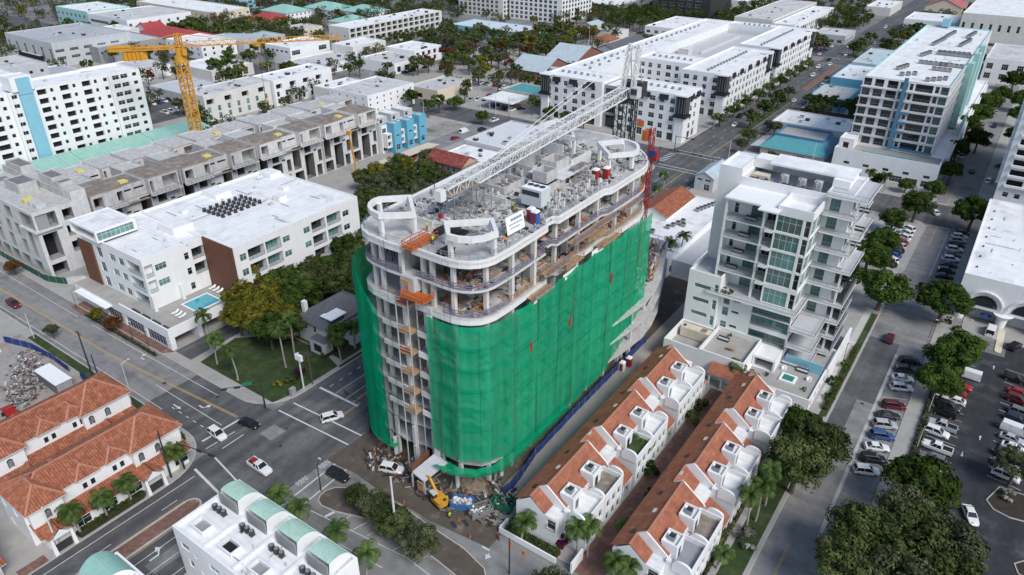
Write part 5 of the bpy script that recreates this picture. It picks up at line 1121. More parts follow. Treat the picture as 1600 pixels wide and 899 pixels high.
for (x, y, s) in [(u, 273.96, 'S') for u in (-171, -162.6, -154, -136, -128, -120)]+[(-108.96, v, 'E') for v in (279, 285.4, 326, 336, 347, 358, 368, 402, 414, 426, 438)]:
    a = MB(); W_ = 3.9
    if s == 'S': a.hexa([(x, y-.8, 16.6), (x+W_, y-.8, 16.6), (x+W_, y, 16.6), (x, y, 16.6), (x, y-.1, 18.6), (x+W_, y-.1, 18.6), (x+W_, y, 18.6), (x, y, 18.6)], BLACKT)
    else: a.hexa([(x, y, 16.6), (x+.8, y, 16.6), (x+.8, y+W_, 16.6), (x, y+W_, 16.6), (x, y, 18.6), (x+.1, y, 18.6), (x+.1, y+W_, 18.6), (x, y+W_, 18.6)], BLACKT)
    a.build('awning', BW.root)
def acrow(lab, grp, x, y, z, n, dx, dy, s=1.1, m=None, sz=None):
    key = 'ac%.1f' % s
    if key not in RAIL:
        c = MB(); c.box(-s/2, s/2, -s/2, s/2, .15, s*.85, GREYW, METALD); c.cyl(0, 0, s*.85, s*.92, s*.36, 8, METALD); c.box(-s/2, s/2, -s/2, -s/2+.1, 0, .15, METALD); c.box(-s/2, s/2, s/2-.1, s/2, 0, .15, METALD); RAIL[key] = c.mesh('condenser')
    for i in range(n): tag(put('condenser', RAIL[key], None, (x+dx*i, y+dy*i, z)), lab, 'air conditioner', grp)
lb = 'dark condenser on the flat roof of the black awninged apartments'; gp = 'condensers on the awninged apartment roofs'
for (x, y, n, dx, dy) in ((-170, 300, 22, 0, 6.4), (-165, 296, 5, 0, 9), (-172, 284, 7, 3.2, 0), (-135, 284, 7, 3.2, 0), (-120, 325, 14, 0, 3.8), (-120, 398, 14, 0, 4.2), (-154, 340, 7, 3.2, 0), (-150, 457, 6, 3, 0)): acrow(lb, gp, x, y, 18.62, n, dx, dy, 1.0)
# ================================================================ blue-accented apartment slab (upper right)
HR = Bld('balcony_slab', 'white eight storey apartment slab with blue frame and pool deck', 'building', -36, 350)
flr = [0+3.45*i for i in range(7)]
hs = []
for z in flr: hs += [(.3, 3.0, z+.3, z+2.9, 'B', 1.2), (4.0, 7.0, z+.3, z+2.9, 'B', 1.2), (8.2, 11.6, z+.3, z+2.9, 'B', 1.2), (12.3, 14.8, z+.3, z+2.9, 'Bt', 1.0), (15.3, 16.5, z+.5, z+2.7, 'w', .2), (17.1, 22.7, z+.3, z+2.9, 'B', 1.2), (23.3, 24.6, z+.5, z+2.8, 'w', .2), (25.1, 27.5, z+.3, z+2.9, 'Bt', 1.2)]
he = []
for z in flr:
    for k in range(22): he += [(2+k*6.0, 3.6+k*6.0, z+.9, z+2.5, 'w', .12), (4.4+k*6.0, 6.9+k*6.0, z+.3, z+2.7, 'x', 1.2)]
HR.block(-48.6, -20.8, 288, 424, 8.6, 32.2, WHITE, ROOFW, .6, faces={'S': hs, 'E': [o for o in he if o[1] < 135]}, floorm=LGREYW, cap=MINTW)
for z in flr[1:]: HR.box('balcony_edge', -48.9, -20.6, 286.9, 287.98, 8.6+z-.25, 8.6+z+.02, LGREYW)
HR.box('blue_frame', -35.2, -33.9, 286.4, 286.9, 8.6, 34, DBLUE)
for z in (9.0, 14.6, 18.0, 21.5): HR.box('blue_frame', -33.88, -31.2, 286.45, 286.88, z, z+.9, DBLUE)
HR.box('blue_frame', -31.18, -20.6, 286.4, 286.86, 8.7, 9.5, DBLUE)
for y in (330, 352, 372): HR.box('mint_fin', -20.78, -18.6, y, y+5, 8.6, 33.4, MINTW)
HR.block(-50.8, -16.4, 276.6, 287.9, 0, 8.0, WHITE, PAVE, .9, faces={'S': [(4+k*6.6, 6+k*6.6, 3.6, 4.6, 's', .15) for k in range(5)]+[(20+k*5, 24+k*5, .3, 2.6, 'w', .3) for k in range(3)]}, name='podium_wall', roofname='pool_deck')
HR.block(-50.8, -16.4, 287.92, 430, 0, 8.0, WHITE, ROOFW, .5, name='podium_wall', faces={'E': [(3+k*7, 7+k*7, .3, 3, 'w', .3) for k in range(19)]+[(3+k*7, 6+k*7, 4.6, 6.6, 'w', .3) for k in range(19)]})
mb = MB(); mb.poly([(-42, 278.2, 8.04), (-24, 278.2, 8.04), (-24, 281.0, 8.04), (-42, 281.0, 8.04)], POOL); mb.build('swimming_pool', HR.root)
HR.block(-50.4, -45.4, 280, 288, 8.02, 11.6, WHITE, ROOFW, .2, name='pool_house', faces={'S': [(1.4, 3.4, .2, 2.4, 'R', .5)]})
HR.box('mint_wall', -16.38, -16.1, 318, 340, 0, 14, MINTW); HR.block(-16.36, -15.4, 290, 424, 0, 7.6, WHITE, ROOFW, .4, name='street_screen', faces={'E': [(2+k*5, 5+k*5, 1, 5.5, 'x', .5) for k in range(26)]})
HR.block(-42, -38.6, 420, 423.5, 32.82, 36, BLUEP, ROOFW, .3, name='lift_room')
lb = 'dark condenser on the roof of the blue framed slab'; gp = 'condensers on the blue framed slab roof'
for (x, y, n, dx, dy) in ((-38, 298, 3, 1.8, 2), (-29, 294, 4, 1.6, 2), (-41, 308, 4, .6, 2.4), (-36, 325, 6, 1.7, 0), (-29, 325, 5, 1.7, 0), (-30, 315, 4, 1.7, 0), (-38, 340, 4, .6, 2.6), (-33, 348, 8, 1.6, 0), (-33, 351, 7, 1.7, .2), (-38, 368, 8, .3, 2.7), (-28, 372, 7, .3, 2.8), (-36, 392, 6, .3, 3), (-28, 396, 6, .3, 3)): acrow(lb, gp, x, y, 32.24, n, dx, dy, 1.5)
# ================================================================ arcaded white hall (right edge)
CH = Bld('arcaded_hall', 'white flat roofed hall with arched openings and fluted corner columns', 'building', 30, 215)
CH.block(0.6, 70, 186.6, 244, 3.6, 11.4, WHITE, ROOFW, .35, name='wall', faces={'S': []})
CH.block(3.0, 70, 189.0, 243.8, 0, 3.58, LGREYW, ROOFW, 0, name='base_wall')
for k in range(3):
    x = 3.6+k*8.6; put('window', winmesh(5.6, 2.8, 'R'), CH.root, (x, 186.5, 4.4), 0)
    m = MB()
    for i in range(13):
        a, b = i*math.pi/13, (i+1)*math.pi/13; m.beam((x+2.8+3.9*math.cos(a), 186.4, 4.4+3.9*math.sin(a)), (x+2.8+3.9*math.cos(b), 186.4, 4.4+3.9*math.sin(b)), .5, .35, WHITE)
    m.build('arch_moulding', CH.root)
    m = MB(); m.tube([(x-1.3, 187, 0), (x-1.3, 187, 2.4), (x-1.3, 187, 3.6)], [1.0, 1.2, 2.2], 14, WHITE); m.build('fluted_column', CH.root)
m = MB(); m.poly([(12.5, 200, 11.7), (18, 200, 11.7), (18, 244, 14.5), (12.5, 244, 14.5)], MINT); m.poly([(12.5, 200, 11.42), (12.5, 200, 11.7), (12.5, 244, 14.5), (12.5, 244, 11.42)], MINT); m.build('mint_roof_wing', CH.root)
for i in range(7): mb = MB(); mb.box(2.4, 2.8, 192+i*7, 192.4+i*7, 11.42, 11.8, METALD); mb.build('roof_vent', CH.root)
# cream balcony tower on the right edge
RT = Bld('balcony_tower', 'cream balcony tower cut by the right picture edge', 'building', 20, 300)
rw = []
for k in range(12):
    for i in range(6): rw += [(2+i*6.4, 6.4+i*6.4, 8.2+k*3.3, 10.4+k*3.3, 'x', 1.2)]
rw += [(2+i*3.2, 3.6+i*3.2, z, z+1.6, 'w', .15) for i in range(11) for z in (1.4, 4.6)]
RT.block(1.4, 40, 270, 330, 0, 46, WHITE, ROOFW, .6, faces={'S': [(a, b, c, d, e, f) for a, b, c, d, e, f in rw if b < 38], 'W': [(a+1, b+1, c, d, e, f) for a, b, c, d, e, f in rw]})
for k in range(11): RT.box('balcony_edge', .5, 1.38, 272, 328, 8.0+k*3.3, 8.7+k*3.3, WHITE); RT.box('balcony_edge', 3, 39, 269.1, 269.98, 8.0+k*3.3, 8.7+k*3.3, WHITE)
# ================================================================ neighbours close to the netted tower
S1 = Bld('low_shop', 'low white flat roofed shop with an orange tiled gable', 'building', -75, 190)
S1.block(-86, -64.4, 163, 209.6, 0, 5.4, WHITE, ROOFW, .5, faces={'S': [(1.4, 2.6, 1.2, 2.4, 'w', .1), (4.6, 5.8, 1.2, 2.4, 'w', .1), (14, 18, .3, 3, 'w', .3)], 'E': [(2+i*5, 4.4+i*5, .8, 2.8, 'w', .15) for i in range(8)]})
S1.block(-84.8, -75.4, 186, 206.6, 5.42, 6.6, WHITE, ROOFW, 0, name='attic_wall'); m = MB(); c = -80.1
ribs(m, [(-75.0, 185.6, 6.6), (-75.0, 207, 6.6), (c, 207, 9.0), (c, 185.6, 9.0)], (0, 1, 0), TILE); ribs(m, [(-85.2, 207, 6.6), (-85.2, 185.6, 6.6), (c, 185.6, 9.0), (c, 207, 9.0)], (0, 1, 0), TILE); m.poly([(-84.8, 186, 6.6), (-75.4, 186, 6.6), (c, 186, 8.8)], WHITE); m.poly([(-75.4, 206.6, 6.6), (-84.8, 206.6, 6.6), (c, 206.6, 8.8)], WHITE); m.build('tiled_gable', S1.root)
S1.block(-64.38, -58.5, 166, 196, 0, 4.0, WHITE, LGREYW, .6, name='side_wing', faces={'E': [(2+i*4, 4.6+i*4, .4, 2.8, 'x', 1.5) for i in range(6)]})
lb = 'dark roof unit on the low white shop'; gp = 'roof units on the low white shop'
for (x, y, n, dx, dy) in ((-71, 199, 6, .5, 1.7), (-73, 182, 4, .6, 2.2), (-76.6, 172, 3, .6, 2.4), (-70, 186, 1, 1, 1)): acrow(lb, gp, x, y, 5.42, n, dx, dy, 1.2)
S2 = Bld('metal_shed', 'grey shed with a pale blue metal roof beside the avenue', 'building', -81.5, 238)
S2.block(-84.2, -77.6, 229, 244.6, 0, 5.0, LGREYW, ROOFG, 0, faces={'S': [(.8, 2.6, 3.6, 4.4, 'w', .1), (3.6, 5.6, 3.6, 4.4, 'w', .1), (3.4, 5.4, .4, 2.6, 'w', .1)]}); m = MB(); gable(m, -84.2, -77.6, 229, 244.6, 5.0, 2.0, MBLUE, 'y', .4, LGREYW); m.build('roof', S2.root)
BH = Bld('shingled_house', 'grey shingled blue house among trees behind the avenue', 'house', -116, 94)
BH.block(-121, -111.4, 87, 101, 0, 5.8, LGREYW, ROOFG, 0, faces={'E': [(2, 3, 3.4, 5, 'ww', .1), (5, 6.4, 3.4, 5, 'ww', .1), (9, 10, 3.4, 5, 'ww', .1), (2, 3.2, .8, 2.4, 'ww', .1), (6, 8, .6, 2.6, 'R', .1)], 'S': [(2, 3, 3.4, 5, 'ww', .1), (5, 6, 3.4, 5, 'ww', .1)]})
m = MB(); smoothhip(m, -121, -111.4, 87, 101, 5.85, 3.6, GREYT); m.build('roof', BH.root)
BH.block(-111.38, -108.4, 91.5, 96.5, 0, 4.6, WHITE, ROOFG, 0, name='bay', faces={'E': [(.5, 1.4, 2.6, 4.2, 'w', .1), (2, 3, 2.6, 4.2, 'w', .1), (3.6, 4.5, 2.6, 4.2, 'w', .1)]}); m = MB(); smoothhip(m, -111.38, -108.4, 91.5, 96.5, 4.65, 1.4, GREYT); m.build('bay_roof', BH.root)
BH.block(-114.6, -109.8, 84.6, 86.98, 0, 3.6, LGREYW, GREYT, .0, name='porch', faces={'E': [], 'S': [(1, 3.8, .6, 2.8, 'R', .2)]}); BH.block(-121.4, -117.6, 103, 110, 0, 5.6, LGREYW, ROOFG, 0, name='rear_wing'); m = MB(); smoothhip(m, -121.4, -117.6, 103, 110, 5.65, 2, GREYT); m.build('roof', BH.root)
BH.box('chimney', -120.2, -119.2, 88, 89, 6, 9.6, WHITE); BH.box('dormer', -113.6, -111.2, 88.4, 92.2, 5.9, 7.6, GLASSB); BH.box('dormer_roof', -114.2, -110.6, 88.0, 92.6, 7.62, 7.85, WHITE2)
RH = Bld('red_roofed_house', 'old grey house with a rusty red metal roof', 'house', -160, 190)
RH.block(-167.6, -152, 185.4, 194.6, 0, 6.2, M('weathered_siding', (.25, .225, .20), .9, .2, .8, streak=.2), ROOFG, 0, faces={'S': [(1+i*2.6, 2.2+i*2.6, z, z+1.6, 'ww', .1) for i in range(5) for z in (.8, 3.8)], 'E': [(2, 3.4, .6, 2.4, 'x', .6), (5.6, 7, .6, 2.4, 'x', .6), (2.5, 3.6, 3.8, 5.2, 'ww', .1), (5.6, 6.7, 3.8, 5.2, 'ww', .1)]})
m = MB(); gable(m, -167.6, -152, 185.4, 194.6, 6.2, 2.8, REDT, 'x', .6, M('peach_gable', (.55, .33, .24), .85, .1, .5)); m.build('roof', RH.root)
def simple(name, lab, cat, x0, x1, y0, y1, h, wall=WHITE, roof=ROOFW, faces=None, par=.5, cond=0, grp=None):
    B = Bld(name, lab, cat, (x0+x1)/2, (y0+y1)/2, grp); B.block(x0, x1, y0, y1, 0, h, wall, roof, par, faces=faces)
    if cond:
        r_ = random.Random(int(abs(x0*7+y0))); n = cond
        for i in range(n):
            s = r_.uniform(.9, 2.0); x = r_.uniform(x0+2, x1-3); y = r_.uniform(y0+2, y1-3); mb = MB(); mb.box(x, x+s, y, y+s*.9, h+.02, h+.02+s*.6, LGREYW if i % 3 else METALD, METALD if i % 2 else LGREYW); mb.build('roof_unit', B.root)
    return B
simple('flat_shop', 'low building with a pale grey roof behind the netted tower', 'building', -170, -147, 209, 241, 6.4, LGREYW, M('pale_grey_roof', (.62, .63, .64), .8, .1, .2, mottle=((.48, .49, .5), .2, .55, .2)), {'S': [(2+i*4, 4+i*4, 3.6, 4.8, 'wb', .1) for i in range(5)]}, .5, 7)
simple('flat_shop', 'low white roofed annex beside the rusty red house', 'building', -169, -152, 196.4, 208.6, 5.0, WHITE, ROOFW, None, .3, 4)
cp = thing('carport', 'long white carport roof below the blue bayed houses', 'carport', (-184, 192, 0))
m = MB(); m.hexa([(-187.4, 178, 2.5), (-181.2, 178, 3.0), (-181.2, 208, 3.0), (-187.4, 208, 2.5), (-187.4, 178, 2.65), (-181.2, 178, 3.15), (-181.2, 208, 3.15), (-187.4, 208, 2.65)], CREAM); m.build('roof', cp)
for i in range(6): m = MB(); m.box(-182, -181.8, 179+i*5.6, 179.2+i*5.6, 0, 2.9, STEEL); m.build('post', cp)
clutter(HR.root, -46, -23, 290, 420, 32.22, 30, 6); clutter(BW.root, -174, -160, 294, 455, 18.62, 24, 7); clutter(BW.root, -128, -112, 320, 380, 18.62, 14, 8); clutter(CH.root, 2, 20, 190, 240, 11.42, 16, 9); clutter(LT.root, -288, -276, 62, 142, 30.42, 16, 10); clutter(S1.root, -84, -66, 165, 184, 5.42, 16, 11)
# ================================================================ farther streets and houses
def ops_row(W, w, h, zs, step, st='w', dp=.12, s0=1.2):
    o = []; u = s0
    while u+w < W-.6:
        for z in zs: o.append((u, u+w, z, z+h, st, dp))
        u += step
    return o
FAR = [
 # name, label, x0,x1,y0,y1,h, wall, roof, faces, units
 ('school_block', 'grey and white modern block in the upper left', -508, -452, 194, 240, 13.0, LGREYW, M('school_roof', (.42, .43, .44), .85, .15, .1), {'S': ops_row(56, 3, 7, (3,), 10, 'w'), 'E': ops_row(46, 5, 1.6, (8, 4), 8, 'w')}, 9),
 ('mint_block', 'mint green walled block near the upper left edge', -600, -556, 268, 300, 12, MINTW, ROOFW, {'S': ops_row(44, 3, 2, (3, 7.5), 6), 'E': ops_row(32, 2, 2, (3, 7.5), 6)}, 4),
 ('mint_block', 'white and mint block with a dark window band', -555.5, -505, 268, 316, 11, WHITE, ROOFW, {'S': [(2, 26, 6.2, 8.2, 'w', .2)], 'E': ops_row(48, 2, 2, (3, 7), 7)}, 5),
 ('grey_hall', 'long grey hall with a pale roof in the upper left', -480, -442, 214, 254, 8.6, GREYW, M('hall_roof', (.50, .52, .53), .8, .08, .1), {'E': ops_row(40, 1.4, 1.4, (5,), 9)}, 0),
 ('white_hall', 'white hall behind the long grey hall', -505, -481, 228, 262, 9.4, WHITE, ROOFW, {'S': ops_row(24, 1.6, 1.4, (6,), 6)}, 2),
 ('flat_shop', 'white low roof behind the striped apartment slab', -412, -384, 178, 222, 5.4, WHITE, ROOFW, None, 5),
 ('pavilion', 'dark open pavilion with a thin white roof beside the green lawn', -492, -466, 192, 207, 4.6, DARK, ROOFW, None, 0),
 ('white_block', 'white and grey block at the left edge behind the striped slab', -420, -390, 138, 163, 15.6, LGREYW, ROOFW, {'E': ops_row(25, 1.6, 1.4, (4, 8, 12), 5)}, 5),
 ('white_block', 'white wing with tall dark windows at the left picture edge', -375, -344, 105, 136, 19.4, WHITE, ROOFW, {'E': ops_row(31, 1.6, 3.4, (4, 9, 14), 4.6)}, 3),
 ('grey_roof_hall', 'hall with a flat grey roof behind the striped slab', -420, -380, 160, 182, 7.6, WHITE, M('flat_grey_roof', (.40, .43, .45), .8, .08, .1), None, 0),
 ('modern_row', 'white three storey modern row nearest the yellow crane', -304, -288, 178, 213, 11.4, WHITE, ROOFW, {'E': ops_row(35, 3.6, 2.4, (7.6,), 9, 'x', 1.5)+ops_row(35, 1.6, 2.4, (4.2, 1), 5, 'wt'), 'S': ops_row(16, 1.4, 1.6, (4, 8), 5)}, 8),
 ('modern_row', 'white three storey modern row in line beyond the crane mast', -302, -286, 213.5, 249, 11.6, WHITE, ROOFW, {'E': ops_row(35, 3.6, 2.4, (7.6,), 8, 'x', 1.5)+ops_row(35, 1.6, 2.4, (4.2, 1), 5, 'w')}, 8),
 ('white_block', 'plain white block with small square windows beside the blue bays', -262, -237.4, 225.5, 256, 9.4, WHITE, ROOFW, {'E': ops_row(30, .9, 1.0, (2, 5, 7.4), 4.4), 'S': ops_row(24, .9, 1.0, (2, 5, 7.4), 5)}, 5),
 ('white_block', 'white low wing behind the small square windows', -276, -262.5, 228, 250, 8.0, WHITE, ROOFW, None, 5),
 ('white_block', 'white block with a blue vertical strip and outside stair', -372, -350, 276, 306, 9.4, WHITE, ROOFW, {'E': ops_row(30, 6, 2.6, (5.4,), 20)+ops_row(30, 1.6, 2.2, (1.2,), 9), 'S': ops_row(22, 2.4, 1.2, (6.6,), 4)}, 2),
 ('flat_shop', 'long low white shop with dark roof openings', -343, -317, 266, 304, 4.8, WHITE, ROOFW, {'E': ops_row(38, 4, 2, (.6,), 9)}, 9),
 ('white_block', 'white box with a maroon recess in its side', -343, -325, 301, 328, 9.0, WHITE, ROOFW, {'E': [(8, 14, 3, 8, 'xc', 2.0)]}, 2),
 ('red_trim_shop', 'white low shop with dark red trimmed openings', -314, -286, 294, 318, 5.6, WHITE, ROOFW, {'E': [(2, 5, 1, 4, 'x', .4), (8, 12, 1, 4, 'x', .4), (15, 19, 1, 4, 'x', .4)], 'S': []}, 8),
 ('red_trim_shop', 'taller white shop wing with a red railing', -316, -293, 318.5, 342, 7.6, WHITE, ROOFW, {'E': ops_row(23, 2.6, 2.4, (1, 4.4), 5, 'x', .6)}, 5),
 ('gallery_block', 'long white four storey gallery block in the upper middle', -371, -353, 325, 414, 13.4, WHITE, ROOFW, {'E': ops_row(89, 4.2, 2.3, (1, 4.4, 7.8, 10.8), 5.4, 'B', 1.3), 'S': ops_row(18, 1, 1.4, (4, 8), 6)}, 14),
 ('blue_roof_hall', 'low hall with a pale blue roof near the top edge', -346, -284, 415, 444, 5.0, BLUEP, M('pale_blue_flat_roof', (.58, .64, .67), .7, .08, .1), {'S': ops_row(62, 2, 2, (1,), 7)}, 3),
 ('cream_shop', 'low cream shop with an orange front beside the junction', -249, -230.6, 265, 292, 4.8, CREAM, ROOFG, {'S': [(1.5, 8.5, .3, 2.6, 'x', .6)]}, 7),
 ('patterned_flats', 'white and dark patterned flats at the top edge', -394, -350, 484, 530, 24, WHITE, ROOFW, {'S': ops_row(44, 2.6, 2.2, tuple(1+3.2*i for i in range(7)), 4.4), 'E': ops_row(46, 2.6, 2.2, tuple(1+3.2*i for i in range(7)), 4.4)}, 4),
 ('patterned_flats', 'second white and dark patterned flats at the top edge', -348, -300, 490, 535, 24, WHITE, ROOFW, {'S': ops_row(48, 2.6, 2.2, tuple(1+3.2*i for i in range(7)), 4.4), 'E': ops_row(45, 2.6, 2.2, tuple(1+3.2*i for i in range(7)), 4.4)}, 4),
 ('framed_flats', 'dark flats with white framed boxes at the top edge', -262, -214, 565, 610, 36, METALD, ROOFW, {'S': ops_row(48, 5.2, 3.6, tuple(5+4.6*i for i in range(6)), 7, 'ww', .3)}, 0),
 ('white_terrace', 'white row of flats at the top edge left of the avenue', -182, -155, 530, 640, 11, WHITE, ROOFW, {'E': ops_row(110, 2.6, 2.2, (1, 4.6, 8), 5)}, 8),
 ('white_terrace', 'second white row of flats closer to the avenue', -154, -139, 528, 630, 9.4, WHITE, ROOFW, {'E': ops_row(102, 2.6, 2.2, (1, 5), 5)}, 8),
 ('flat_shop', 'low shop with a pale flat roof left of the far avenue', -128, -106.8, 534, 562, 5, LGREYW, ROOFW, {'S': ops_row(21, 3, 2, (.5,), 5), 'E': ops_row(28, 3, 2, (.5,), 5)}, 3),
 ('flat_shop', 'white low shop at the far end of the avenue', -126, -106.8, 680, 730, 6, WHITE, ROOFW, None, 6),
 ('blue_shop', 'sky blue walled low shop with white roof beside the avenue', -83.4, -66, 403, 442, 6.0, BLUEW, ROOFW, {'S': [(5, 8, .2, 2.4, 'R', .2)]}, 4),
 ('blue_shop', 'low shop with blue front and white roof nearest the junction', -82.6, -65.6, 360, 388, 5.6, BLUEW, ROOFW, {'S': [(1, 10, .4, 3.2, 'wb', .4)], 'E': []}, 3),
 ('flat_shop', 'long low white roof beside the teal roofed restaurant', -83.6, -53.4, 309.5, 331, 5.0, WHITE, ROOFW, {'S': []}, 6),
 ('flat_shop', 'greenish low roofs between the blue slab and the avenue', -84, -56, 450, 500, 5.4, LGREYW, M('sea_grey_roof', (.45, .54, .56), .8, .1, .1), None, 8),
 ('white_hall', 'white hall with a dark square window beyond the blue slab', -84, -52, 600, 640, 10, WHITE, ROOFW, {'S': [(12, 17, 2, 8, 'wb', .3), (4, 6, 5, 7, 'w', .2), (22, 24, 5, 7, 'w', .2), (27, 29, 5, 7, 'w', .2), (8, 9.6, 5, 7, 'w', .2)]}, 2),
 ('white_hall', 'tall white theatre hall in the upper right corner', -46, 20, 560, 660, 22, WHITE, ROOFW, {'S': ops_row(40, 1.6, 4, (13,), 5)+[(2, 6, 5, 8.6, 'wb', .2), (10, 30, 4, 6, 'w', .3)]}, 0),
 ('white_hall', 'white annex in front of the theatre hall', -22, 4, 470, 520, 12, WHITE, ROOFW, {'S': ops_row(26, 3, 3, (2, 7), 7)}, 2),
 ('low_whites', 'cluster of low white roofs behind the awninged apartments', -232, -196, 492, 545, 5, WHITE, ROOFW, {'S': ops_row(36, 3, 2, (1,), 6)}, 6),
 ('flat_shop', 'white canopy roofed shop far behind the gabled houses', -262, -236, 455, 475, 4.6, WHITE, ROOFW, None, 2),
 ('flat_shop', 'pale workshop near the top edge centre', -330, -290, 560, 600, 6, LGREYW, ROOFW, {'S': ops_row(40, 3, 2, (1,), 7)}, 4),
 ('flat_shop', 'white warehouse at the top edge centre', -290, -210, 640, 690, 7, WHITE, ROOFW, None, 5),
 ('cream_house', 'cream low house with a grey roof in the upper left', -424, -406, 330, 350, 6.6, CREAM, ROOFG, {'E': ops_row(20, 1.6, 1.2, (4, 1), 4), 'S': ops_row(18, 1.6, 1.2, (4, 1), 4)}, 2),
 ('cream_block', 'cream block with a red tile edge near the upper left', -600, -500, 330, 362, 9, CREAM, ROOFW, {'S': ops_row(100, 1.6, 1.6, (2, 5.6), 7), 'E': ops_row(32, 2, 1.6, (2, 5.6), 7)}, 3),
 ('blue_flats', 'blue grey flats at the top left edge', -600, -550, 390, 430, 20, BLUEP, ROOFW, {'S': ops_row(50, 4, 2.2, tuple(1+3.2*i for i in range(6)), 7), 'E': ops_row(40, 4, 2.2, tuple(1+3.2*i for i in range(6)), 7)}, 2),
 ('grey_hall', 'pale metal roofed hall behind the yellow jib', -432, -398, 280, 312, 7, LGREYW, MBLUE, {'E': ops_row(32, 3, 2, (1,), 6)}, 0),
 ('white_block', 'white long block behind the yellow jib beside the red roof', -440, -404, 255, 279, 8, WHITE, ROOFW, {'S': ops_row(36, 1.6, 1.6, (2, 5), 6), 'E': ops_row(24, 1.6, 1.6, (2, 5), 6)}, 2),
 ('flat_shop', 'low grey canopy building left of the crane mast', -352, -322, 190, 214, 4.6, LGREYW, M('zinc_roof', (.5, .53, .55), .7, .1, .1), None, 0),
 ('flat_shop', 'white low block in front of the pale metal hall', -382, -350, 224, 250, 5.6, WHITE, ROOFW, {'E': ops_row(26, 3, 2, (1,), 6)}, 4),
]
ROOFL = M('weathered_pale_roof', (.56, .555, .54), .85, .15, .2, mottle=((.38, .375, .36), .12, .5, .2)); WARM = M('off_white_wall', (.66, .64, .60), .85, .08, .3, streak=.1)
for i, (nm, lab, x0, x1, y0, y1, h, wl_, rf, fc, un) in enumerate(FAR):
    B = simple(nm, lab, 'building', x0, x1, y0, y1, h, WARM if wl_ is WHITE and i % 3 == 1 else wl_, ROOFL if rf is ROOFW and i % 5 in (0, 2) else rf, fc, .5, un); clutter(B.root, x0+2, x1-3, y0+2, y1-3, h+.02, 6, i)
def roofed(nm, lab, x0, x1, y0, y1, h, rh, wall, roof, kind='hip', faces=None, axis='y'):
    B = Bld(nm, lab, 'house', (x0+x1)/2, (y0+y1)/2); B.block(x0, x1, y0, y1, 0, h, wall, ROOFG, 0, faces=faces); m = MB()
    if kind == 'hip': smoothhip(m, x0, x1, y0, y1, h+.05, rh, roof)
    else: gable(m, x0, x1, y0, y1, h, rh, roof, axis, .5, wall)
    m.build('roof', B.root); return B
BRK = M('brick_wall', (.26, .12, .085), .9, .2, .8)
B = roofed('metal_roofed_hall', 'brick hall with streaked pale blue metal gables', -231, -209.5, 326, 352, 5.4, 5.6, BRK, MBLUE, 'gable', {'S': ops_row(21, 1.6, 2, (1, 3.6), 4, 'ww'), 'E': ops_row(26, 1.6, 2.4, (1,), 5)}, 'x')
m = MB(); gable(m, -226, -206, 352, 386, 6.4, 6.4, MBLUE, 'x', .5, BRK); m.build('rear_roof', B.root); B.block(-226, -206, 352.02, 386, 0, 6.4, BRK, ROOFG, 0, name='rear_wall')
m = MB(); gable(m, -212, -203, 328, 338, 4.4, 3.4, MBLUE, 'x', .5, BRK); m.build('porch_roof', B.root)
roofed('dark_roofed_house', 'long house with a dark grey gabled roof', -222, -202, 398, 440, 4.4, 4.6, LGREYW, GREYT, 'gable', None, 'y')
roofed('dark_roofed_house', 'dark hipped roof house behind the awninged apartments', -205, -186, 455, 480, 4.4, 4.0, LGREYW, GREYT)
roofed('orange_roofed_house', 'small house with an orange hipped roof among trees', -240, -228, 432, 446, 4, 3, CREAM, TILE)
roofed('red_roofed_villa', 'villa with a broad red roof in the upper left', -490, -440, 264, 290, 6, 3.6, WHITE, M('bright_red_roof', (.38, .06, .055), .7, .15, .4), 'hip', {'E': ops_row(26, 1.4, 1.4, (2,), 4)})
roofed('red_roofed_villa', 'small villa with a red gable beyond the broad red roof', -500, -486, 270, 284, 7, 3.4, WHITE, M('bright_red_roof', (.38, .06, .055)), 'gable')
roofed('red_roofed_villa', 'house with a red hipped roof in the upper trees', -482, -458, 348, 366, 6, 3.4, CREAM, M('bright_red_roof', (.38, .06, .055)))
for i, (x0, x1, y0, y1) in enumerate(((-500, -470, 372, 396), (-486, -452, 402, 426), (-450, -420, 408, 432), (-420, -396, 368, 392))): roofed('mint_roofed_house', '%s mint roofed house from the left in the far trees' % ORD[i], x0, x1, y0, y1, 6.5, 4.2, WHITE, MINT, 'hip', {'E': ops_row(y1-y0, 1.4, 1.6, (1, 4), 4)})
roofed('red_roofed_hall', 'long pinkish red roofed hall in the upper right corner', -46, 40, 690, 730, 9, 5, CREAM, M('pink_red_roof', (.42, .13, .12), .8, .15, .2))
roofed('red_roofed_hall', 'church like cream hall with a red roof beside the far avenue', -84, -58, 690, 725, 9, 6, CREAM, M('pink_red_roof', (.42, .13, .12)), 'gable', {'S': ops_row(26, 2, 3, (2,), 6, 'R')})
roofed('pink_house', 'small pale pink gabled house near the top edge', -276, -258, 470, 486, 4, 3, M('pink_wall', (.62, .40, .34), .85, .1, .3), MBLUE, 'gable')
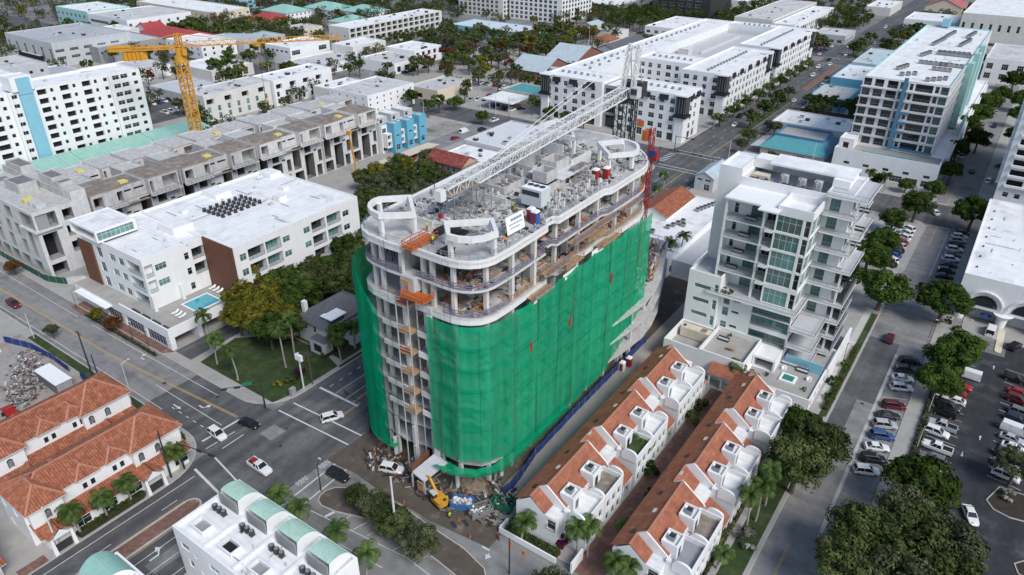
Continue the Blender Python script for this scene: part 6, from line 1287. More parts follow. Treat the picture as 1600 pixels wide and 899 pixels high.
# teal roofed restaurant
TRs = Bld('teal_restaurant', 'restaurant with a teal and navy mansard roof', 'building', -66, 290)
TRs.block(-78, -54, 279, 303, 0, 3.4, M('sand_wall', (.46, .38, .31), .85, .1, .4), ROOFG, 0, faces={'S': [(3, 5, .8, 2.4, 'w', .1), (14, 17, .8, 2.4, 'w', .1)]})
m = MB(); o = [(-78.6, 278.4), (-53.4, 278.4), (-53.4, 303.6), (-78.6, 303.6)]; q = [(-75, 286), (-57, 286), (-57, 300), (-75, 300)]
for i in range(4): j = (i+1) % 4; m.poly([(*o[i], 3.4), (*o[j], 3.4), (*q[j], 6.6), (*q[i], 6.6)], TEAL if i == 0 else DBLUE)
m.ring(q, inset(q, .3), 6.6, 7.6, DBLUE); m.poly([(a, b, 6.7) for a, b in q], M('ribbed_roof', (.42, .41, .39), .8, .1, .5, wave=('X', 2.0, .25, 0))); m.build('mansard_roof', TRs.root)
m = MB(); m.hexa([(-82, 279, 2.8), (-78.7, 279, 3.2), (-78.7, 288, 3.2), (-82, 288, 2.8), (-82, 279, 3.0), (-78.7, 279, 3.5), (-78.7, 288, 3.5), (-82, 288, 3.0)], LGREYW); m.build('entrance_roof', TRs.root)
# filling station with canopy
FS = Bld('workshop', 'workshop with a bright teal roof beside the junction', 'building', -198, 290)
FS.block(-207.5, -182, 286, 302, 0, 5, CREAM, TEAL, .5, faces={'E': [(2, 6, .2, 3.4, 'x', 1)], 'S': [(2, 8, .4, 2.6, 'w', .2), (19, 23, .2, 3, 'x', 1)]})
cnp = thing('forecourt_canopy', 'white flat canopy on posts before the teal workshop', 'canopy', (-198, 275, 0))
m = MB(); m.box(-206, -189, 268, 284, 4.4, 5.0, WHITE2, ROOFW); m.build('roof', cnp)
for x in (-203, -192):
    for y in (270, 281): m = MB(); m.cyl(x, y, 0, 4.4, .25, 8, WHITE2); m.build('post', cnp)
# open ground: streets, sandy plot, lawns, car parks beyond
sheet('road', rect(-193.5, -183, 209, 246), .137, CROAD, 'side street behind the concrete terrace')
sheet('vacant_plot', rect(-206, -194.5, 221, 242), .14, M('sandy_plot', (.30, .28, .25), .95, .2, .3, mottle=((.16, .15, .12), .2, .5, .15)), 'sandy vacant plot beyond the blue bays')
sheet('lawn', rect(-462, -438, 188, 214), .02, M('bright_turf', (.02, .075, .018), .9, .2, .3), 'bright green rectangular lawn in the upper left')
sheet('lawn', [(-131, 67.5), (-106.6, 67.5), (-105.4, 72), (-105.4, 84), (-112, 86), (-124, 86), (-133, 78)], .14, GRASS, 'lawn on the corner opposite the netted tower')
sheet('garden_ground', rect(-139.4, -106, 86.2, 178), .139, M('grass_mulch_ground', (.05, .055, .028), .95, .3, .3, mottle=((.12, .11, .08), .15, .55, .2)), 'leafy ground under the garden trees')  # dark mottled colour of grass and mulch
sheet('driveway', [(-139.4, 66.8), (-133.4, 66.8), (-134.4, 86), (-139.4, 86)], .1405, ASPH, 'dark driveway beside the pool house podium')
sheet('lawn', rect(-105.3, -104.5, 84, 140), .142, GRASS, 'grass verge along the avenue')
sheet('car_park', rect(-260, -212, 300, 326), .02, ASPH, 'car park behind the teal workshop')
sheet('car_park', rect(-345, -262, 352, 410), .02, ASPH, 'tree shaded car park in front of the gallery block')
sheet('car_park', rect(-340, -306, 150, 262), .14, ASPH, 'car park between the striped slab and the modern rows')
sheet('car_park', rect(-136, -108.5, 486, 528), .02, ASPH, 'car park left of the far avenue')
sheet('car_park', rect(-206, -186, 395, 455), .02, ASPH, 'narrow car park behind the awninged apartments')
sheet('car_park', rect(-84, -50, 333, 358), .137, MULCH, 'planted court beside the blue fronted shop')
sheet('construction_yard', [(-85, 62.4), (-78, 63), (-72, 62.5), (-60, 62.4), (-48.8, 63.5), (-49.8, 90), (-55, 128), (-55, 165), (-84, 165), (-84.5, 74)], .141, DIRT, 'muddy construction yard round the foot of the netted tower')
sheet('service_lane', [(-55.0, 68.3), (-49.6, 68.3), (-49.4, 165), (-55.0, 165)], .145, M('dusty_concrete', (.36, .33, .29), .95, .15, .3, mottle=((.26, .24, .21), .15, .5, .2)), 'dusty service lane along the green net')
sheet('brick_walk', [(-178, 63.2), (-172, 62.9), (-141, 64.6), (-139, 66.6), (-178, 66.6)], .138, BRICKP, 'brick footway in front of the white apartment house')
sheet('vacant_plot', rect(-175, -138, 20, 50.0), .138, M('rubble_ground', (.34, .31, .28), .95, .2, .3, mottle=((.24, .21, .19), .25, .5, .2)), 'cleared rubble plot at the left edge')
sheet('lawn', rect(-172, -126, 50.2, 52.0), .142, GRASS, 'grass verge beside the cross street')
sheet('lawn', rect(-17.6, -14.3, 68, 128), .140, GRASS, 'grass verge beside the quiet street')
sheet('footpath', rect(-16.9, -15.5, 132, 178), .142, M('pale_path', (.50, .48, .44), .9, .1, .5), 'pale footpath beside the white tower')
sheet('lawn', rect(-15.3, -13.9, 128, 176), .144, GRASS, 'clipped strip between footpath and quiet street')
# ================================================================ trees, palms, shrubs
LEAF_A = leafmat('oak_leaves', (.034, .052, .015), (.125, .145, .055)); LEAF_B = leafmat('dark_leaves', (.025, .048, .011), (.075, .115, .026))
LEAF_C = leafmat('yellow_green_leaves', (.055, .07, .012), (.21, .18, .03)); LEAF_P = leafmat('palm_leaves', (.036, .072, .018), (.12, .17, .05)); LEAF_R = leafmat('rusty_leaves', (.075, .035, .014), (.16, .075, .03)); LEAF_G = leafmat('fresh_green_leaves', (.04, .075, .012), (.10, .15, .03))
LEAF_O = leafmat('grey_olive_leaves', (.046, .057, .028), (.15, .16, .085))
def crown_mesh(name, seed, mat, R_=4.0, hz=3.0, clumps=26, per=150, leaf=.42, flat=.75):
    r = random.Random(seed); mb = MB(); k = mb.mi(mat)
    for c in range(clumps):
        while True:
            x, y, z = r.uniform(-1, 1), r.uniform(-1, 1), r.uniform(-.55, 1)
            if .25 < x*x+y*y+z*z < 1: break
        cx, cy, cz = x*R_*.8, y*R_*.8, hz*(z*.75+.1); cr = R_*r.uniform(.17, .33)
        for i in range(per):
            th = r.uniform(0, 6.283); ph = math.acos(r.uniform(-.7, 1)); q = cr*(r.uniform(.55, 1.08))
            n = Vector((math.sin(ph)*math.cos(th), math.sin(ph)*math.sin(th), math.cos(ph)))
            p = Vector((cx, cy, cz))+Vector((n.x*q, n.y*q, n.z*q*flat))
            n2 = (n+Vector((r.uniform(-.42, .42), r.uniform(-.42, .42), r.uniform(-.2, .5)))).normalized()
            a = n2.orthogonal().normalized(); a.rotate(Matrix.Rotation(r.uniform(0, 6.28), 3, n2)); b = n2.cross(a); s = leaf*r.uniform(.6, 1.3)
            vb = len(mb.v); mb.v += [tuple(p-a*s*.5), tuple(p+b*s*.32), tuple(p+a*s*.5), tuple(p-b*s*.32)]; mb.f.append([vb, vb+1, vb+2, vb+3]); mb.m.append(k)
    return mb.mesh(name)
def trunk_mesh(seed, h, r0, spread, mat=BARK):
    r = random.Random(seed); mb = MB(); mb.tube([(0, 0, -.1), (.05, .03, h*.3), (-.05, .08, h*.62)], [r0*1.25, r0, r0*.8], 8, mat)
    for i in range(5):
        a = i*1.257+r.uniform(-.3, .3); d = spread*r.uniform(.5, .85); mb.tube([(-.04, .06, h*.55), (d*.5*math.cos(a), d*.5*math.sin(a), h*.8), (d*math.cos(a), d*math.sin(a), h*1.15)], [r0*.6, r0*.4, r0*.15], 6, mat)
    return mb.mesh('trunk')
CR = {}
for nm, mt, n_, lf in (('A', LEAF_A, 3, .46), ('B', LEAF_B, 2, .5), ('C', LEAF_C, 1, .5), ('R', LEAF_R, 1, .45), ('G', LEAF_G, 1, .45), ('O', LEAF_O, 2, .40)):
    CR[nm] = [crown_mesh('crown', 100+ord(nm)*3+i, mt, 4.0, 3.0, 46, 150, lf*.9) for i in range(n_)]
FARC = {nm: [crown_mesh('crown', 300+ord(nm)+i, mt, 4.0, 3.0, 20, 60, .85) for i in range(2)] for nm, mt in (('A', LEAF_A), ('B', LEAF_B), ('C', LEAF_C), ('O', LEAF_O), ('R', LEAF_R))}
TRK = [trunk_mesh(5+i, 3.6, .28, 2.2) for i in range(2)]
tr_ = random.Random(77)
def tree(x, y, rad, lab, grp=None, kind='A', far=False, h=None, z=.0):
    s = rad/4.0; h = h or (3.0*s+1.6)
    o = thing('tree', lab, 'tree', (x, y, z), tr_.uniform(0, 6.28), grp)
    pool = FARC.get(kind, FARC['A']) if far else CR[kind]
    c = bpy.data.objects.new('crown', tr_.choice(pool)); COL.objects.link(c); c.parent = o; c.location = (0, 0, h); c.scale = (s*tr_.uniform(.92, 1.1), s*tr_.uniform(.92, 1.1), s*tr_.uniform(.85, 1.05))
    t = bpy.data.objects.new('trunk', tr_.choice(TRK)); COL.objects.link(t); t.parent = o; t.scale = (s, s, h/3.6*1.02)
    return o
def frond_palm(seed, n, L, droop, mat, seg=7, leafw=.42):
    r = random.Random(seed); mb = MB(); k = mb.mi(mat)
    for i in range(n):
        az = i*2.399+r.uniform(-.2, .2); el = r.uniform(-.25, 1.15) if i > 3 else 1.2; l = L*r.uniform(.8, 1.1); pts = []
        p = Vector((0, 0, 0)); d = el; st = l/seg
        for j in range(seg+1):
            pts.append(p.copy()); p = p+Vector((math.cos(az)*math.cos(d), math.sin(az)*math.cos(d), math.sin(d)))*st; d -= droop*(j+1)/seg*.62
        side = Vector((-math.sin(az), math.cos(az), 0))
        for j in range(seg):
            for m in range(3):
                t0 = (j+m/3)/seg; q = pts[j].lerp(pts[j+1], m/3); tang = (pts[j+1]-pts[j]).normalized(); w = leafw*L*.55*math.sin(math.pi*min(1, .12+t0*.86))*r.uniform(.85, 1.1)
                for sg in (-1, 1):
                    tip = q+side*sg*w+tang*w*.55+Vector((0, 0, -w*.38)); b = tang*.10*L*.5
                    vb = len(mb.v); mb.v += [tuple(q-b*.5), tuple(q+b*.5), tuple(tip)]; mb.f.append([vb, vb+1, vb+2]); mb.m.append(k)
    return mb.mesh('fronds')
PF = [frond_palm(i, 20, 2.6, 1.5, LEAF_P) for i in (1, 2, 3)]; SF = [frond_palm(9, 30, 1.7, 1.2, LEAF_P, 5, .6)]
def palm_trunk(lean, h, r0):
    mb = MB(); pts = [(lean*(i/6)**2, .1*math.sin(i), h*i/6) for i in range(7)]; mb.tube(pts, [r0*1.4, r0*1.05, r0, r0*.95, r0*.9, r0*.85, r0*.7], 8, PALMB); return mb.mesh('trunk')
PT = {}
def palm(x, y, h, lab, grp=None, s=1.0, kind='p', z=.0, lean=.5):
    o = thing('palm_tree', lab, 'palm', (x, y, z), tr_.uniform(0, 6.28), grp); key = (round(h*2)/2, kind)
    if key not in PT: PT[key] = palm_trunk(lean, key[0], .17 if kind == 'p' else .2)
    t = bpy.data.objects.new('trunk', PT[key]); COL.objects.link(t); t.parent = o
    c = bpy.data.objects.new('fronds', tr_.choice(PF if kind == 'p' else SF)); COL.objects.link(c); c.parent = o; c.location = (lean, .0, key[0]); c.scale = (s, s, s); return o
SHM = {k: crown_mesh('foliage', 500+i, m, 1.0, .8, 10, 70, .22) for i, (k, m) in enumerate((('A', LEAF_B), ('G', LEAF_G), ('R', leafmat('magenta_leaves', (.05, .014, .03), (.12, .02, .06))), ('W', leafmat('white_blossom', (.10, .11, .07), (.42, .42, .36))), ('Y', LEAF_C)))}
def shrub(x, y, r, lab, grp=None, kind='A', z=.13, h=None):
    o = put('shrub', SHM[kind], None, (x, y, z+r*.45), tr_.uniform(0, 6.28)); o.scale = (r, r, (h or r)*1.0); return tag(o, lab, 'shrub', grp)
def hedge(x0, x1, y0, y1, z, h, lab, mat=LEAF_B, dens=26):
    r = random.Random(int(abs(x0*3+y0*5))); mb = MB(); k = mb.mi(mat); n = int((x1-x0)*(y1-y0)*dens*(1+h))
    for i in range(min(n, 5000)):
        p = Vector((r.uniform(x0, x1), r.uniform(y0, y1), z+h*(1-r.random()**2*.8)+r.uniform(-.12, .12))); n2 = Vector((r.uniform(-1, 1), r.uniform(-1, 1), r.uniform(.2, 1))).normalized(); a = n2.orthogonal().normalized(); a.rotate(Matrix.Rotation(r.uniform(0, 6.28), 3, n2)); b = n2.cross(a); s = r.uniform(.18, .34)
        vb = len(mb.v); mb.v += [tuple(p-a*s), tuple(p+b*s*.6), tuple(p+a*s), tuple(p-b*s*.6)]; mb.f.append([vb, vb+1, vb+2, vb+3]); mb.m.append(k)
    c = MB(); c.box(x0+.1, x1-.1, y0+.1, y1-.1, z, z+h*.85, MATS['garden_mulch']); root = thing('hedge', lab, 'hedge', ((x0+x1)/2, (y0+y1)/2, z)); mb.build('foliage', root); c.build('stems', root); return root
# --- foreground right: big oaks by the quiet street and the car park
def T_(p, rad, lab, kind='A', h=None): return tree(p[0], p[1], rad, lab, None, kind, False, h)
for (px, rad, lab, kd, h) in (
    ((-13.47,103.50), 6.2, 'dark oak overhanging the verge below the white tower garden', 'A', 7.0), ((-11.84,111.41), 5.0, 'smaller oak above the dark verge oak', 'A', 6.5), ((-15.69,114.87), 4.6, 'round tree at the upper end of the verge oaks', 'B', 5.5),
    ((5.15,94.10), 7.6, 'huge oak crown at the bottom edge beside the car park', 'A', 8.0), ((-0.95,92.63), 5.6, 'broad oak crown over the quiet street at the bottom', 'A', 8.0), ((9.41,97.84), 6.4, 'oak crown nearest the white moving car at the bottom', 'O', 7.0), ((3.16,102.43), 5.0, 'oak crown behind the huge bottom oak', 'O', 7.5), ((-2.17,86.13), 5.0, 'oak crown cut by the bottom edge over the road', 'A', 7.5), ((3.97,86.52), 6.0, 'lowest oak crown at the bottom edge', 'O', 7.5), ((11.54,91.90), 4.6, 'oak crown in the bottom corner of the car park', 'A', 7.0),
    ((4.44,111.73), 6.2, 'dense dark green tree over the parked cars near the bottom oaks', 'B', 6.0), ((2.86,155.04), 5.6, 'dense dark green tree in the car park strip', 'B', 6.0), ((2.37,145.83), 5.2, 'dark green tree just below the car park strip tree', 'B', 5.4), ((4.37,160.40), 4.8, 'dark green tree at the upper end of the car park strip', 'B', 6.0),
    ((-1.33,180.54), 6.6, 'round dark tree before the arcaded hall', 'B', 6.4), ((-14.61,178.42), 7.0, 'large dark tree beside the white tower street corner', 'B', 6.6), ((-21.47,196.31), 6.2, 'dark tree above the large tower street tree', 'B', 6.0), ((-20.43,208.85), 5.2, 'tree over the parked cars behind the white tower', 'B', 5.4), ((-17.22,242.26), 5.6, 'tree at the left corner of the street crossing', 'B', 6.4), ((-21.29,229.37), 4.6, 'smaller tree left of the crossing corner tree', 'B', 5.0), ((-2.12,244.88), 6.2, 'tree at the right corner of the street crossing', 'B', 6.4),
    ((17.27,127.28), 4.0, 'flowering tree on the round car park island', 'O', 4.6), ((-14.42,312.70), 4.6, 'dark tree beside the podium of the blue framed slab', 'B', 5.6), ((-12.94,284.81), 4.4, 'second dark tree beside the podium of the blue framed slab', 'B', 5.6)):
    T_(px, rad, lab, kd, h)
for i, (x, y, r) in enumerate(((-9.5, 330, 5), (-15, 350, 5), (-13, 372, 6), (-12, 398, 6), (-8, 415, 5), (2, 345, 4.5), (1, 380, 5), (0, 410, 6), (-6, 455, 6), (-4, 480, 6))): tree(x, y, r, '%s dark street tree along the far right street, from the near end' % ORD[i], 'trees along the far right street', 'B', False, 6)
# --- left garden behind the pool house
for (px, rad, lab, kd, h) in (
    ((-136.53,83.72), 5.2, 'yellow green tree beside the turquoise pool', 'C', 7.0), ((-128.11,84.52), 5.0, 'yellow green tree behind the tall palms', 'C', 6.6), ((-144.15,91.38), 4.6, 'yellow green tree above the pool terrace', 'C', 7.6), ((-134.43,94.46), 5.2, 'dark green garden tree left of the shingled house', 'B', 7.0), ((-133.56,102.99), 4.8, 'dark green garden tree behind the shingled house', 'A', 6.6), ((-137.33,117.70), 4.8, 'dark tree next to the white apartment corner', 'B', 6.6), ((-130.58,113.56), 4.0, 'small dark tree left of the green net', 'G', 5.4), ((-142.37,126.21), 4.4, 'dark tree behind the netted tower edge', 'A', 6.0)):
    T_(px, rad, lab, kd, h)
for i, (x, y, rad, kd) in enumerate(((-131, 84, 5.2, 'C'), (-126, 88, 5, 'B'), (-134, 90, 5, 'C'), (-128, 95, 5.4, 'B'), (-134, 98, 4.6, 'A'), (-126, 103, 5, 'A'), (-133, 106, 5, 'B'), (-127, 111, 5, 'A'), (-119, 113, 4.8, 'B'), (-112, 110, 4.4, 'A'), (-109, 104, 3.6, 'G'), (-122, 80, 4.4, 'B'), (-132.5, 79.5, 4.4, 'C'), (-128, 81, 4.6, 'C'), (-118.5, 83, 4.0, 'A'), (-124, 86, 4.6, 'C'), (-119, 106, 4.6, 'A'), (-108.5, 88, 2.6, 'G'))): tree(x, y, rad, '%s garden tree between pool house and shingled house, from the lawn back' % NUM[i], 'pool house garden trees', kd, False, 6)
for i, (px, rad, kd) in enumerate((((-161.76,149.35), 5.2, 'A'), ((-165.22,160.26), 5.6, 'O'), ((-160.21,167.40), 5.6, 'A'), ((-152.47,152.86), 5.0, 'O'), ((-150.53,145.05), 5.0, 'A'), ((-148.41,158.98), 4.6, 'O'), ((-174.59,160.62), 4.4, 'A'), ((-175.31,167.53), 4.2, 'C'), ((-170.52,178.74), 4.4, 'C'), ((-165.90,182.08), 4.0, 'O'), ((-153.50,137.07), 4.8, 'B'), ((-154.21,175.34), 4.4, 'A'))):
    tree(px[0], px[1], rad, '%s tree of the thicket between the concrete terrace and the netted tower, left to right' % ORD[i] if i < 11 else 'tree of the thicket beside the rusty red house', 'thicket behind the netted tower', kd, False, 5)
palms = [((-118.69,68.18), 8.0, 'tall palm on the corner lawn nearest the pool house'), ((-127.26,69.23), 6.5, 'feathery palm left of the tall lawn palm'), ((-133.84,72.20), 8.5, 'dark palm overhanging the turquoise pool'), ((-114.15,77.13), 10.0, 'tall pale trunked palm before the dark garden'), ((-115.33,80.77), 10.0, 'second tall pale trunked palm before the dark garden'), ((-106.23,85.76), 6.0, 'palm on the avenue verge beside the shingled house'), ((-107.38,91.12), 6.0, 'palm almost touching the green net at the avenue'),
         ((-79.52,47.66), 7.0, 'palm left of the mint vaults at the junction'), ((-73.94,47.56), 6.5, 'palm behind the second mint vault'), ((-66.08,47.78), 6.5, 'palm behind the third mint vault'), ((-59.49,47.43), 6.5, 'palm at the lower end of the mint vaults'),
         ((-45.16,67.25), 4.6, 'small palm at the foot of the tiled row nearest the net'), ((-37.10,70.66), 6.2, 'palm left of the tiled row porch'), ((-35.31,71.17), 6.2, 'palm right of the tiled row porch'), ((-31.57,76.92), 3.4, 'bright green palm in the brick courtyard'), ((-37.69,95.01), 5.2, 'palm at the middle porch of the first tiled row'), ((-29.33,68.88), 5.4, 'palm at the foot of the tiled row by the parked street'), ((-27.63,68.71), 5.0, 'second palm at the foot of the tiled row by the parked street'), ((-32.33,128.50), 4.6, 'palm before the red tiled pergola'), ((-29.53,126.45), 4.4, 'palm behind the pergola row end'), ((-17.86,80.61), 3.6, 'low palm on the verge below the tiled row'),
         ((-16.86,90.61), 8.0, 'leaning palm on the verge beside the tiled row'), ((-16.27,93.53), 8.5, 'second leaning palm on the verge beside the tiled row'), ((-16.13,97.97), 8.0, 'third leaning palm on the verge beside the tiled row'),
         ((-103.9,27.6), 5.0, 'palm before the terracotta row nearest the lower left'), ((-103.9,31.8), 5.0, 'second palm before the terracotta row'), ((-103.9,36.0), 5.0, 'third palm before the terracotta row'), ((-103.9,45.6), 5.0, 'palm at the corner of the terracotta row'),
         ((-65.93,168.98), 8.0, 'tall palm between the netted tower and the white tower'), ((-64.72,172.20), 9.0, 'second tall palm between the netted tower and the white tower'), ((-92.82,223.35), 5.0, 'palm beside the avenue behind the netted tower'), ((-91.68,213.33), 4.0, 'short palm beside the avenue behind the netted tower'), ((-30.05,264.97), 6.0, 'palm below the pool deck of the blue framed slab'), ((-35.92,268.21), 5.0, 'small palm left below the pool deck of the blue framed slab'), ((0.37,300.66), 5.0, 'palm on the right pavement beyond the crossing'), ((-13.46,352.85), 6.0, 'palm beside the mint wall of the blue framed slab')]
for p, h, lab in palms: palm(p[0], p[1], h, lab, None, 1.25 if h > 4 else 1.0, 'p')
for i in range(12): palm(-105.2, 300+i*13, 6, '%s palm along the pavement of the awninged apartments' % (ORD[i]), 'palms along the awninged apartments', 1.2)
for i in range(9): palm(-350.5+i*.1, 332+i*8.5, 5, '%s sabal palm before the gallery block' % ORD[i], 'sabal palms before the gallery block', 1.5, 's')
# --- island and street greenery round the site
for (px, rad, lab, kd, h) in (((-67.66,57.79), 3.4, 'bushy dark tree on the traffic island nearest the junction', 'O', 3.0), ((-63.16,56.84), 3.4, 'bushy dark tree in the middle of the traffic island', 'A', 3.0), ((-72.32,57.95), 2.4, 'small bushy tree at the tip of the traffic island', 'A', 2.4), ((-56.79,55.88), 3.6, 'round olive tree at the lower end of the traffic island', 'O', 3.2), ((-34.53,59.15), 4.0, 'grey olive tree at the bottom edge before the tiled rows', 'O', 5.0)): T_(px, rad, lab, kd, h)
for (px, rad, lab, kd) in (((-214.73,71.70), 2.4, 'round tree before the concrete corner block', 'B'), ((-157.87,63.21), 2.2, 'brownish street tree before the pool house', 'R'), ((-165.06,63.28), 2.0, 'second brownish street tree before the pool house', 'C'), ((-206.93,63.17), 2.2, 'brown scrub behind the green hoarding', 'R'), ((-166.60,53.62), 1.8, 'thin bare tree on the cross street verge', 'O')): T_(px, rad, lab, kd, 2.6)
for (px, r, lab, k) in (((-39.91,70.99), 1.8, 'magenta bougainvillea beside the tiled row gable', 'R'), ((-15.70,88.22), 2.2, 'white blossoming bush on the verge', 'W'), ((-44.78,95.20), 1.5, 'round clipped bush in the brick courtyard', 'G'), ((-42.68,98.89), 2.0, 'broad bush in the brick courtyard', 'A'), ((-35.46,93.58), 2.0, 'dark bush beside the middle courtyard porch', 'A'), ((-32.29,88.25), 1.8, 'dark bush lower in the brick courtyard', 'A'), ((-35.06,116.07), 2.2, 'bush at the upper end of the brick courtyard', 'A'), ((-35.04,111.21), 2.0, 'second bush at the upper end of the brick courtyard', 'G'), ((-133.79,73.83), 1.6, 'bush under the pool palms', 'A'), ((-108.80,76.64), 1.6, 'red leaved shrub on the corner lawn', 'R'), ((-108.66,73.96), 1.4, 'green shrub on the corner lawn edge', 'G'), ((-109.96,71.67), 1.2, 'yellowish shrub on the corner lawn edge', 'Y'), ((-111.53,49.78), 1.6, 'dark round bush at the terracotta corner', 'A'), ((0.56,181.90), 1.3, 'dark round bush before the forecourt', 'A'), ((2.96,179.05), 1.3, 'second dark round bush before the forecourt', 'A'), ((-15.00,148.01), 1.4, 'shrub at the footpath beside the quiet street', 'G'), ((-15.77,140.34), 1.6, 'dark shrub lower along the footpath', 'A'), ((-14.88,134.29), 1.4, 'lowest dark shrub along the footpath', 'A'), ((17.53,123.75), 1.6, 'white blossoming shrub on the car park island', 'W'), ((11.14,101.23), 2.0, 'yellow blossoming shrub at the car park corner', 'Y')): shrub(px[0], px[1], r, lab, None, k)
for i, z in enumerate((-42.4, -40.8, -39.4)): shrub(z, 137.6+.2*i, .8, '%s potted shrub on the planted terrace of the white tower' % ORD[i], 'planters on the white tower terrace', 'A', 15.1, 1.3)
for (x, y, lab) in ((-27.2, 131.4, 'clipped round shrub left of the plunge pool'), (-19.4, 130.6, 'clipped round shrub right of the plunge pool'), (-37.8, 137.2, 'dark conifer shrub on the generator terrace')): shrub(x, y, .6, lab, None, 'G', 2.6 if x > -30 else 5.2, .8)
for i, (x, y, rad) in enumerate(((-134, 118, 5), (-131, 128, 5.4), (-137, 137, 5), (-126, 122, 4.6), (-120, 124, 4.6), (-112, 120, 4.4), (-124, 134, 5), (-140, 146, 5), (-146, 154, 5.2), (-152, 163, 5), (-134, 148, 5.2), (-140, 160, 5), (-127, 145, 5), (-150, 174, 4.6), (-143, 172, 4.6), (-158, 174, 4.4), (-164, 181, 4), (-171, 190, 4.2), (-176, 180, 4.6), (-165, 168, 4.6), (-172, 172, 4.4), (-110, 132, 4.4), (-115, 142, 4.8))): tree(x, y, rad, '%s tree of the thicket behind the white apartment roof' % NUM[i], 'thicket behind the white apartment house', 'AOAB'[i % 4], False, 5)
hedge(-104.7, -103.3, 27.0, 38.4, .13, .8, 'low clipped hedge before the terracotta row'); hedge(-48.6, -39.0, 67.6, 69.2, .14, .7, 'dark hedge below the white gable of the tiled row'); hedge(1.7, 3.0, 96, 172, .13, .8, 'long hedge between pavement and car park', LEAF_O, 16); hedge(-171, -141, 62.9, 63.6, .13, .5, 'planting strip before the brick footway', LEAF_A, 14); hedge(-15.3, -14.2, 130, 158, .14, .8, 'mixed planting beside the quiet street', LEAF_G, 14); hedge(-20.2, -18.6, 74, 122, .14, 1.2, 'tall hedge along the back of the tiled row', LEAF_A, 12); hedge(-111.0, -109.6, 84, 104, .14, 1.0, 'hedge before the shingled house', LEAF_B, 14); hedge(-104.4, -103.6, 4, 13, .13, .7, 'hedge before the lower left corner house', SHM['R'].materials[0], 14)
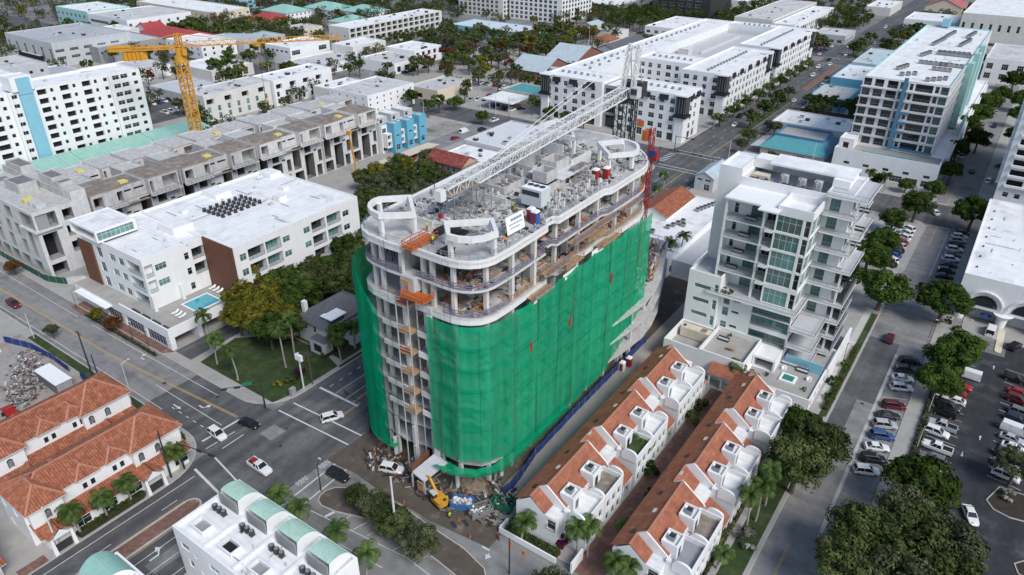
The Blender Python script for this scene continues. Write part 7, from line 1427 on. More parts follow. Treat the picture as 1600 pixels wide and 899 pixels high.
# --- distant tree belts
def scatter(poly, n, lab, grp, rmin, rmax, kinds, seed):
    r = random.Random(seed); pts = []
    xs = [p[0] for p in poly]; ys = [p[1] for p in poly]; t = 0
    while len(pts) < n and t < 4000:
        t += 1; x, y = r.uniform(min(xs), max(xs)), r.uniform(min(ys), max(ys)); ins = False
        for i in range(len(poly)):
            (a, b), (c, d) = poly[i], poly[(i+1) % len(poly)]
            if (b > y) != (d > y) and x < (c-a)*(y-b)/(d-b)+a: ins = not ins
        if ins and all((x-p[0])**2+(y-p[1])**2 > (rmin*1.25)**2 for p in pts): pts.append((x, y))
    pts.sort(key=lambda p: p[0]*.818+p[1]*.575)
    for i, (x, y) in enumerate(pts): tree(x, y, r.uniform(rmin, rmax), '%s, %s from the left' % (lab, NUM[i]), grp, r.choice(kinds), True, r.uniform(4.5, 7))
SC = [
 ([(-720, 240), (-600, 230), (-610, 330), (-760, 400)], 26, 'leafy tree of the wooded upper left corner', 'wooded upper left corner', 5, 9, 'AAOC'),
 ([(-545, 212), (-500, 262), (-520, 320), (-560, 262)], 8, 'tree between the school block and the mint block', 'trees by the mint block', 4, 6, 'AB'),
 ([(-500, 290), (-430, 292), (-400, 330), (-500, 328)], 20, 'tree of the belt behind the broad red villa roof', 'tree belt behind the red villa', 4.5, 7, 'AAOB'),
 ([(-500, 430), (-380, 345), (-376, 420), (-420, 470), (-500, 480)], 34, 'tree of the wood round the mint roofed houses', 'wood round the mint roofed houses', 5, 8, 'AAOB'),
 ([(-455, 300), (-400, 316), (-420, 370), (-480, 346)], 14, 'tree of the wood left of the gallery block', 'wood left of the gallery block', 5, 7, 'AAC'),
 ([(-330, 155), (-306, 150), (-306, 260), (-330, 262)], 12, 'tree over the car park beside the striped slab', 'trees by the striped slab car park', 3.6, 5.2, 'AB'),
 ([(-396, 222), (-330, 222), (-320, 262), (-372, 272)], 12, 'tree among the low roofs under the yellow jib', 'trees under the yellow jib', 3.4, 5, 'ABC'),
 ([(-345, 350), (-270, 330), (-262, 412), (-345, 412)], 30, 'tree of the shaded car park before the gallery block', 'shaded car park trees', 4, 5.6, 'AAO'),
 ([(-285, 296), (-232, 296), (-234, 326), (-236, 400), (-282, 400)], 26, 'tree between the red trimmed shop and the brick hall', 'trees by the brick hall', 4, 6.4, 'AAORC'),
 ([(-215, 300), (-185, 304), (-182, 326), (-206, 326)], 6, 'tree behind the teal workshop', 'trees behind the teal workshop', 3.6, 5, 'ARO'),
 ([(-282, 405), (-236, 400), (-240, 470), (-290, 452)], 14, 'tree around the orange roofed house', 'trees by the orange roofed house', 4, 6, 'AOC'),
 ([(-270, 490), (-215, 500), (-212, 562), (-290, 555)], 26, 'tree of the dark wood before the framed flats', 'dark wood before the framed flats', 5, 8, 'AABB'),
 ([(-300, 470), (-270, 480), (-290, 560), (-320, 540)], 8, 'tree near the pink house', 'trees near the pink house', 4, 6, 'AO'),
 ([(-210, 545), (-185, 490), (-184, 640), (-210, 640)], 12, 'tree behind the low white roofs', 'trees behind the low white roofs', 5, 7, 'AB'),
 ([(-136, 540), (-108, 565), (-108, 670), (-136, 660)], 16, 'tree left of the far avenue', 'trees left of the far avenue', 4, 6, 'AAB'),
 ([(-136, 470), (-110, 486), (-110, 530), (-136, 526)], 9, 'tree in the far avenue car park', 'trees of the far avenue car park', 3.4, 4.6, 'AO'),
 ([(-82, 334), (-52, 334), (-52, 358), (-82, 358)], 14, 'low tree of the planted court by the blue shop', 'planted court trees', 2.8, 4, 'ABB'),
 ([(-84, 505), (-56, 505), (-50, 590), (-84, 590)], 12, 'tree between the blue framed slab and the white hall', 'trees beyond the blue framed slab', 4, 6, 'AB'),
 ([(-6, 560), (30, 400), (40, 520), (20, 560)], 8, 'tree in the upper right corner', 'upper right corner trees', 5, 7, 'B'),
 ([(-640, 330), (-600, 370), (-600, 440), (-720, 430)], 10, 'tree at the top left edge', 'top left edge trees', 5, 8, 'AC'),
 ([(-420, 470), (-400, 440), (-300, 540), (-420, 560)], 14, 'tree behind the patterned flats', 'trees behind the patterned flats', 5, 7, 'A'),
 ([(-250, 226), (-206, 244), (-206, 262), (-236, 262)], 5, 'tree beside the junction behind the blue bays', 'junction trees behind the blue bays', 3.2, 4.4, 'AB'),
]
def wood(pts, seed, name, lab):
    r = random.Random(seed); mbs = {}
    for (x, y, rad, kd) in pts:
        mt = {'A': LEAF_A, 'B': LEAF_B, 'C': LEAF_C, 'O': LEAF_O, 'R': LEAF_R}[kd]; mb = mbs.setdefault('x', MB()); k = mb.mi(mt); h = r.uniform(4, 7)
        mb.tube([(x, y, 0), (x, y, h)], [.35, .2], 5, BARK)
        for c in range(9):
            a, q = r.uniform(0, 6.28), rad*.72*math.sqrt(r.random()); cx, cy, cz = x+q*math.cos(a), y+q*math.sin(a), h+rad*r.uniform(-.25, .5); cr = rad*r.uniform(.26, .42)
            for i in range(38):
                n = Vector((r.gauss(0, 1), r.gauss(0, 1), r.gauss(.5, .9))).normalized(); p = Vector((cx, cy, cz))+n*cr*r.uniform(.7, 1.05); n2 = (n+Vector((r.uniform(-.6, .6), r.uniform(-.6, .6), r.uniform(-.2, .6)))).normalized(); u = n2.orthogonal().normalized(); v = n2.cross(u); s_ = r.uniform(.5, 1.1)
                vb = len(mb.v); mb.v += [tuple(p-u*s_*.6), tuple(p+v*s_*.4), tuple(p+u*s_*.6), tuple(p-v*s_*.4)]; mb.f.append([vb, vb+1, vb+2, vb+3]); mb.m.append(k)
    for mb in mbs.values():
        o = mb.build(name); o['kind'] = 'stuff'; o['label'] = lab; o['category'] = 'wood'
def inpoly(poly, n, r, dmin):
    pts = []; xs = [p[0] for p in poly]; ys = [p[1] for p in poly]
    for t in range(5000):
        if len(pts) >= n: break
        x, y = r.uniform(min(xs), max(xs)), r.uniform(min(ys), max(ys)); ins = False
        for i in range(len(poly)):
            (a, b), (c, d) = poly[i], poly[(i+1) % len(poly)]
            if (b > y) != (d > y) and x < (c-a)*(y-b)/(d-b)+a: ins = not ins
        if ins and all((x-p[0])**2+(y-p[1])**2 > dmin**2 for p in pts): pts.append((x, y))
    return pts
STUFF = {0, 3, 4, 11, 12, 13, 14, 19, 20}
wp = []; wr = random.Random(31)
for i, (poly, n, lab, grp, a, b, kd) in enumerate(SC):
    if i in STUFF: wp += [(x, y, wr.uniform(a, b), wr.choice(kd)) for x, y in inpoly(poly, int(n*1.9), wr, a)]
    else: scatter(poly, n, lab, grp, a, b, kd, 900+i)
wp += [(x, y, wr.uniform(4, 7), wr.choice('AAOB')) for x, y in inpoly([(-640, 260), (-520, 330), (-520, 400), (-400, 450), (-300, 560), (-180, 660), (-120, 760), (-700, 760)], 230, wr, 9)]
wp += [(x, y, wr.uniform(3, 5), wr.choice('AAOB')) for x, y in inpoly([(-430, 225), (-395, 225), (-375, 260), (-350, 320), (-400, 330), (-430, 252)], 26, wr, 5)]
wp += [(x, y, wr.uniform(4, 6), wr.choice('AB')) for x, y in inpoly([(-60, 640), (60, 660), (60, 760), (-100, 770)], 24, wr, 8)]
r_ = random.Random(91)
def free(x, y, m): return not any(f[0]-m < x < f[1]+m and f[2]-m < y < f[3]+m for f in FOOT) and not (-113 < x < -80) and not (240 < y < 268) and not (-18 < x < 4) and not (466 < y < 488 and x < -100) and not (-208 < x < -182 and 205 < y < 300)
for i in range(9000):
    t = r_.random(); x, y = r_.uniform(-640, 40), r_.uniform(150, 760)
    if x > -18 or not free(x, y, 2.6) or (y < 268 and x > -235) or (x > -80 and y < 440): continue
    if all((x-q[0])**2+(y-q[1])**2 > 38 for q in wp): wp.append((x, y, r_.uniform(3.4, 6.2), r_.choice('AAAOOBBCR' if t < .5 else 'AAOB')))
    if len(wp) > 1450: break
def clear(x, y): return not any(f[2]-2 < x < f[3]+2 and f[4]-2 < y < f[5]+2 for f in FAR) and not (-112 < x < -80)
wood([q for q in wp if clear(q[0], q[1])], 8, 'distant_woods', 'distant tree cover along the top of the picture')
for i, (x, y, r, k) in enumerate(((-93.5, 312, 4.4, 'A'), (-93.5, 331, 4.8, 'B'), (-93.5, 350, 5.0, 'B'), (-93.5, 366, 3.6, 'A'), (-93.5, 500, 4.5, 'B'), (-93.5, 520, 4.5, 'A'), (-93.5, 545, 4.5, 'A'))): tree(x, y, r, '%s tree on the avenue medians counting from the junction' % ORD[i], 'avenue median trees', k, True, 5)
for i, (x, y, r) in enumerate(((-86, 289, 3.6), (-81, 306, 3.2), (-84.5, 276, 2.4))): tree(x, y, r, ('round tree at the corner of the teal restaurant', 'tree behind the teal restaurant entrance', 'small tree at the far street corner')[i], None, 'A', False, 4)
for i, (x, y) in enumerate(((-207, 218), (-214, 258), (-190, 247))): tree(x, y, (3, 4.2, 3.4)[i], ('slim tree at the end of the blue bays', 'broad bright tree at the junction opposite the workshop', 'tree on the junction corner by the sandy plot')[i], None, 'G', False, 4)
for i in range(9): tree(-104.8, 306+i*17, 3.4, '%s bushy tree on the pavement of the awninged apartments' % ORD[i], 'pavement trees by the awninged apartments', 'AB'[i % 2], True, 3.6)
for i, (x, y) in enumerate(((-17, 292), (-17.5, 306), (-15.5, 270), (-24, 268), (-33, 268), (-42, 268), (-50, 266), (-60, 268), (-70, 270))): tree(x, y, 3.0 if i > 2 else 4, '%s low tree along the podium of the blue framed slab, from the street corner' % ORD[i], 'podium trees of the blue framed slab', 'B', False, 3)
tree(-160, 268, 3.4, 'tree before the awninged apartments at the left', None, 'A', False, 4); tree(-150, 266, 3.2, 'tree before the dark apartment entrance', None, 'A', False, 4); tree(-170, 270, 3.4, 'tree at the turret corner of the awninged apartments', None, 'B', False, 4)
# ================================================================ vehicles
CARC = {'white': (.74, .74, .73), 'silver': (.42, .43, .44), 'grey': (.16, .165, .17), 'black': (.012, .012, .014), 'dark': (.03, .032, .036), 'red': (.34, .02, .018), 'maroon': (.11, .012, .016), 'blue': (.03, .085, .24), 'navy': (.015, .025, .06), 'beige': (.46, .41, .33)}
CARM = {k: M('car_paint_'+k, v, .28, .04, .4, spec=.6) for k, v in CARC.items()}
CGLASS = M('car_glass', (.012, .014, .016), .08, .1, 1, spec=.7); TYRE = M('tyre_rubber', (.015, .015, .015), .85, .1, 1); RIM = M('wheel_rim', (.36, .36, .37), .35, .1, 1, metal=.6)
LAMPW = M('headlight_lens', (.62, .63, .63), .15, .05, 1); LAMPR = M('tail_light_lens', (.32, .012, .01), .25, .05, 1)
SPEC = {  # body stations (x, halfwidth, top z), cabin (xb0,xb1 at belt; xt0,xt1 at roof; z roof; half widths), belt z
 'sedan': ([(-2.3, .70, .62), (-2.16, .85, .90), (-1.5, .90, .96), (0, .91, .93), (.95, .90, .90), (1.75, .87, .80), (2.15, .78, .66), (2.3, .62, .52)], (-1.95, 1.0, -1.15, .18, 1.44, .84, .62), .92),
 'suv': ([(-2.3, .74, .74), (-2.2, .87, 1.04), (-1.4, .93, 1.08), (0, .94, 1.06), (1.0, .93, 1.03), (1.85, .90, .95), (2.2, .80, .80), (2.32, .66, .60)], (-2.2, 1.15, -1.85, .35, 1.72, .88, .70), 1.05),
 'van': ([(-2.6, .86, .90), (-2.5, .95, 1.15), (-1.0, .97, 1.15), (1.0, .97, 1.12), (2.0, .93, 1.0), (2.45, .84, .85), (2.6, .7, .6)], (-2.55, 1.75, -2.45, .95, 2.15, .94, .84), 1.12),
 'pickup': ([(-2.75, .90, .98), (-2.7, .95, 1.02), (-1.0, .96, 1.02), (.2, .96, 1.04), (1.1, .95, 1.06), (2.2, .93, 1.0), (2.65, .85, .88), (2.75, .7, .66)], (-.85, 1.25, -.65, .55, 1.78, .88, .70), 1.04)}
def car_parts(kind, color):
    st, (b0, b1, t0, t1, zr, wb, wr), belt = SPEC[kind]; paint = CARM[color]; parts = {}
    mb = MB(); k = mb.mi(paint); zb = .26; rings = []
    for (x, w_, zt) in st:
        sec = [(w_*.90, zb), (w_*.99, zb+.12), (w_, zb+(zt-zb)*.55), (w_*.97, zt-.07), (w_*.86, zt)]
        sec = sec+[(-a, b) for a, b in sec[::-1]]; i = len(mb.v); mb.v += [(x, a, b) for a, b in sec]; rings.append((i, len(sec)))
    for (a, n), (b, _) in zip(rings, rings[1:]):
        for j in range(n): q = (j+1) % n; mb.f.append([a+j, b+j, b+q, a+q]); mb.m.append(k)
    a, n = rings[0]; mb.f.append([a+j for j in range(n)]); mb.m.append(k); a, n = rings[-1]; mb.f.append([a+n-1-j for j in range(n)]); mb.m.append(k)
    if kind == 'pickup':
        mb.box(-2.6, -1.0, -.74, .74, 1.03, 1.06, TYRE); [mb.box(-2.72, -.9, s-.08, s+.08, 1.0, 1.16, paint) for s in (-.86, .86)]; mb.box(-2.75, -2.62, -.9, .9, 1.0, 1.16, paint)
    parts['body'] = mb
    g = MB(); gl = paint if kind == 'van' else CGLASS
    B_ = [(b0, -wb), (b1, -wb), (b1, wb), (b0, wb)]; T_2 = [(t0, -wr), (t1, -wr), (t1, wr), (t0, wr)]; z1 = zr-.07
    for i in range(4): j = (i+1) % 4; g.poly([(*B_[i], belt-.06), (*B_[j], belt-.06), (*T_2[j], z1), (*T_2[i], z1)], gl if i in (0, 2) else CGLASS)
    parts['window_band'] = g
    r = MB(); r.hexa([(t0-.02, -wr-.02, z1), (t1+.02, -wr-.02, z1), (t1+.02, wr+.02, z1), (t0-.02, wr+.02, z1), (t0+.1, -wr+.08, zr), (t1-.1, -wr+.08, zr), (t1-.1, wr-.08, zr), (t0+.1, wr-.08, zr)], paint)
    for s in (-1, 1):
        for (xb, xt) in ((b0, t0), (b1, t1)): r.beam((xb, s*wb, belt-.05), (xt, s*wr, z1), .09, .07, paint)
        xm = (b0+b1)/2; r.beam((xm, s*(wb+.005), belt-.05), ((t0+t1)/2, s*(wr+.01), z1), .09, .04, paint)
    parts['roof_panel'] = r
    return parts, st
def wheel_mesh():
    mb = MB(); mb.tube([(0, -.1, 0), (0, .1, 0)], .33, 12, TYRE); mb.tube([(0, -.115, 0), (0, .115, 0)], .2, 10, RIM); return mb.mesh('wheel')
WHM = wheel_mesh(); lm_ = MB(); lm_.box(-.06, .06, -.16, .16, -.07, .07, LAMPW); LHM = lm_.mesh('headlight'); lm_ = MB(); lm_.box(-.05, .05, -.14, .14, -.1, .1, LAMPR); LTM = lm_.mesh('tail_light')
CARMESH = {}; FARMESH = {}
def car(x, y, ang, kind, color, lab, grp=None, z=.02, far=False, s=.97):
    key = (kind, color); a = R(ang)
    if far:
        if key not in FARMESH:
            ps, st = car_parts(kind, color); mb = MB()
            for m_ in ps.values():
                b = len(mb.v); mb.v += m_.v; idx = [mb.mi(q) for q in m_.mats]
                for f, mi_ in zip(m_.f, m_.m): mb.f.append([b+i for i in f]); mb.m.append(idx[mi_])
            for sx in (-1.4, 1.4):
                for sy in (-.8, .8): mb.tube([(sx, sy-.1, .33), (sx, sy+.1, .33)], .33, 8, TYRE)
            FARMESH[key] = mb.mesh('car')
        o = put({'sedan': 'car', 'suv': 'car', 'van': 'van', 'pickup': 'pickup_truck'}[kind], FARMESH[key], None, (x, y, z), a); o.scale = (s, s, s); return tag(o, lab, {'sedan': 'car', 'suv': 'car', 'van': 'van', 'pickup': 'pickup'}[kind], grp)
    if key not in CARMESH: ps, st = car_parts(kind, color); CARMESH[key] = ({k: m_.mesh(k, smooth=False) for k, m_ in ps.items()}, st)
    ms, st = CARMESH[key]
    o = thing({'sedan': 'car', 'suv': 'car', 'van': 'van', 'pickup': 'pickup_truck'}[kind], lab, {'sedan': 'car', 'suv': 'car', 'van': 'van', 'pickup': 'pickup'}[kind], (x, y, z), a, grp); o.scale = (s, s, s)
    for k, me in ms.items(): put(k, me, o, (0, 0, 0), rel=False)
    L2 = st[-1][0]; wx = (L2*.62, -L2*.6)
    for sx in wx:
        for sy in (-.82, .82): put('wheel', WHM, o, (sx, sy, .33), rel=False)
    for sy in (-.58, .58): put('headlight', LHM, o, (L2-.12, sy, st[-2][2]-.06), rel=False); put('tail_light', LTM, o, (-L2+.04, sy*1.08, st[0][2]+.06), rel=False)
    return o
KN = {'sedan': 'sedan', 'suv': 'sport utility car', 'van': 'van', 'pickup': 'pickup'}
# moving traffic near the junction
car(-93.0, 53.9, -1, 'pickup', 'white', 'white pickup with a red load crossing the junction')
mb = MB(); mb.box(-95.2, -94.3, 53.5, 54.4, 1.08, 1.5, REDP); mb.box(-95.0, -94.5, 53.7, 54.2, 1.5, 1.62, REDP); tag(mb.build('cargo_box', org=(-94.8, 54, 1.08)), 'red load in the bed of the white pickup', 'load')
car(-106.9, 54.9, -2, 'suv', 'white', 'white sport utility car waiting on the cross street'); car(-104.6, 60.4, 10, 'sedan', 'black', 'black sedan turning out of the cross street')
car(-92.9, 71.0, 62, 'suv', 'white', 'white sport utility car on the avenue crossing beside the green net'); car(-80.0, 60.6, 5, 'suv', 'black', 'black car leaving the slip lane by the traffic island'); car(-190, 55.3, 2, 'suv', 'maroon', 'dark red car at the left end of the cross street')
car(-172.4, 42.6, 20, 'van', 'white', 'white van parked on the rubble plot at the left edge'); car(-73.4, 67.2, 20, 'suv', 'white', 'white car half hidden by the island trees in the site yard'); car(-9.3, 165.6, 92, 'suv', 'maroon', 'dark red car driving on the quiet street'); car(12.6, 115.2, -67, 'sedan', 'white', 'white sedan driving through the car park'); car(-12.6, 254.2, 120, 'sedan', 'white', 'white sedan at the street crossing')
car(9.4, 182.6, 88, 'van', 'white', 'white van in the striped bay before the arcaded hall'); car(14.6, 178.6, 70, 'suv', 'black', 'dark sport utility car beside the yellow kerb island')
# angled row on the quiet street
ROW = [(-3.9, 116.2, 'suv', 'white'), (-3.6, 120.2, 'suv', 'black'), (-3.7, 124.0, 'sedan', 'white'), (-3.6, 127.9, 'suv', 'blue'), (-3.8, 131.7, 'suv', 'silver'), (-3.8, 135.2, 'sedan', 'dark'), (-3.6, 139.2, 'suv', 'maroon'), (-3.5, 146.6, 'suv', 'white'), (-3.9, 150.3, 'sedan', 'white'), (-4.0, 154.2, 'suv', 'dark'), (-3.8, 158.0, 'suv', 'black')]
for i, (x, y, k, c) in enumerate(ROW): car(x, y, 25, k, c, '%s %s, %s from the bottom in the angled street row' % (c, KN[k], NUM[i]), 'angled cars on the quiet street')
for i, (x, y, k, c) in enumerate([(4.9, 123.4, 'sedan', 'white'), (5.2, 126.6, 'suv', 'grey'), (5.4, 130.4, 'pickup', 'white'), (4.7, 135.2, 'suv', 'white'), (5.2, 138.0, 'pickup', 'silver'), (5.0, 142.6, 'suv', 'black'), (5.4, 145.4, 'suv', 'dark'), (6.0, 148.3, 'sedan', 'white'), (5.8, 151.4, 'sedan', 'red'), (6.0, 154.4, 'pickup', 'red'), (7.2, 159.6, 'van', 'white')]): car(x, y, 178 if i % 3 else -4, k, c, '%s %s, %s from the bottom beside the hedge in the car park' % (c, KN[k], NUM[i]), 'car park row beside the hedge')
for i, (x, y, k, c) in enumerate([(16.6, 129.4, 'suv', 'white'), (16.4, 132.4, 'sedan', 'grey'), (16.4, 135.4, 'suv', 'dark'), (17.3, 138.6, 'sedan', 'white'), (16.8, 141.4, 'sedan', 'silver'), (17.0, 144.4, 'van', 'white'), (17.0, 148.2, 'suv', 'navy'), (17.6, 151.4, 'suv', 'grey'), (16.6, 156.0, 'suv', 'maroon'), (16.8, 159.0, 'sedan', 'red'), (15.6, 164.0, 'suv', 'black'), (22.4, 139.0, 'sedan', 'white'), (22.6, 144.6, 'suv', 'black'), (22.6, 148.4, 'sedan', 'white'), (22.8, 152, 'suv', 'silver')]): car(x, y, -6, k, c, '%s %s, %s in the car park row at the right edge' % (c, KN[k], NUM[i]), 'car park row at the right edge')
for i, (y, k, c) in enumerate([(206.3, 'suv', 'black'), (209.3, 'suv', 'white'), (213.2, 'sedan', 'blue'), (216.8, 'suv', 'navy'), (220.5, 'suv', 'silver'), (223.8, 'sedan', 'red'), (227.8, 'suv', 'white'), (231.4, 'suv', 'white'), (235.2, 'suv', 'white')]): car(-17.3, y, 150, k, c, '%s %s, %s from below in the bays behind the white tower' % (c, KN[k], NUM[i]), 'angled cars behind the white tower')
for i, (y, k, c) in enumerate([(207.1, 'sedan', 'black'), (210.9, 'suv', 'dark'), (215.4, 'sedan', 'navy'), (219.4, 'suv', 'white'), (223.4, 'sedan', 'grey'), (227.1, 'suv', 'white'), (230.9, 'sedan', 'black'), (234.5, 'suv', 'silver'), (237.6, 'suv', 'white'), (241.6, 'sedan', 'dark')]): car(-3.6, y, 18, k, c, '%s %s, %s from below in the bays by the arcaded hall' % (c, KN[k], NUM[i]), 'angled cars by the arcaded hall')
for i, (x, y, k, c) in enumerate([(-22, 240.5, 'suv', 'white'), (-21.4, 235.6, 'sedan', 'navy'), (-22.4, 231, 'suv', 'white'), (-22.6, 226.5, 'sedan', 'black')]): car(x, y, 170, k, c, '%s %s, %s in the back court of the white tower' % (c, KN[k], NUM[i]), 'back court cars')
for i, (x, y, a, k, c) in enumerate([(-13.0, 322, 92, 'suv', 'white'), (-7.6, 305, 92, 'sedan', 'black'), (-10.6, 367, 90, 'sedan', 'dark'), (-6.6, 376, -88, 'suv', 'dark'), (-8, 402, 90, 'sedan', 'silver'), (-1.4, 297, 80, 'suv', 'white'), (-14.8, 345, 90, 'suv', 'black'), (-12.6, 430, 90, 'suv', 'white'), (-5, 440, 90, 'sedan', 'white')]): car(x, y, a, k, c, '%s %s, %s along the far right street' % (c, KN[k], NUM[i]), 'cars on the far right street', far=True)
AV = [(-102.7, 325.4, 'suv', 'black'), (-99.6, 310.7, 'sedan', 'white'), (-89.4, 290.8, 'sedan', 'red'), (-88.7, 322.4, 'suv', 'dark'), (-90.6, 367.7, 'sedan', 'white'), (-87.7, 378.6, 'suv', 'black'), (-87.8, 407.8, 'suv', 'white'), (-90.4, 427.8, 'sedan', 'dark'), (-87.4, 430.4, 'suv', 'silver'), (-98.2, 428.1, 'suv', 'white'), (-101.7, 451.6, 'suv', 'white'), (-98.2, 446.3, 'sedan', 'grey'), (-98.0, 463.3, 'sedan', 'white'), (-102.0, 476.7, 'sedan', 'black'), (-97.3, 498.2, 'suv', 'white'), (-102.3, 525.7, 'sedan', 'white'), (-99.4, 533.5, 'suv', 'dark'), (-99.4, 551.0, 'sedan', 'white'), (-90.6, 520.3, 'sedan', 'grey'), (-87.4, 492.3, 'suv', 'silver'), (-90.8, 496.6, 'suv', 'dark'), (-90.9, 547.8, 'suv', 'silver'), (-99.4, 345.4, 'suv', 'grey'), (-88, 600, 'suv', 'dark'), (-98, 620, 'suv', 'white')]
for i, (x, y, k, c) in enumerate(AV): car(x, y, 90 if x > -94 else -90, k, c, '%s %s, %s of the traffic on the far avenue' % (c, KN[k], NUM[i]), 'traffic on the far avenue', far=True)
def carrow(x0, y0, dx, dy, n, ang, lab, grp, seed, skip=.15):
    r = random.Random(seed)
    for i in range(n):
        if r.random() < skip: continue
        k = r.choice(('sedan', 'suv', 'suv', 'sedan', 'pickup')); c = r.choice(('white', 'white', 'silver', 'grey', 'black', 'dark', 'red', 'blue', 'white', 'navy')); car(x0+dx*i, y0+dy*i, ang+r.uniform(-4, 4), k, c, '%s %s, %s %s' % (c, KN[k], NUM[i], lab), grp, far=True, z=.03)
carrow(-190, 277, 0, 0, 1, 60, 'before the white canopy', 'workshop cars', 1, 0); carrow(-205, 275, 3.2, -.6, 5, 70, 'under the workshop canopy', 'workshop cars', 2, 0); carrow(-219, 276, 2.6, 2.2, 6, 110, 'in the yard left of the workshop', 'workshop yard cars', 3); carrow(-216, 288, 0, 3, 5, 10, 'beside the cream shop wall', 'workshop yard cars', 4)
car(-189.0, 233.1, 88, 'van', 'white', 'white van in the side street behind the blue bays', far=True); car(-186.6, 224.1, 88, 'sedan', 'red', 'red sedan in the side street behind the white van', far=True); car(-188.8, 254.3, 88, 'pickup', 'white', 'white pickup at the side street mouth', far=True); car(-184.6, 240, 88, 'suv', 'dark', 'dark car parked against the pale roofed shop', far=True)
carrow(-184.6, 181.8, 0, 4.4, 6, 2, 'under the white carport', 'carport cars', 5, .2); car(-178, 194.7, 30, 'sedan', 'white', 'white sedan in the thicket court', far=True)
carrow(-336, 160, 0, 3.0, 22, 5, 'in the car park row against the striped slab', 'striped slab car park', 6); carrow(-318, 158, 0, 3.0, 20, 178, 'in the car park row against the modern rows', 'modern row car park', 7, .25)
carrow(-338, 356, 3.0, 0, 22, 90, 'in the front row of the shaded car park', 'shaded car park front', 8); carrow(-338, 376, 3.0, 0, 22, 92, 'in the middle row of the shaded car park', 'shaded car park middle', 9); carrow(-338, 398, 3.0, 0, 22, 90, 'in the rear row of the shaded car park', 'shaded car park rear', 10)
carrow(-256, 306, 3.0, 0, 13, 90, 'in the car park before the brick hall', 'brick hall car park', 11); carrow(-203, 398, 0, 3.1, 18, 5, 'in the lane behind the awninged apartments', 'awning lane cars', 12); carrow(-190, 400, 0, 3.1, 16, 175, 'in the second lane behind the awninged apartments', 'awning second lane cars', 13)
carrow(-132, 490, 3.0, 0, 8, 90, 'in the avenue side car park, front row', 'avenue car park front', 14, .1); carrow(-132, 506, 3.0, 0, 8, 90, 'in the avenue side car park, middle row', 'avenue car park middle', 15, .1); carrow(-132, 520, 3.0, 0, 8, 90, 'in the avenue side car park, rear row', 'avenue car park rear', 16, .1)
carrow(-284, 300, 0, 5.6, 8, 88, 'parked before the red trimmed shop', 'red trimmed shop kerb cars', 17); carrow(-270, 420, 3.2, 0, 10, 92, 'in the yard beyond the gabled roofs', 'gabled yard cars', 18)
# stall lines and arrows of the car park
for i in range(20): mark(lot, 3.2, 119.6+i*2.85, 8.3, 119.4+i*2.85, .1, PAINT, .024)
for i in range(15): mark(lot, 13.9, 128.2+i*2.85, 19.2, 127.4+i*2.85, .1, PAINT, .024)
for (x, y, a) in ((9.6, 132.6, math.pi), (11.8, 138.2, 0), (9.2, 163, math.pi), (11.6, 166.4, 0), (8.6, 170, math.pi/2)): arrow(lot, x, y, a, .62)
for i in range(5): mark(lot, 5.6, 176+i*1.9, 10.6-.0, 175.4+i*1.9, .1, PAINT, .024)
for i in range(12): mark(Br, -6.4, 114.6+i*3.85, -1.6, 116.8+i*3.85, .1, PAINT, .012)
ki = MB(); q = rrect(11.0, 12.4, 174.2, 186, (.6, .6, .6, .6)); ki.prism(q, .0, .16, YPAINT, CREAM); struct(ki.build('kerb_island'), 'yellow edged kerb island before the arcaded hall')
for q, l in (([(14.4, 121.2), (15.6, 119.4), (18, 118.8), (22, 119.6), (26, 121), (26, 126.6), (16, 126.2)], 'curved planted island in the car park'), ([(19.4, 108.4), (20, 106.6), (22, 105.6), (26, 105), (26, 110.6), (21, 110.4)], 'kerbed island in the lower right corner')): block('kerb_island', q, MULCH, .17, l)
# ================================================================ cranes
def lattice(mb, p, q, w, h, n, mat, ch=.16, br=.09, tri=False, up=None):
    p, q = Vector(p), Vector(q); d = (q-p).normalized(); U = Vector(up) if up else (Vector((0, 0, 1)) if abs(d.z) < .9 else Vector((0, 1, 0)))
    a = d.cross(U).normalized(); c = a.cross(d).normalized()
    cs = [a*w/2, -a*w/2, c*h] if tri else [a*w/2+c*h/2, -a*w/2+c*h/2, -a*w/2-c*h/2, a*w/2-c*h/2]
    for o in cs: mb.beam(p+o, q+o, ch, ch, mat)
    m = len(cs)
    for i in range(n):
        s, e = p.lerp(q, i/n), p.lerp(q, (i+1)/n)
        for j in range(m):
            k = (j+1) % m; A, B_ = (cs[j], cs[k]) if (i+j) % 2 else (cs[k], cs[j]); mb.beam(s+A, e+B_, br, br, mat); mb.beam(s+cs[j], s+cs[k], br, br, mat)
WCR = M('crane_white_steel', (.72, .72, .70), .5, .08, 1)
LC = thing('luffing_crane', 'white lattice luffing crane lowered over the tower deck on a black mast', 'crane', (-72, 146, 0))
mb = MB(); lattice(mb, (-73, 146, 0), (-73, 146, 50.5), 2.0, 2.0, 24, METALD, .2, .09); mb.build('mast', LC)
mb = MB(); lattice(mb, (-70.4, 147.4, 20), (-70.4, 147.4, 50.5), 1.0, 1.0, 16, METALD, .2, .1); mb.build('mast', LC)
mb = MB(); mb.box(-75.4, -69.6, 144.6, 152, 50.5, 51.3, METALD); mb.box(-75, -70, 149.6, 152.4, 51.3, 53.4, METALD); mb.cyl(-73, 146, 49.6, 50.5, 1.7, 16, METALD); mb.build('slewing_deck', LC)
mb = MB(); mb.box(-70.0, -68.4, 144, 146.2, 51.3, 53.6, LGREYW); mb.box(-69.9, -68.5, 143.9, 144.02, 52.2, 53.4, GLASS); mb.build('cab', LC)
mb = MB()
for s in (-1.3, 1.3):
    lattice(mb, (-72+s, 146.5, 51.3), (-72+s*.8, 148.4, 61.5), .8, .8, 9, WCR, .16, .09); mb.beam((-72+s, 151.6, 51.3), (-72+s*.8, 148.6, 61.4), .2, .2, WCR)
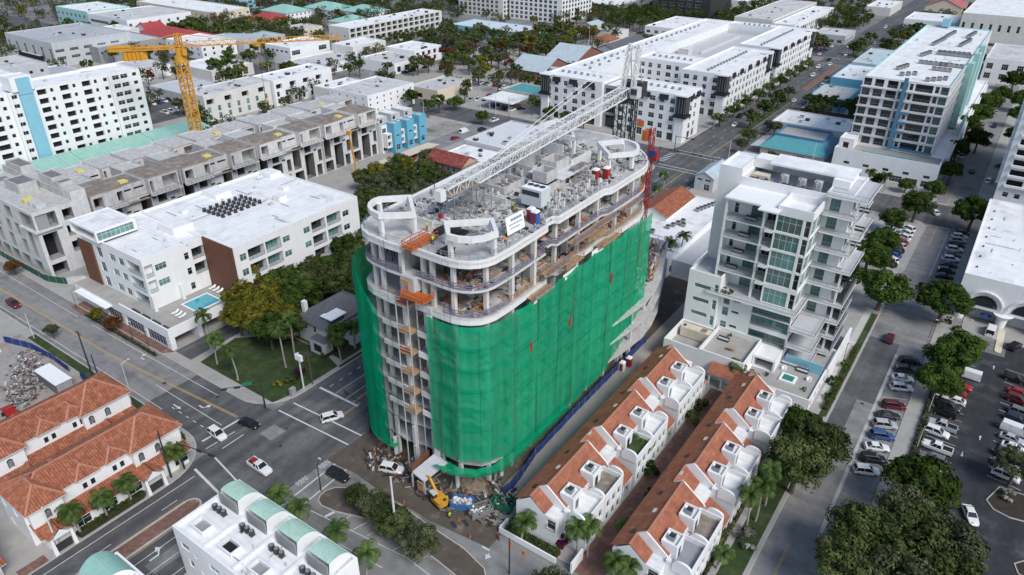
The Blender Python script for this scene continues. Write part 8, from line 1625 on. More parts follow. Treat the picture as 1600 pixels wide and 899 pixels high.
for z in (55, 58.4, 61.4): mb.beam((-73.2, 147.6+(z-55)*.12, z), (-70.8, 147.6+(z-55)*.12, z), .2, .2, WCR)
mb.box(-73.4, -72.7, 148, 148.9, 61.3, 61.9, WCR); mb.box(-71.3, -70.6, 148, 148.9, 61.3, 61.9, WCR); mb.build('gantry_frame', LC)
mb = MB(); lattice(mb, (-72, 145.4, 52.2), (-71.6, 82.4, 48.6), 2.2, 1.9, 40, WCR, .2, .085); mb.build('jib', LC)
mb = MB(); mb.tube([(-72.8, 148.4, 61.4), (-72.2, 96, 50.6)], .06, 5, WCR); mb.tube([(-71.2, 148.4, 61.4), (-71.4, 96, 50.6)], .06, 5, WCR); mb.build('pendant_line', LC)
mb = MB(); mb.box(-72.3, -71.0, 81.2, 82.6, 47.6, 49.4, WCR); mb.cyl(-71.6, 81.6, 47.0, 47.6, .5, 10, METALD); mb.tube([(-71.6, 81.6, 47.2), (-71.6, 81.7, 45.4)], .05, 4, METALD); mb.box(-71.9, -71.3, 81.4, 82, 44.7, 45.4, REDP); mb.build('jib_head', LC)
RHs = thing('site_hoist', 'red construction hoist mast at the far end of the tower', 'hoist', (-62.6, 141, 0))
mb = MB(); lattice(mb, (-62.4, 140.6, 0), (-62.4, 140.6, 47), .9, .9, 36, REDP, .14, .08); mb.build('mast', RHs)
mb = MB(); mb.box(-64.4, -63.2, 139.8, 141.2, 44.0, 46.2, ORANGE); mb.build('cage', RHs); mb = MB(); mb.box(-61.8, -60.6, 139.8, 141.2, 40, 42.2, REDP); mb.build('cage', RHs); mb = MB(); mb.box(-66.6, -65.0, 141.4, 141.7, 46.4, 47.8, ORANGE); mb.build('sign_board', RHs)
mb = MB(); mb.box(-58.4, -57.0, 130.6, 130.8, 44.2, 45.5, BLUEF); tag(mb.build('blue_sheet', org=(-57.6, 130.7, 45)), 'blue sheet at the far edge of the tower deck', 'sheet')
YC = thing('tower_crane', 'yellow tower crane rising behind the raw concrete terraces', 'crane', (-245, 146, 0))
yb = Vector((-245, 146, 0)); jd = Vector((.62, .785, 0)).normalized()
mb = MB(); lattice(mb, yb, yb+Vector((0, 0, 37.5)), 3.0, 3.0, 17, YELLOW, .42, .24); mb.build('mast', YC)
mb = MB(); mb.cyl(-245, 146, 37.5, 39.2, 2.0, 16, YELLOW); mb.box(-247, -243, 144, 148, 36.9, 37.5, YELLOW); mb.cyl(-245, 146, 39.2, 41.6, 1.35, 12, YELLOW); mb.build('slewing_unit', YC)
mb = MB(); a = yb+Vector((0, 0, 42.2)); lattice(mb, a+jd*1.0, a+jd*56, 1.6, 1.6, 36, YELLOW, .2, .11, True); mb.build('jib', YC)
mb = MB(); lattice(mb, a-jd*22, a+jd*1.0, 1.9, .9, 12, YELLOW, .3, .16); mb.beam(a-jd*22+Vector((0, 0, .5)), a-jd*15+Vector((0, 0, .5)), 2.2, 1.4, YELLOW); mb.build('counter_jib', YC)
mb = MB(); c = a-jd*17; [mb.beam(c+jd*i*1.3+Vector((0, 0, -1.0)), c+jd*i*1.3+Vector((0, 0, -3.8)), 1.2, 2.4, YELLOW) for i in range(5)]; mb.build('counterweight', YC)
mb = MB(); t = a+jd*.4; lattice(mb, t, t+Vector((0, 0, 4.4)), 1.6, 1.6, 3, YELLOW, .3, .16); mb.beam(t+Vector((0, 0, 4.4)), a+jd*17+Vector((0, 0, 1.8)), .16, .2, YELLOW); mb.beam(t+Vector((0, 0, 4.4)), a-jd*15+Vector((0, 0, .8)), .16, .2, YELLOW); mb.build('tower_head', YC)
mb = MB(); c = a+jd*1.6; mb.beam(c+Vector((1.4, -1.1, -2.6)), c+Vector((1.4, -1.1, -.4)), 1.5, 1.5, YELLOW); mb.build('cab', YC)
mb = MB(); c = a+jd*26; mb.box(c.x-1, c.x+1, c.y-1, c.y+1, c.z-1.0, c.z-.3, YELLOW); mb.tube([(c.x, c.y, c.z-1), (c.x, c.y, 22)], .05, 4, METALD); mb.tube([(c.x+.5, c.y, c.z-1), (c.x+.1, c.y, 22)], .05, 4, METALD); mb.box(c.x-.3, c.x+.3, c.y-.3, c.y+.3, 21, 22.2, YELLOW); mb.build('trolley_hook', YC)
YL = thing('boom_lift', 'yellow boom lift before the concrete terrace', 'lift', (-189, 171, 0)); mb = MB(); mb.box(-190.6, -187.4, 170, 172, .3, 1.1, YELLOW); [mb.cyl(x, y, .0, .6, .4, 10, TYRE) for x in (-190.2, -187.8) for y in (170.1, 171.9)]; mb.build('chassis', YL); mb = MB(); mb.beam((-189, 171, 1.1), (-190.2, 170.6, 12.5), .5, .5, YELLOW); mb.beam((-190.2, 170.6, 12.5), (-190.6, 170.8, 15), .3, .3, YELLOW); mb.build('boom', YL); mb = MB(); mb.box(-191.4, -190, 170.2, 171.6, 14.8, 15.8, YELLOW); mb.build('basket', YL)
# ================================================================ people
def person_mesh(name, pose, top, legs, hat, skin=(.34, .2, .14)):
    me = bpy.data.meshes.new(name); J = {'pel': (0, 0, .95), 'chest': (.02, 0, 1.32), 'neck': (.03, 0, 1.5), 'head': (.05, 0, 1.66), 'hl': (0, .1, .9), 'hr': (0, -.1, .9), 'kl': (.05, .12, .5), 'kr': (-.02, -.12, .5), 'fl': (0, .13, .06), 'fr': (-.06, -.13, .06), 'tl': (.16, .14, .03), 'tr': (.1, -.14, .03), 'sl': (.02, .2, 1.42), 'sr': (.02, -.2, 1.42), 'el': (.02, .27, 1.14), 'er': (.02, -.27, 1.14), 'wl': (.16, .26, .92), 'wr': (.16, -.26, .92), 'hdl': (.2, .25, .82), 'hdr': (.2, -.25, .82)}
    J.update(pose); names = list(J); E_ = [('pel', 'chest'), ('chest', 'neck'), ('neck', 'head'), ('pel', 'hl'), ('pel', 'hr'), ('hl', 'kl'), ('hr', 'kr'), ('kl', 'fl'), ('kr', 'fr'), ('fl', 'tl'), ('fr', 'tr'), ('chest', 'sl'), ('chest', 'sr'), ('sl', 'el'), ('sr', 'er'), ('el', 'wl'), ('er', 'wr'), ('wl', 'hdl'), ('wr', 'hdr')]
    me.from_pydata([J[n] for n in names], [(names.index(a), names.index(b)) for a, b in E_], []); o = bpy.data.objects.new('tmp', me); COL.objects.link(o)
    sk = o.modifiers.new('skin', 'SKIN'); rad = {'pel': .15, 'chest': .17, 'neck': .07, 'head': .115, 'hl': .1, 'hr': .1, 'kl': .075, 'kr': .075, 'fl': .06, 'fr': .06, 'tl': .05, 'tr': .05, 'sl': .085, 'sr': .085, 'el': .06, 'er': .06, 'wl': .045, 'wr': .045, 'hdl': .045, 'hdr': .045}
    for i, n in enumerate(names): me.skin_vertices[0].data[i].radius = (rad[n], rad[n]*(1.15 if n in ('chest', 'pel') else 1)); me.skin_vertices[0].data[i].use_root = n == 'pel'
    sb = o.modifiers.new('sub', 'SUBSURF'); sb.levels = 1
    dg = bpy.context.evaluated_depsgraph_get(); out = bpy.data.meshes.new_from_object(o.evaluated_get(dg)); out.name = name; bpy.data.objects.remove(o)
    out.materials.clear(); ml = [M('cloth_'+top[0], top[1], .8, .1, 3), M('cloth_'+legs[0], legs[1], .85, .1, 3), M('skin_tone', skin, .6, .05, 3), M('hat_'+hat[0], hat[1], .5, .05, 3)]
    for m_ in ml: out.materials.append(m_)
    hz = J['head'][2]; pz = J['pel'][2]
    for p in out.polygons:
        c = p.center; hd = (Vector(c)-Vector(J['head'])).length
        hand = min((Vector(c)-Vector(J['hdl'])).length, (Vector(c)-Vector(J['hdr'])).length)
        p.material_index = 3 if hd < .2 and c[2] > hz+.03 else 2 if hd < .17 or hand < .09 else (0 if c[2] > pz-.02 and abs(c[0]) < 9 else 1); p.use_smooth = True
    return out
HI_Y = ('lime_vest', (.42, .62, .04)); HI_O = ('orange_vest', (.75, .16, .03)); DKL = ('dark_trousers', (.035, .035, .045)); JN = ('jeans', (.06, .08, .13)); HW = ('white_helmet', (.75, .75, .73)); HO_ = ('orange_helmet', (.7, .2, .04)); HB = ('dark_hair', (.03, .022, .018))
BEND = {'chest': (.28, 0, 1.16), 'neck': (.42, 0, 1.24), 'head': (.54, 0, 1.3), 'sl': (.34, .2, 1.22), 'sr': (.34, -.2, 1.22), 'el': (.42, .24, .95), 'er': (.42, -.24, .95), 'wl': (.5, .2, .72), 'wr': (.5, -.2, .72), 'hdl': (.54, .18, .62), 'hdr': (.54, -.18, .62)}
WALK = {'kl': (.2, .1, .52), 'fl': (.24, .11, .07), 'tl': (.38, .12, .05), 'kr': (-.06, -.1, .5), 'fr': (-.3, -.11, .1), 'tr': (-.18, -.12, .04), 'wl': (-.02, .27, .9), 'hdl': (-.02, .26, .8)}
PM = {'ly': person_mesh('person', {}, HI_Y, DKL, HW), 'lb': person_mesh('person', BEND, HI_Y, JN, HW), 'oy': person_mesh('person', {}, HI_O, JN, HO_), 'ob': person_mesh('person', BEND, HI_O, DKL, HW), 'rd': person_mesh('person', BEND, ('red_shirt', (.45, .03, .025)), DKL, HO_), 'pd': person_mesh('person', WALK, ('black_shirt', (.02, .02, .024)), ('light_shorts', (.5, .48, .44)), HB)}
for (x, y, z, k, a, lab) in ((-70.9, 77.5, 44.12, 'ly', 200, 'worker in a lime vest beside the rebar stacks on the tower deck'), (-66.9, 74.2, 44.12, 'lb', 120, 'worker in a lime vest bending beside the orange platform'), (-62.6, 77.2, 44.12, 'oy', 30, 'worker in orange inside the front roof frame'), (-61.6, 78.4, 44.12, 'rd', 200, 'worker in a red shirt bending inside the front roof frame'), (-58.4, 77.8, 44.12, 'lb', 90, 'worker in a lime vest bending at the front deck edge'), (-57.9, 80.6, 44.12, 'ob', 160, 'worker in orange below the banner on the tower deck'), (-59.2, 82.6, 44.12, 'ly', 10, 'worker in a lime vest left of the banner'), (-64.8, 92.1, 44.12, 'ly', 80, 'worker in a lime vest left of the big cooling unit'), (-63.3, 91.4, 44.12, 'lb', 300, 'worker in a lime vest bending beside the cooling unit'), (-63.8, 108.6, 44.12, 'ly', 260, 'worker in a lime vest beside the lift shafts'), (-66.4, 118.6, 44.12, 'oy', 10, 'worker in orange near the far roof frame'), (-64.6, 120.4, 44.12, 'ly', 90, 'worker in a lime vest near the far roof frame'), (-78.6, 72.6, 34.62, 'ly', 100, 'worker in a lime vest above the narrow green net'), (-60.6, 75.0, 39.32, 'oy', 150, 'worker in orange on the storey below the deck'), (-50.6, 94.5, .15, 'pd', 80, 'person in dark clothes walking in the service lane'), (9.8, 122.6, .02, 'pd', 250, 'pedestrian in dark top and light shorts in the car park'), (-79.0, 68.6, .15, 'oy', 40, 'worker in orange at the foot of the narrow green net'), (-57.8, 64.6, .02, 'ly', 10, 'worker in a lime vest beside the excavator')):
    tag(put('person', PM[k], None, (x, y, z), R(a)), lab, 'person')
# ================================================================ deck clutter
cu = thing('cooling_unit', 'large pale cooling unit with three dark fans on the tower deck', 'machine', (-62, 95, 44.1))
mb = MB(); mb.box(-64.0, -60.0, 93.6, 96.4, 45.1, 48.1, M('unit_grey', (.55, .59, .6), .6, .05, 1), WHITE2); mb.build('housing', cu); mb = MB(); mb.box(-63.8, -60.4, 93.55, 93.59, 46.9, 47.7, METALD); mb.build('grille', cu); mb = MB(); mb.box(-63.6, -60.4, 94, 96, 44.1, 45.1, METALD); mb.build('skid', cu)
for i in range(3): mb = MB(); mb.cyl(-63.2+i*1.15, 95.3, 48.1, 48.2, .52, 14, METALD); mb.build('fan', cu)
def toilet(x, y, z, c, lab, rz=0):
    t = thing('portable_toilet', lab, 'toilet', (x, y, z), rz); mb = MB(); mb.box(-.55, .55, -.55, .55, 0, 2.1, c); mb.build('cabin', t, org=(0, 0, 0)); mb = MB(); mb.hexa([(-.6, -.6, 2.1), (.6, -.6, 2.1), (.6, .6, 2.1), (-.6, .6, 2.1), (-.35, -.45, 2.4), (.35, -.45, 2.4), (.35, .45, 2.4), (-.35, .45, 2.4)], WHITE2); mb.build('roof', t, org=(0, 0, 0)); mb = MB(); mb.box(-.35, .35, -.58, -.55, .15, 1.9, M('toilet_door', (.3, .03, .03), .6)); mb.build('door', t, org=(0, 0, 0)); return t
TB = M('toilet_blue', (.03, .11, .34), .5, .1, 1)
toilet(-59.8, 90.4, 44.1, REDP, 'red portable toilet on the tower deck behind the banner'); toilet(-58.6, 89.8, 44.1, TB, 'blue portable toilet on the tower deck behind the banner'); toilet(-60.4, 112.6, 44.1, REDP, 'red portable toilet near the far deck frame'); toilet(-59.2, 114.6, 44.1, REDP, 'red portable toilet beside the far deck frame'); toilet(-54.2, 118.6, .15, WHITE2, 'white portable toilet behind the blue fence'); toilet(-53.8, 121, .15, REDP, 'red portable toilet behind the blue fence')
bn = thing('banner', 'white company banner tied to the deck rail of the tower', 'banner', (-58.4, 84, 44.4))
mb = MB(); mb.poly([(-58.6, 82.2, 44.8), (-58.4, 86.6, 44.8), (-58.9, 86.6, 47.6), (-59.1, 82.2, 47.6)], WHITE2); mb.poly([(-59.12, 82.2, 47.6), (-58.92, 86.6, 47.6), (-58.42, 86.6, 44.8), (-58.62, 82.2, 44.8)], WHITE2); mb.build('sheet', bn)
for (n_, y0, y1, z) in ((7, 83.4, 86.2, 46.9), (12, 82.8, 86.2, 46.2), (9, 83.0, 85.4, 45.6)):
    mb = MB()
    for i in range(n_): yy = y0+(y1-y0)*i/n_; f = (yy-82.2)/4.4; xo = -58.6+.2*f-(z-44.8)*.178; h = .42 if z > 46.5 else .16; mb.box(xo+.03, xo+.06, yy, yy+(y1-y0)/n_*.62, z-h/2, z+h/2, DBLUE)
    mb.build('lettering', bn)
mb = MB(); mb.cyl(-58.88, 82.9, 46.6, 46.61, .3, 10, DBLUE)
for (x, y, n_, lab) in ((-69.6, 78.4, 5, 'dark formwork panels stacked near the orange platform'), (-68.0, 79.6, 4, 'second stack of dark formwork panels on the deck'), (-66.2, 79.0, 4, 'third stack of dark formwork panels on the deck'), (-64.4, 73.2, 5, 'dark panels stacked left of the front roof frame')):
    mb = MB(); [mb.hexa([(x+i*.35, y-1.2, 44.12), (x+i*.35+.15, y-1.2, 44.12), (x+i*.35+.15, y+1.2, 44.12), (x+i*.35, y+1.2, 44.12), (x+i*.35+.3, y-1.2, 44.9), (x+i*.35+.45, y-1.2, 44.9), (x+i*.35+.45, y+1.2, 44.9), (x+i*.35+.3, y+1.2, 44.9)], METALD) for i in range(n_)]; tag(mb.build('panel_stack', org=(x, y, 44.12)), lab, 'panels')
rr_ = random.Random(5)
mb = MB()
for i in range(1700):
    x, y = rr_.uniform(-81, -57.6), rr_.uniform(80, 130); s = rr_.uniform(.1, .5); h = rr_.uniform(.05, .9)
    mb.box(x, x+s*rr_.uniform(.4, 2.2), y, y+s*rr_.uniform(.3, 1.8), 44.1, 44.1+h*rr_.random(), rr_.choice((CONC, CONC2, LGREYW, METALD, WOODD, STEEL, CONC2)))
for i in range(480):
    x, y = rr_.uniform(-80, -58), rr_.uniform(78, 130); a = rr_.uniform(0, 3.14); l = rr_.uniform(.8, 3.0); mb.beam((x, y, 44.2), (x+l*math.cos(a), y+l*math.sin(a), 44.2+rr_.choice((0, 0, .5))), .07, .07, rr_.choice((WOOD, STEEL, METALD, WOODD, WHITE2)))
o = mb.build('deck_debris'); o['kind'] = 'stuff'; o['label'] = 'loose blocks, bars and offcuts scattered over the tower deck'; o['category'] = 'debris'
for lvz in (34.62, 39.32):
    mb = MB()
    for i in range(260):
        x, y = rr_.choice(((rr_.uniform(-62, -57.4), rr_.uniform(74, 126)), (rr_.uniform(-66, -58.4), rr_.uniform(73, 77)))); a = rr_.choice((0, 1.57, rr_.uniform(0, 3))); l = rr_.uniform(.5, 2.6); mb.beam((x, y, lvz+.1), (x+l*math.cos(a)*.6, y+l*math.sin(a), lvz+.1), rr_.uniform(.1, .5), rr_.uniform(.08, .5), rr_.choice((WOOD, WOODD, METALD, STEEL, WOOD, CONC2, ORANGE)))
    o = mb.build('floor_debris'); o['kind'] = 'stuff'; o['label'] = 'timber and formwork lying on the open storey %s' % ('under the deck' if lvz > 36 else 'at the top of the net'); o['category'] = 'debris'
mb = MB()
for (z0, z1, y0, y1) in ((9.0, 13.0, 131, 156), (13.4, 15.4, 128, 154)):
    for i in range(150):
        y = rr_.uniform(y0, y1); x = -56.2-(max(0, y-133))*.32+rr_.uniform(-6, .6); z = z0+rr_.uniform(0, .3); mb.beam((x, y, z), (x+rr_.uniform(-.6, .6), y+rr_.uniform(-2, 2), z+rr_.choice((0, 0, 1.2, 2.2))), rr_.uniform(.1, .4), rr_.uniform(.1, .5), rr_.choice((BROWN, WOODD, WOOD, CONC2, BROWN)))
o = mb.build('formwork_debris'); o['kind'] = 'stuff'; o['label'] = 'brown formwork timber heaped on the curved low wing'; o['category'] = 'debris'
# ================================================================ yard at the foot of the tower
EX = thing('excavator', 'yellow excavator beside the traffic island', 'excavator', (-61.4, 66.2, 0), R(165)); EX.scale = (.82, .82, .82)
def xp(name, fn): m_ = MB(); fn(m_); return m_.build(name, EX, org=(0, 0, 0))
for s in (-1.05, 1.05): xp('track', lambda m_: m_.prism([(-1.8, s-.3), (1.8, s-.3), (1.8, s+.3), (-1.8, s+.3)], .02, .85, TYRE))
xp('house', lambda m_: (m_.prism(rrect(-2.2, 1.3, -1.3, 1.3, (1.0, .2, .2, 1.0)), .95, 2.0, YELLOW), m_.cyl(-1.5, -.4, 2.0, 2.15, .35, 10, METALD))); xp('cab', lambda m_: (m_.box(.1, 1.5, .35, 1.3, 2.0, 3.0, GLASS), m_.box(.0, 1.6, .3, 1.35, 3.0, 3.15, LGREYW)))
xp('boom', lambda m_: (m_.beam((1.0, -.2, 1.8), (3.4, -.2, 4.4), .45, .6, YELLOW), m_.beam((3.4, -.2, 4.4), (5.2, -.2, 4.0), .42, .55, YELLOW))); xp('arm', lambda m_: m_.beam((5.1, -.2, 4.2), (6.4, -.2, 1.6), .35, .45, YELLOW)); xp('bucket', lambda m_: m_.hexa([(6.0, -.8, .6), (7.0, -.8, .9), (7.0, .4, .9), (6.0, .4, .6), (6.1, -.8, 1.6), (6.8, -.8, 1.7), (6.8, .4, 1.7), (6.1, .4, 1.6)], METALD))
def skip(x, y, rz, mat, lab, junk):
    t = thing('skip', lab, 'skip', (x, y, .02), R(rz)); m_ = MB(); p = [(-1.9, -1.1), (1.9, -1.1), (1.9, 1.1), (-1.9, 1.1)]; m_.ring(p, inset(p, .12), .1, 1.5, mat); m_.poly([(a, b, .2) for a, b in p], mat); m_.build('tub', t, org=(0, 0, 0)); m_ = MB(); r = random.Random(int(x*9))
    for i in range(60): a, b = r.uniform(-1.6, 1.4), r.uniform(-.85, .75); s = r.uniform(.15, .5); m_.beam((a, b, r.uniform(.7, 1.4)), (a+r.uniform(-.7, .7), b+r.uniform(-.5, .5), r.uniform(.8, 1.7)), s, s*.5, r.choice(junk))
    m_.build('rubbish', t, org=(0, 0, 0)); return t
skip(-57.8, 68.0, 25, M('skip_blue', (.04, .15, .38), .6, .2, 1), 'blue skip full of pale rubble at the tower foot', (CONC2, LGREYW, WHITE2, CONC2, WOOD)); skip(-54.4, 68.6, 60, STEEL, 'grey skip heaped with scrap right of the blue skip', (CONC, METALD, WHITE2, STEEL, WOODD)); skip(-52.2, 71.8, 10, M('skip_green', (.02, .16, .09), .6, .2, 1), 'green machine skip beside the tiled row', (METALD, M('skip_green', (.02, .16, .09)), STEEL))
mb = MB(); r = random.Random(3); n = 14; hp = [[0]*(n+1) for _ in range(n+1)]
for i in range(n+1):
    for j in range(n+1): u, v = i/n*2-1, j/n*2-1; d = max(0, 1-(u*u+v*v)); hp[i][j] = 1.7*d**.8*(1+.25*r.uniform(-1, 1))
for i in range(n):
    for j in range(n): mb.poly([(-60.4+(a/n*2-1)*3.4, 73.2+(b/n*2-1)*2.4, .12+hp[a][b]) for a, b in ((i, j), (i+1, j), (i+1, j+1), (i, j+1))], M('spoil_earth', (.21, .165, .12), .95, .35, 1.2, bump=.8, bsc=6))
tag(mb.build('spoil_heap', org=(-60.4, 73.2, 0)), 'brown earth heap under the sloped green catch net', 'heap')
mb = MB()
for i in range(1000):
    x, y = rr_.choice(((rr_.uniform(-79, -58), rr_.uniform(65, 71)), (rr_.uniform(-60, -50.5), rr_.uniform(66.5, 76)), (rr_.uniform(-80, -70), rr_.uniform(66, 71)))); a = rr_.uniform(0, 3.14); l = rr_.uniform(.2, 1.8); s = rr_.uniform(.06, .4)
    mb.beam((x, y, .16+s*.3), (x+l*math.cos(a), y+l*math.sin(a), .16+s*.3+rr_.choice((0, 0, .3))), s, s*.7, rr_.choice((WOODD, METALD, CONCD, DIRT, METALD, WOODD, BROWN, DIRT, CONC, MULCH, MULCH)))
o = mb.build('yard_debris'); o['kind'] = 'stuff'; o['label'] = 'timber, scrap and rubble strewn over the yard at the tower foot'; o['category'] = 'debris'
def fence(pts, h, mat, lab, name='site_fence', z=.14, wob=.18):
    q = resample(pts, .8); mb = MB(); r = random.Random(int(pts[0][0]*7)); k = mb.mi(mat)
    for i, p in enumerate(q): ox, oy = r.uniform(-wob, wob), r.uniform(-wob, wob); mb.v += [(p.x+ox*.3, p.y+oy*.3, z), (p.x+ox, p.y+oy, z+h*.55), (p.x+ox*.5, p.y+oy*.5, z+h+r.uniform(-.15, .05))]
    for i in range(len(q)-1):
        a = i*3; mb.f += [[a, a+3, a+4, a+1], [a+1, a+4, a+5, a+2]]; mb.m += [k, k]
    t = thing(name, lab, 'fence', (q[0].x, q[0].y, z)); mb.build('fabric', t)
    for i in range(0, len(q), 3): pm = MB(); pm.cyl(q[i].x, q[i].y, z, z+h, .04, 6, STEEL); pm.build('post', t)
    return t
fence([(-54.9, 132), (-55.0, 118), (-54.9, 100), (-54.6, 86), (-53.2, 77), (-53.6, 74.2)], 1.9, BLUEF, 'blue fabric fence along the foot of the green net'); fence([(-174, 46.4), (-166, 48.6), (-158, 49.2), (-150.4, 49.0)], 1.8, BLUEF, 'blue fabric fence round the rubble plot'); fence([(-145.6, 49.2), (-140, 49.4), (-136, 49.4)], 1.8, BLUEF, 'short blue fence end behind the white container')
fence([(-260, 66.2), (-215, 66.0), (-196, 66.2), (-190.4, 68.4)], 2.0, M('green_hoarding', (.02, .09, .06), .8, .2, .6), 'dark green hoarding before the concrete corner block'); fence([(-190.2, 68.6), (-185.6, 74.8), (-185, 80)], 2.0, LGREYW, 'pale printed hoarding beside the pool house corner', wob=.05)
mb = MB(); mb.box(-152.0, -143.6, 43.6, 46.6, .2, 2.9, GREYW); mb.hexa([(-152.2, 43.4, 2.9), (-143.4, 43.4, 2.9), (-143.4, 46.8, 2.9), (-152.2, 46.8, 2.9), (-152.2, 43.6, 3.2), (-143.4, 43.6, 3.2), (-143.4, 46.6, 3.2), (-152.2, 46.6, 3.2)], WHITE2)
for i in range(12): mb.box(-151.9+i*.72, -151.8+i*.72, 43.52, 43.6, .2, 2.8, METALD)
tag(mb.build('site_container', org=(-148, 45, .13)), 'white roofed grey container beside the terracotta houses', 'container')
mb = MB()
for i in range(800):
    c = rr_.choice(((-158, 44.2, 3.0, 2.2), (-152.5, 40.6, 4.0, 2.6), (-149, 38.6, 2.4, 2.0), (-163, 46.0, 2.0, 1.4))); x, y = rr_.gauss(c[0], c[2]*.6), rr_.gauss(c[1], c[3]*.6); a = rr_.uniform(0, 3.14); l = rr_.uniform(.15, 1.1); s = rr_.uniform(.08, .4); mb.beam((x, y, .2+rr_.random()*.7), (x+l*math.cos(a), y+l*math.sin(a), .2+rr_.random()*.9), s, s*.6, rr_.choice((GREYW, CONC, METALD, CONCD, WOODD, CONCD, WOODD, DIRT, GREYW, LGREYW, BROWN)))
o = mb.build('rubble'); o['kind'] = 'stuff'; o['label'] = 'pale rubble and scrap heaped on the cleared plot'; o['category'] = 'rubble'
mb = MB(); mb.box(-146.6, -143.8, 34.2, 36.0, .5, 1.3, REDP); mb.box(-145.8, -144.6, 34.4, 35.8, 1.3, 2.1, REDP); [mb.cyl(x, y, .14, .8, .35, 10, TYRE) for x in (-146.2, -144.2) for y in (34.1, 36.1)]; mb.beam((-146.6, 35.1, .8), (-148.4, 35.1, .5), 1.4, .3, REDP); tag(mb.build('loader', org=(-145.4, 35, .14)), 'small red loader on the cleared plot', 'loader')
def cone(x, y, lab, z=.02):
    t = thing('traffic_cone', lab, 'cone', (x, y, z)); m_ = MB(); m_.tube([(0, 0, .05), (0, 0, .75)], [.2, .05], 8, ORANGE); m_.build('body', t, org=(0, 0, 0)); m_ = MB(); m_.box(-.24, .24, -.24, .24, 0, .05, ORANGE); m_.build('base', t, org=(0, 0, 0))
for (x, y, lab) in ((-52.6, 63.4, 'orange cone on the closed street nearest the turn arrow'), (-56.4, 65.2, 'orange cone beside the grey ramps'), (-46.4, 66.0, 'orange cone before the white garden wall'), (-43.6, 65.8, 'second orange cone before the white garden wall'), (-37.8, 65.4, 'orange cone near the courtyard entrance'), (-58.8, 70.4, 'orange cone by the earth heap'), (-66.4, 62.8, 'orange cone under the island tree'), (-76.6, 66.2, 'orange cone in the dark yard')): cone(x, y, lab)
fence([(-49.2, 66.2), (-48.4, 65.4)], 1.0, ORANGE, 'crumpled orange barrier at the corner of the tiled row', 'plastic_barrier', .02)
for i, (x, y) in enumerate(((-56.6, 64.2), (-55.2, 65.6))): mb = MB(); mb.hexa([(x-.6, y-.3, .03), (x+1.0, y-1.0, .03), (x+1.3, y-.4, .03), (x-.3, y+.3, .03), (x-.6, y-.3, .25), (x+1.0, y-1.0, .12), (x+1.3, y-.4, .12), (x-.3, y+.3, .25)], METALD); tag(mb.build('loading_ramp', org=(x, y, .03)), ('nearer', 'farther')[i]+' dark loading ramp on the closed street', 'ramp')
# ================================================================ poles, signals, wires
def pole(x, y, h, mat, lab, r=.16, arm=0, aang=0, lamp=False, box=False, cross=False):
    t = thing('utility_pole' if not lamp else 'street_lamp', lab, 'pole' if not lamp else 'lamp', (x, y, .1)); m_ = MB(); m_.tube([(0, 0, 0), (0, 0, h)], [r, r*.65], 8, mat); m_.build('shaft', t, org=(0, 0, 0)); c, s = math.cos(R(aang)), math.sin(R(aang))
    if arm: m_ = MB(); m_.tube([(0, 0, h*.94), (arm*.5*c, arm*.5*s, h*.99), (arm*c, arm*s, h)], .06, 6, mat); m_.build('arm', t, org=(0, 0, 0))
    if lamp: m_ = MB(); m_.box(arm*c-.3, arm*c+.3, arm*s-.14, arm*s+.14, h-.06, h+.08, LGREYW); m_.build('lamp_head', t, org=(0, 0, 0))
    if box: m_ = MB(); m_.box(-.9, .9, -.3, .3, h-1.9, h-.6, WHITE2); m_.build('transformer', t, org=(0, 0, 0))
    if cross: m_ = MB(); m_.box(-1.1, 1.1, -.06, .06, h-.7, h-.55, mat); m_.build('crossarm', t, org=(0, 0, 0))
    return t
PW = M('concrete_pole', (.62, .61, .58), .8, .1, 1)
pole(-62.9, 57.2, 12.2, PW, 'tall white concrete pole on the traffic island', .22); pole(-105.2, 74.4, 9.0, PW, 'white pole with a transformer box on the corner lawn', .2, box=True); pole(-104.8, 76.4, 8.4, BARK, 'wooden pole beside the transformer pole', .16, 2.4, -60, cross=True); pole(-145.3, 51.2, 11.3, METALD, 'dark leaning pole beside the cross street', .2, cross=True); pole(-170.5, 51.0, 6.6, PW, 'thin pale pole on the verge at the left', .1); pole(-143.0, 51.4, 6.2, METALD, 'shorter dark pole next to the dark pole', .16); pole(-133.6, 52.8, 7.2, PW, 'slim lamp pole on the cross street kerb', .08, 1.6, 90, True); pole(-103.6, 24.0, 9.4, PW, 'pale pole at the gap between the terracotta houses', .16); pole(-104.0, 43.4, 10.6, METALD, 'dark pole at the terracotta corner', .2); pole(-43.4, 61.4, 7.6, METALD, 'dark lamp pole at the bottom before the tiled rows', .14); pole(-80.0, 56.6, 6.0, METALD, 'dark pole at the tip of the traffic island', .12, 1.4, 120, True)
for i, (x, y) in enumerate(((-164, 63.9), (-152, 64.2), (-146, 64.4), (-176, 63.6))): pole(x, y, 4.4, METALD, '%s globe lamp on the brick footway' % ORD[i], .07, .3, 90, True)
for i, (x, y) in enumerate(((2.4, 128), (2.4, 141), (4.6, 176.6), (-15.9, 150), (-2.0, 172))): pole(x, y, 5.0, METALD if i > 2 else PW, ('lamp in the hedge beside the white pickup', 'lamp in the hedge beside the dark car', 'lamp before the round bushes of the forecourt', 'lamp post on the pale footpath', 'lamp post on the pavement by the dark tree')[i], .07, .5, 0, True)
for i in range(8): pole(-107.9, 282+i*24, 5, METALD, '%s lamp post along the awninged apartments' % ORD[i], .08, .6, 0, True)
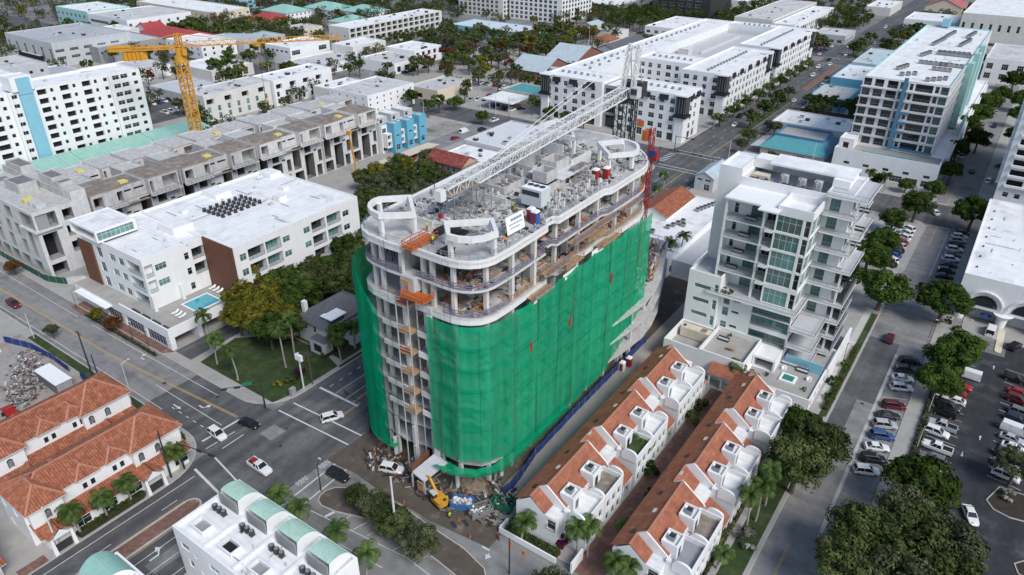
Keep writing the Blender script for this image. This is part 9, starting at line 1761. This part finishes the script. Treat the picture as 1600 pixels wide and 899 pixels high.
for (x, y, h, lab) in ((-84.4, 262, 9, 'thin pole at the far crossing corner'), (-56, 270, 11, 'pale pole before the teal restaurant'), (-52.4, 309, 12, 'dark pole behind the teal restaurant'), (-19.6, 262, 12, 'grey pole beside the low street tree'), (-205.6, 266, 10, 'pole at the workshop junction'), (-193.6, 262, 10, 'second pole at the workshop junction'), (-183.4, 258, 11, 'dark pole at the side street mouth'), (-214, 236, 9, 'pole on the sandy plot'), (-160, 212, 12, 'thin pole behind the pale roofed shop'), (-270, 260, 10, 'pole among the low roofs'), (-236, 420, 16, 'tall white pole near the gabled roofs'), (-118, 500, 14, 'tall lamp in the avenue car park'), (-125, 512, 14, 'second tall lamp in the avenue car park'), (-330, 250, 12, 'tall pale lamp under the yellow jib'), (-318, 236, 12, 'second tall pale lamp under the yellow jib')): pole(x, y, h, BARK if 'dark' in lab else PW, lab, .12)
def signal(x, y, L, ang, lab, green=False):
    t = thing('traffic_signal', lab, 'signal', (x, y, .1), R(ang)); m_ = MB(); m_.tube([(0, 0, 0), (0, 0, 6.4)], [.18, .13], 8, METALD); m_.build('post', t, org=(0, 0, 0)); m_ = MB(); m_.tube([(0, 0, 6.0), (L, 0, 6.3)], [.1, .06], 6, METALD); m_.build('mast_arm', t, org=(0, 0, 0))
    for k in (.55, .85): m_ = MB(); m_.box(L*k-.55, L*k+.55, -.15, .15, 5.8, 6.2, METALD); [m_.cyl(L*k-.35+i*.35, -.16, 5.98, 6.02, .02, 6, LAMPR) for i in range(3)]; m_.build('signal_head', t, org=(0, 0, 0))
    if green: m_ = MB(); m_.box(L*.2, L*.2+1.8, -.05, .05, 6.2, 6.7, M('street_sign_green', (.0, .22, .12), .5, .05, 1)); m_.build('street_sign', t, org=(0, 0, 0))
signal(-104.0, 46.0, 9, 12, 'signal mast at the terracotta corner reaching over the avenue'); signal(-106.4, 65.6, 8, -128, 'signal mast with a green street sign on the lawn corner', True); signal(-83.8, 72.4, 8, 172, 'signal mast beside the netted tower reaching over the avenue'); signal(-84.6, 246, 9, 178, 'signal mast at the far crossing'); signal(-106, 247, 9, -10, 'signal mast at the far crossing opposite side'); signal(-106.6, 263, 8, 0, 'signal mast before the awninged apartments')
def wire(a, b, lab, sag=1.2):
    mb = MB(); mb.tube([tuple(Vector(a).lerp(Vector(b), i/10)-Vector((0, 0, sag*4*(i/10)*(1-i/10)))) for i in range(11)], .022, 4, METALD); tag(mb.build('power_line', org=a), lab, 'wire', 'power lines over the junction')
for k in range(3): wire((-104.0+.3*k, 43.4, 10.2-.5*k), (-62.9, 57.2, 11.9-.5*k), '%s overhead wire from the terracotta corner to the white island pole' % ('top', 'middle', 'lowest')[k]); wire((-145.3, 51.2, 11-.5*k), (-104.8, 76.4, 8.2-.4*k), '%s overhead wire crossing the cross street' % ('top', 'middle', 'lowest')[k])
cb = MB(); cb.box(-105.6, -104.8, 71.0, 72.2, .14, 1.9, GREYW); tag(cb.build('utility_cabinet', org=(-105, 71.6, .14)), 'grey utility cabinet on the corner lawn', 'cabinet')
um = thing('market_umbrella', 'closed blue umbrella beside the arcaded hall bay', 'umbrella', (7.6, 187, .14)); m_ = MB(); m_.tube([(0, 0, 2.0), (0, 0, 2.6)], [1.3, .05], 8, BLUEF); m_.build('canopy', um, org=(0, 0, 0)); m_ = MB(); m_.cyl(0, 0, 0, 2.1, .04, 6, STEEL); m_.build('stem', um, org=(0, 0, 0))
# manholes, gratings and patches worn into the roads
for i, (x, y, w_) in enumerate(((-130.5, 58.6, .8), (-117.4, 62.2, .7), (9.4, 119.4, 1.0), (14.2, 113.8, 1.1), (12.6, 168.6, .9), (-95, 60, .7), (-98, 64, .5), (-9, 137, .7))): mb = MB(); mb.cyl(x, y, .02, .03, w_*.5, 14, METALD); struct(mb.build('manhole_cover'), None)
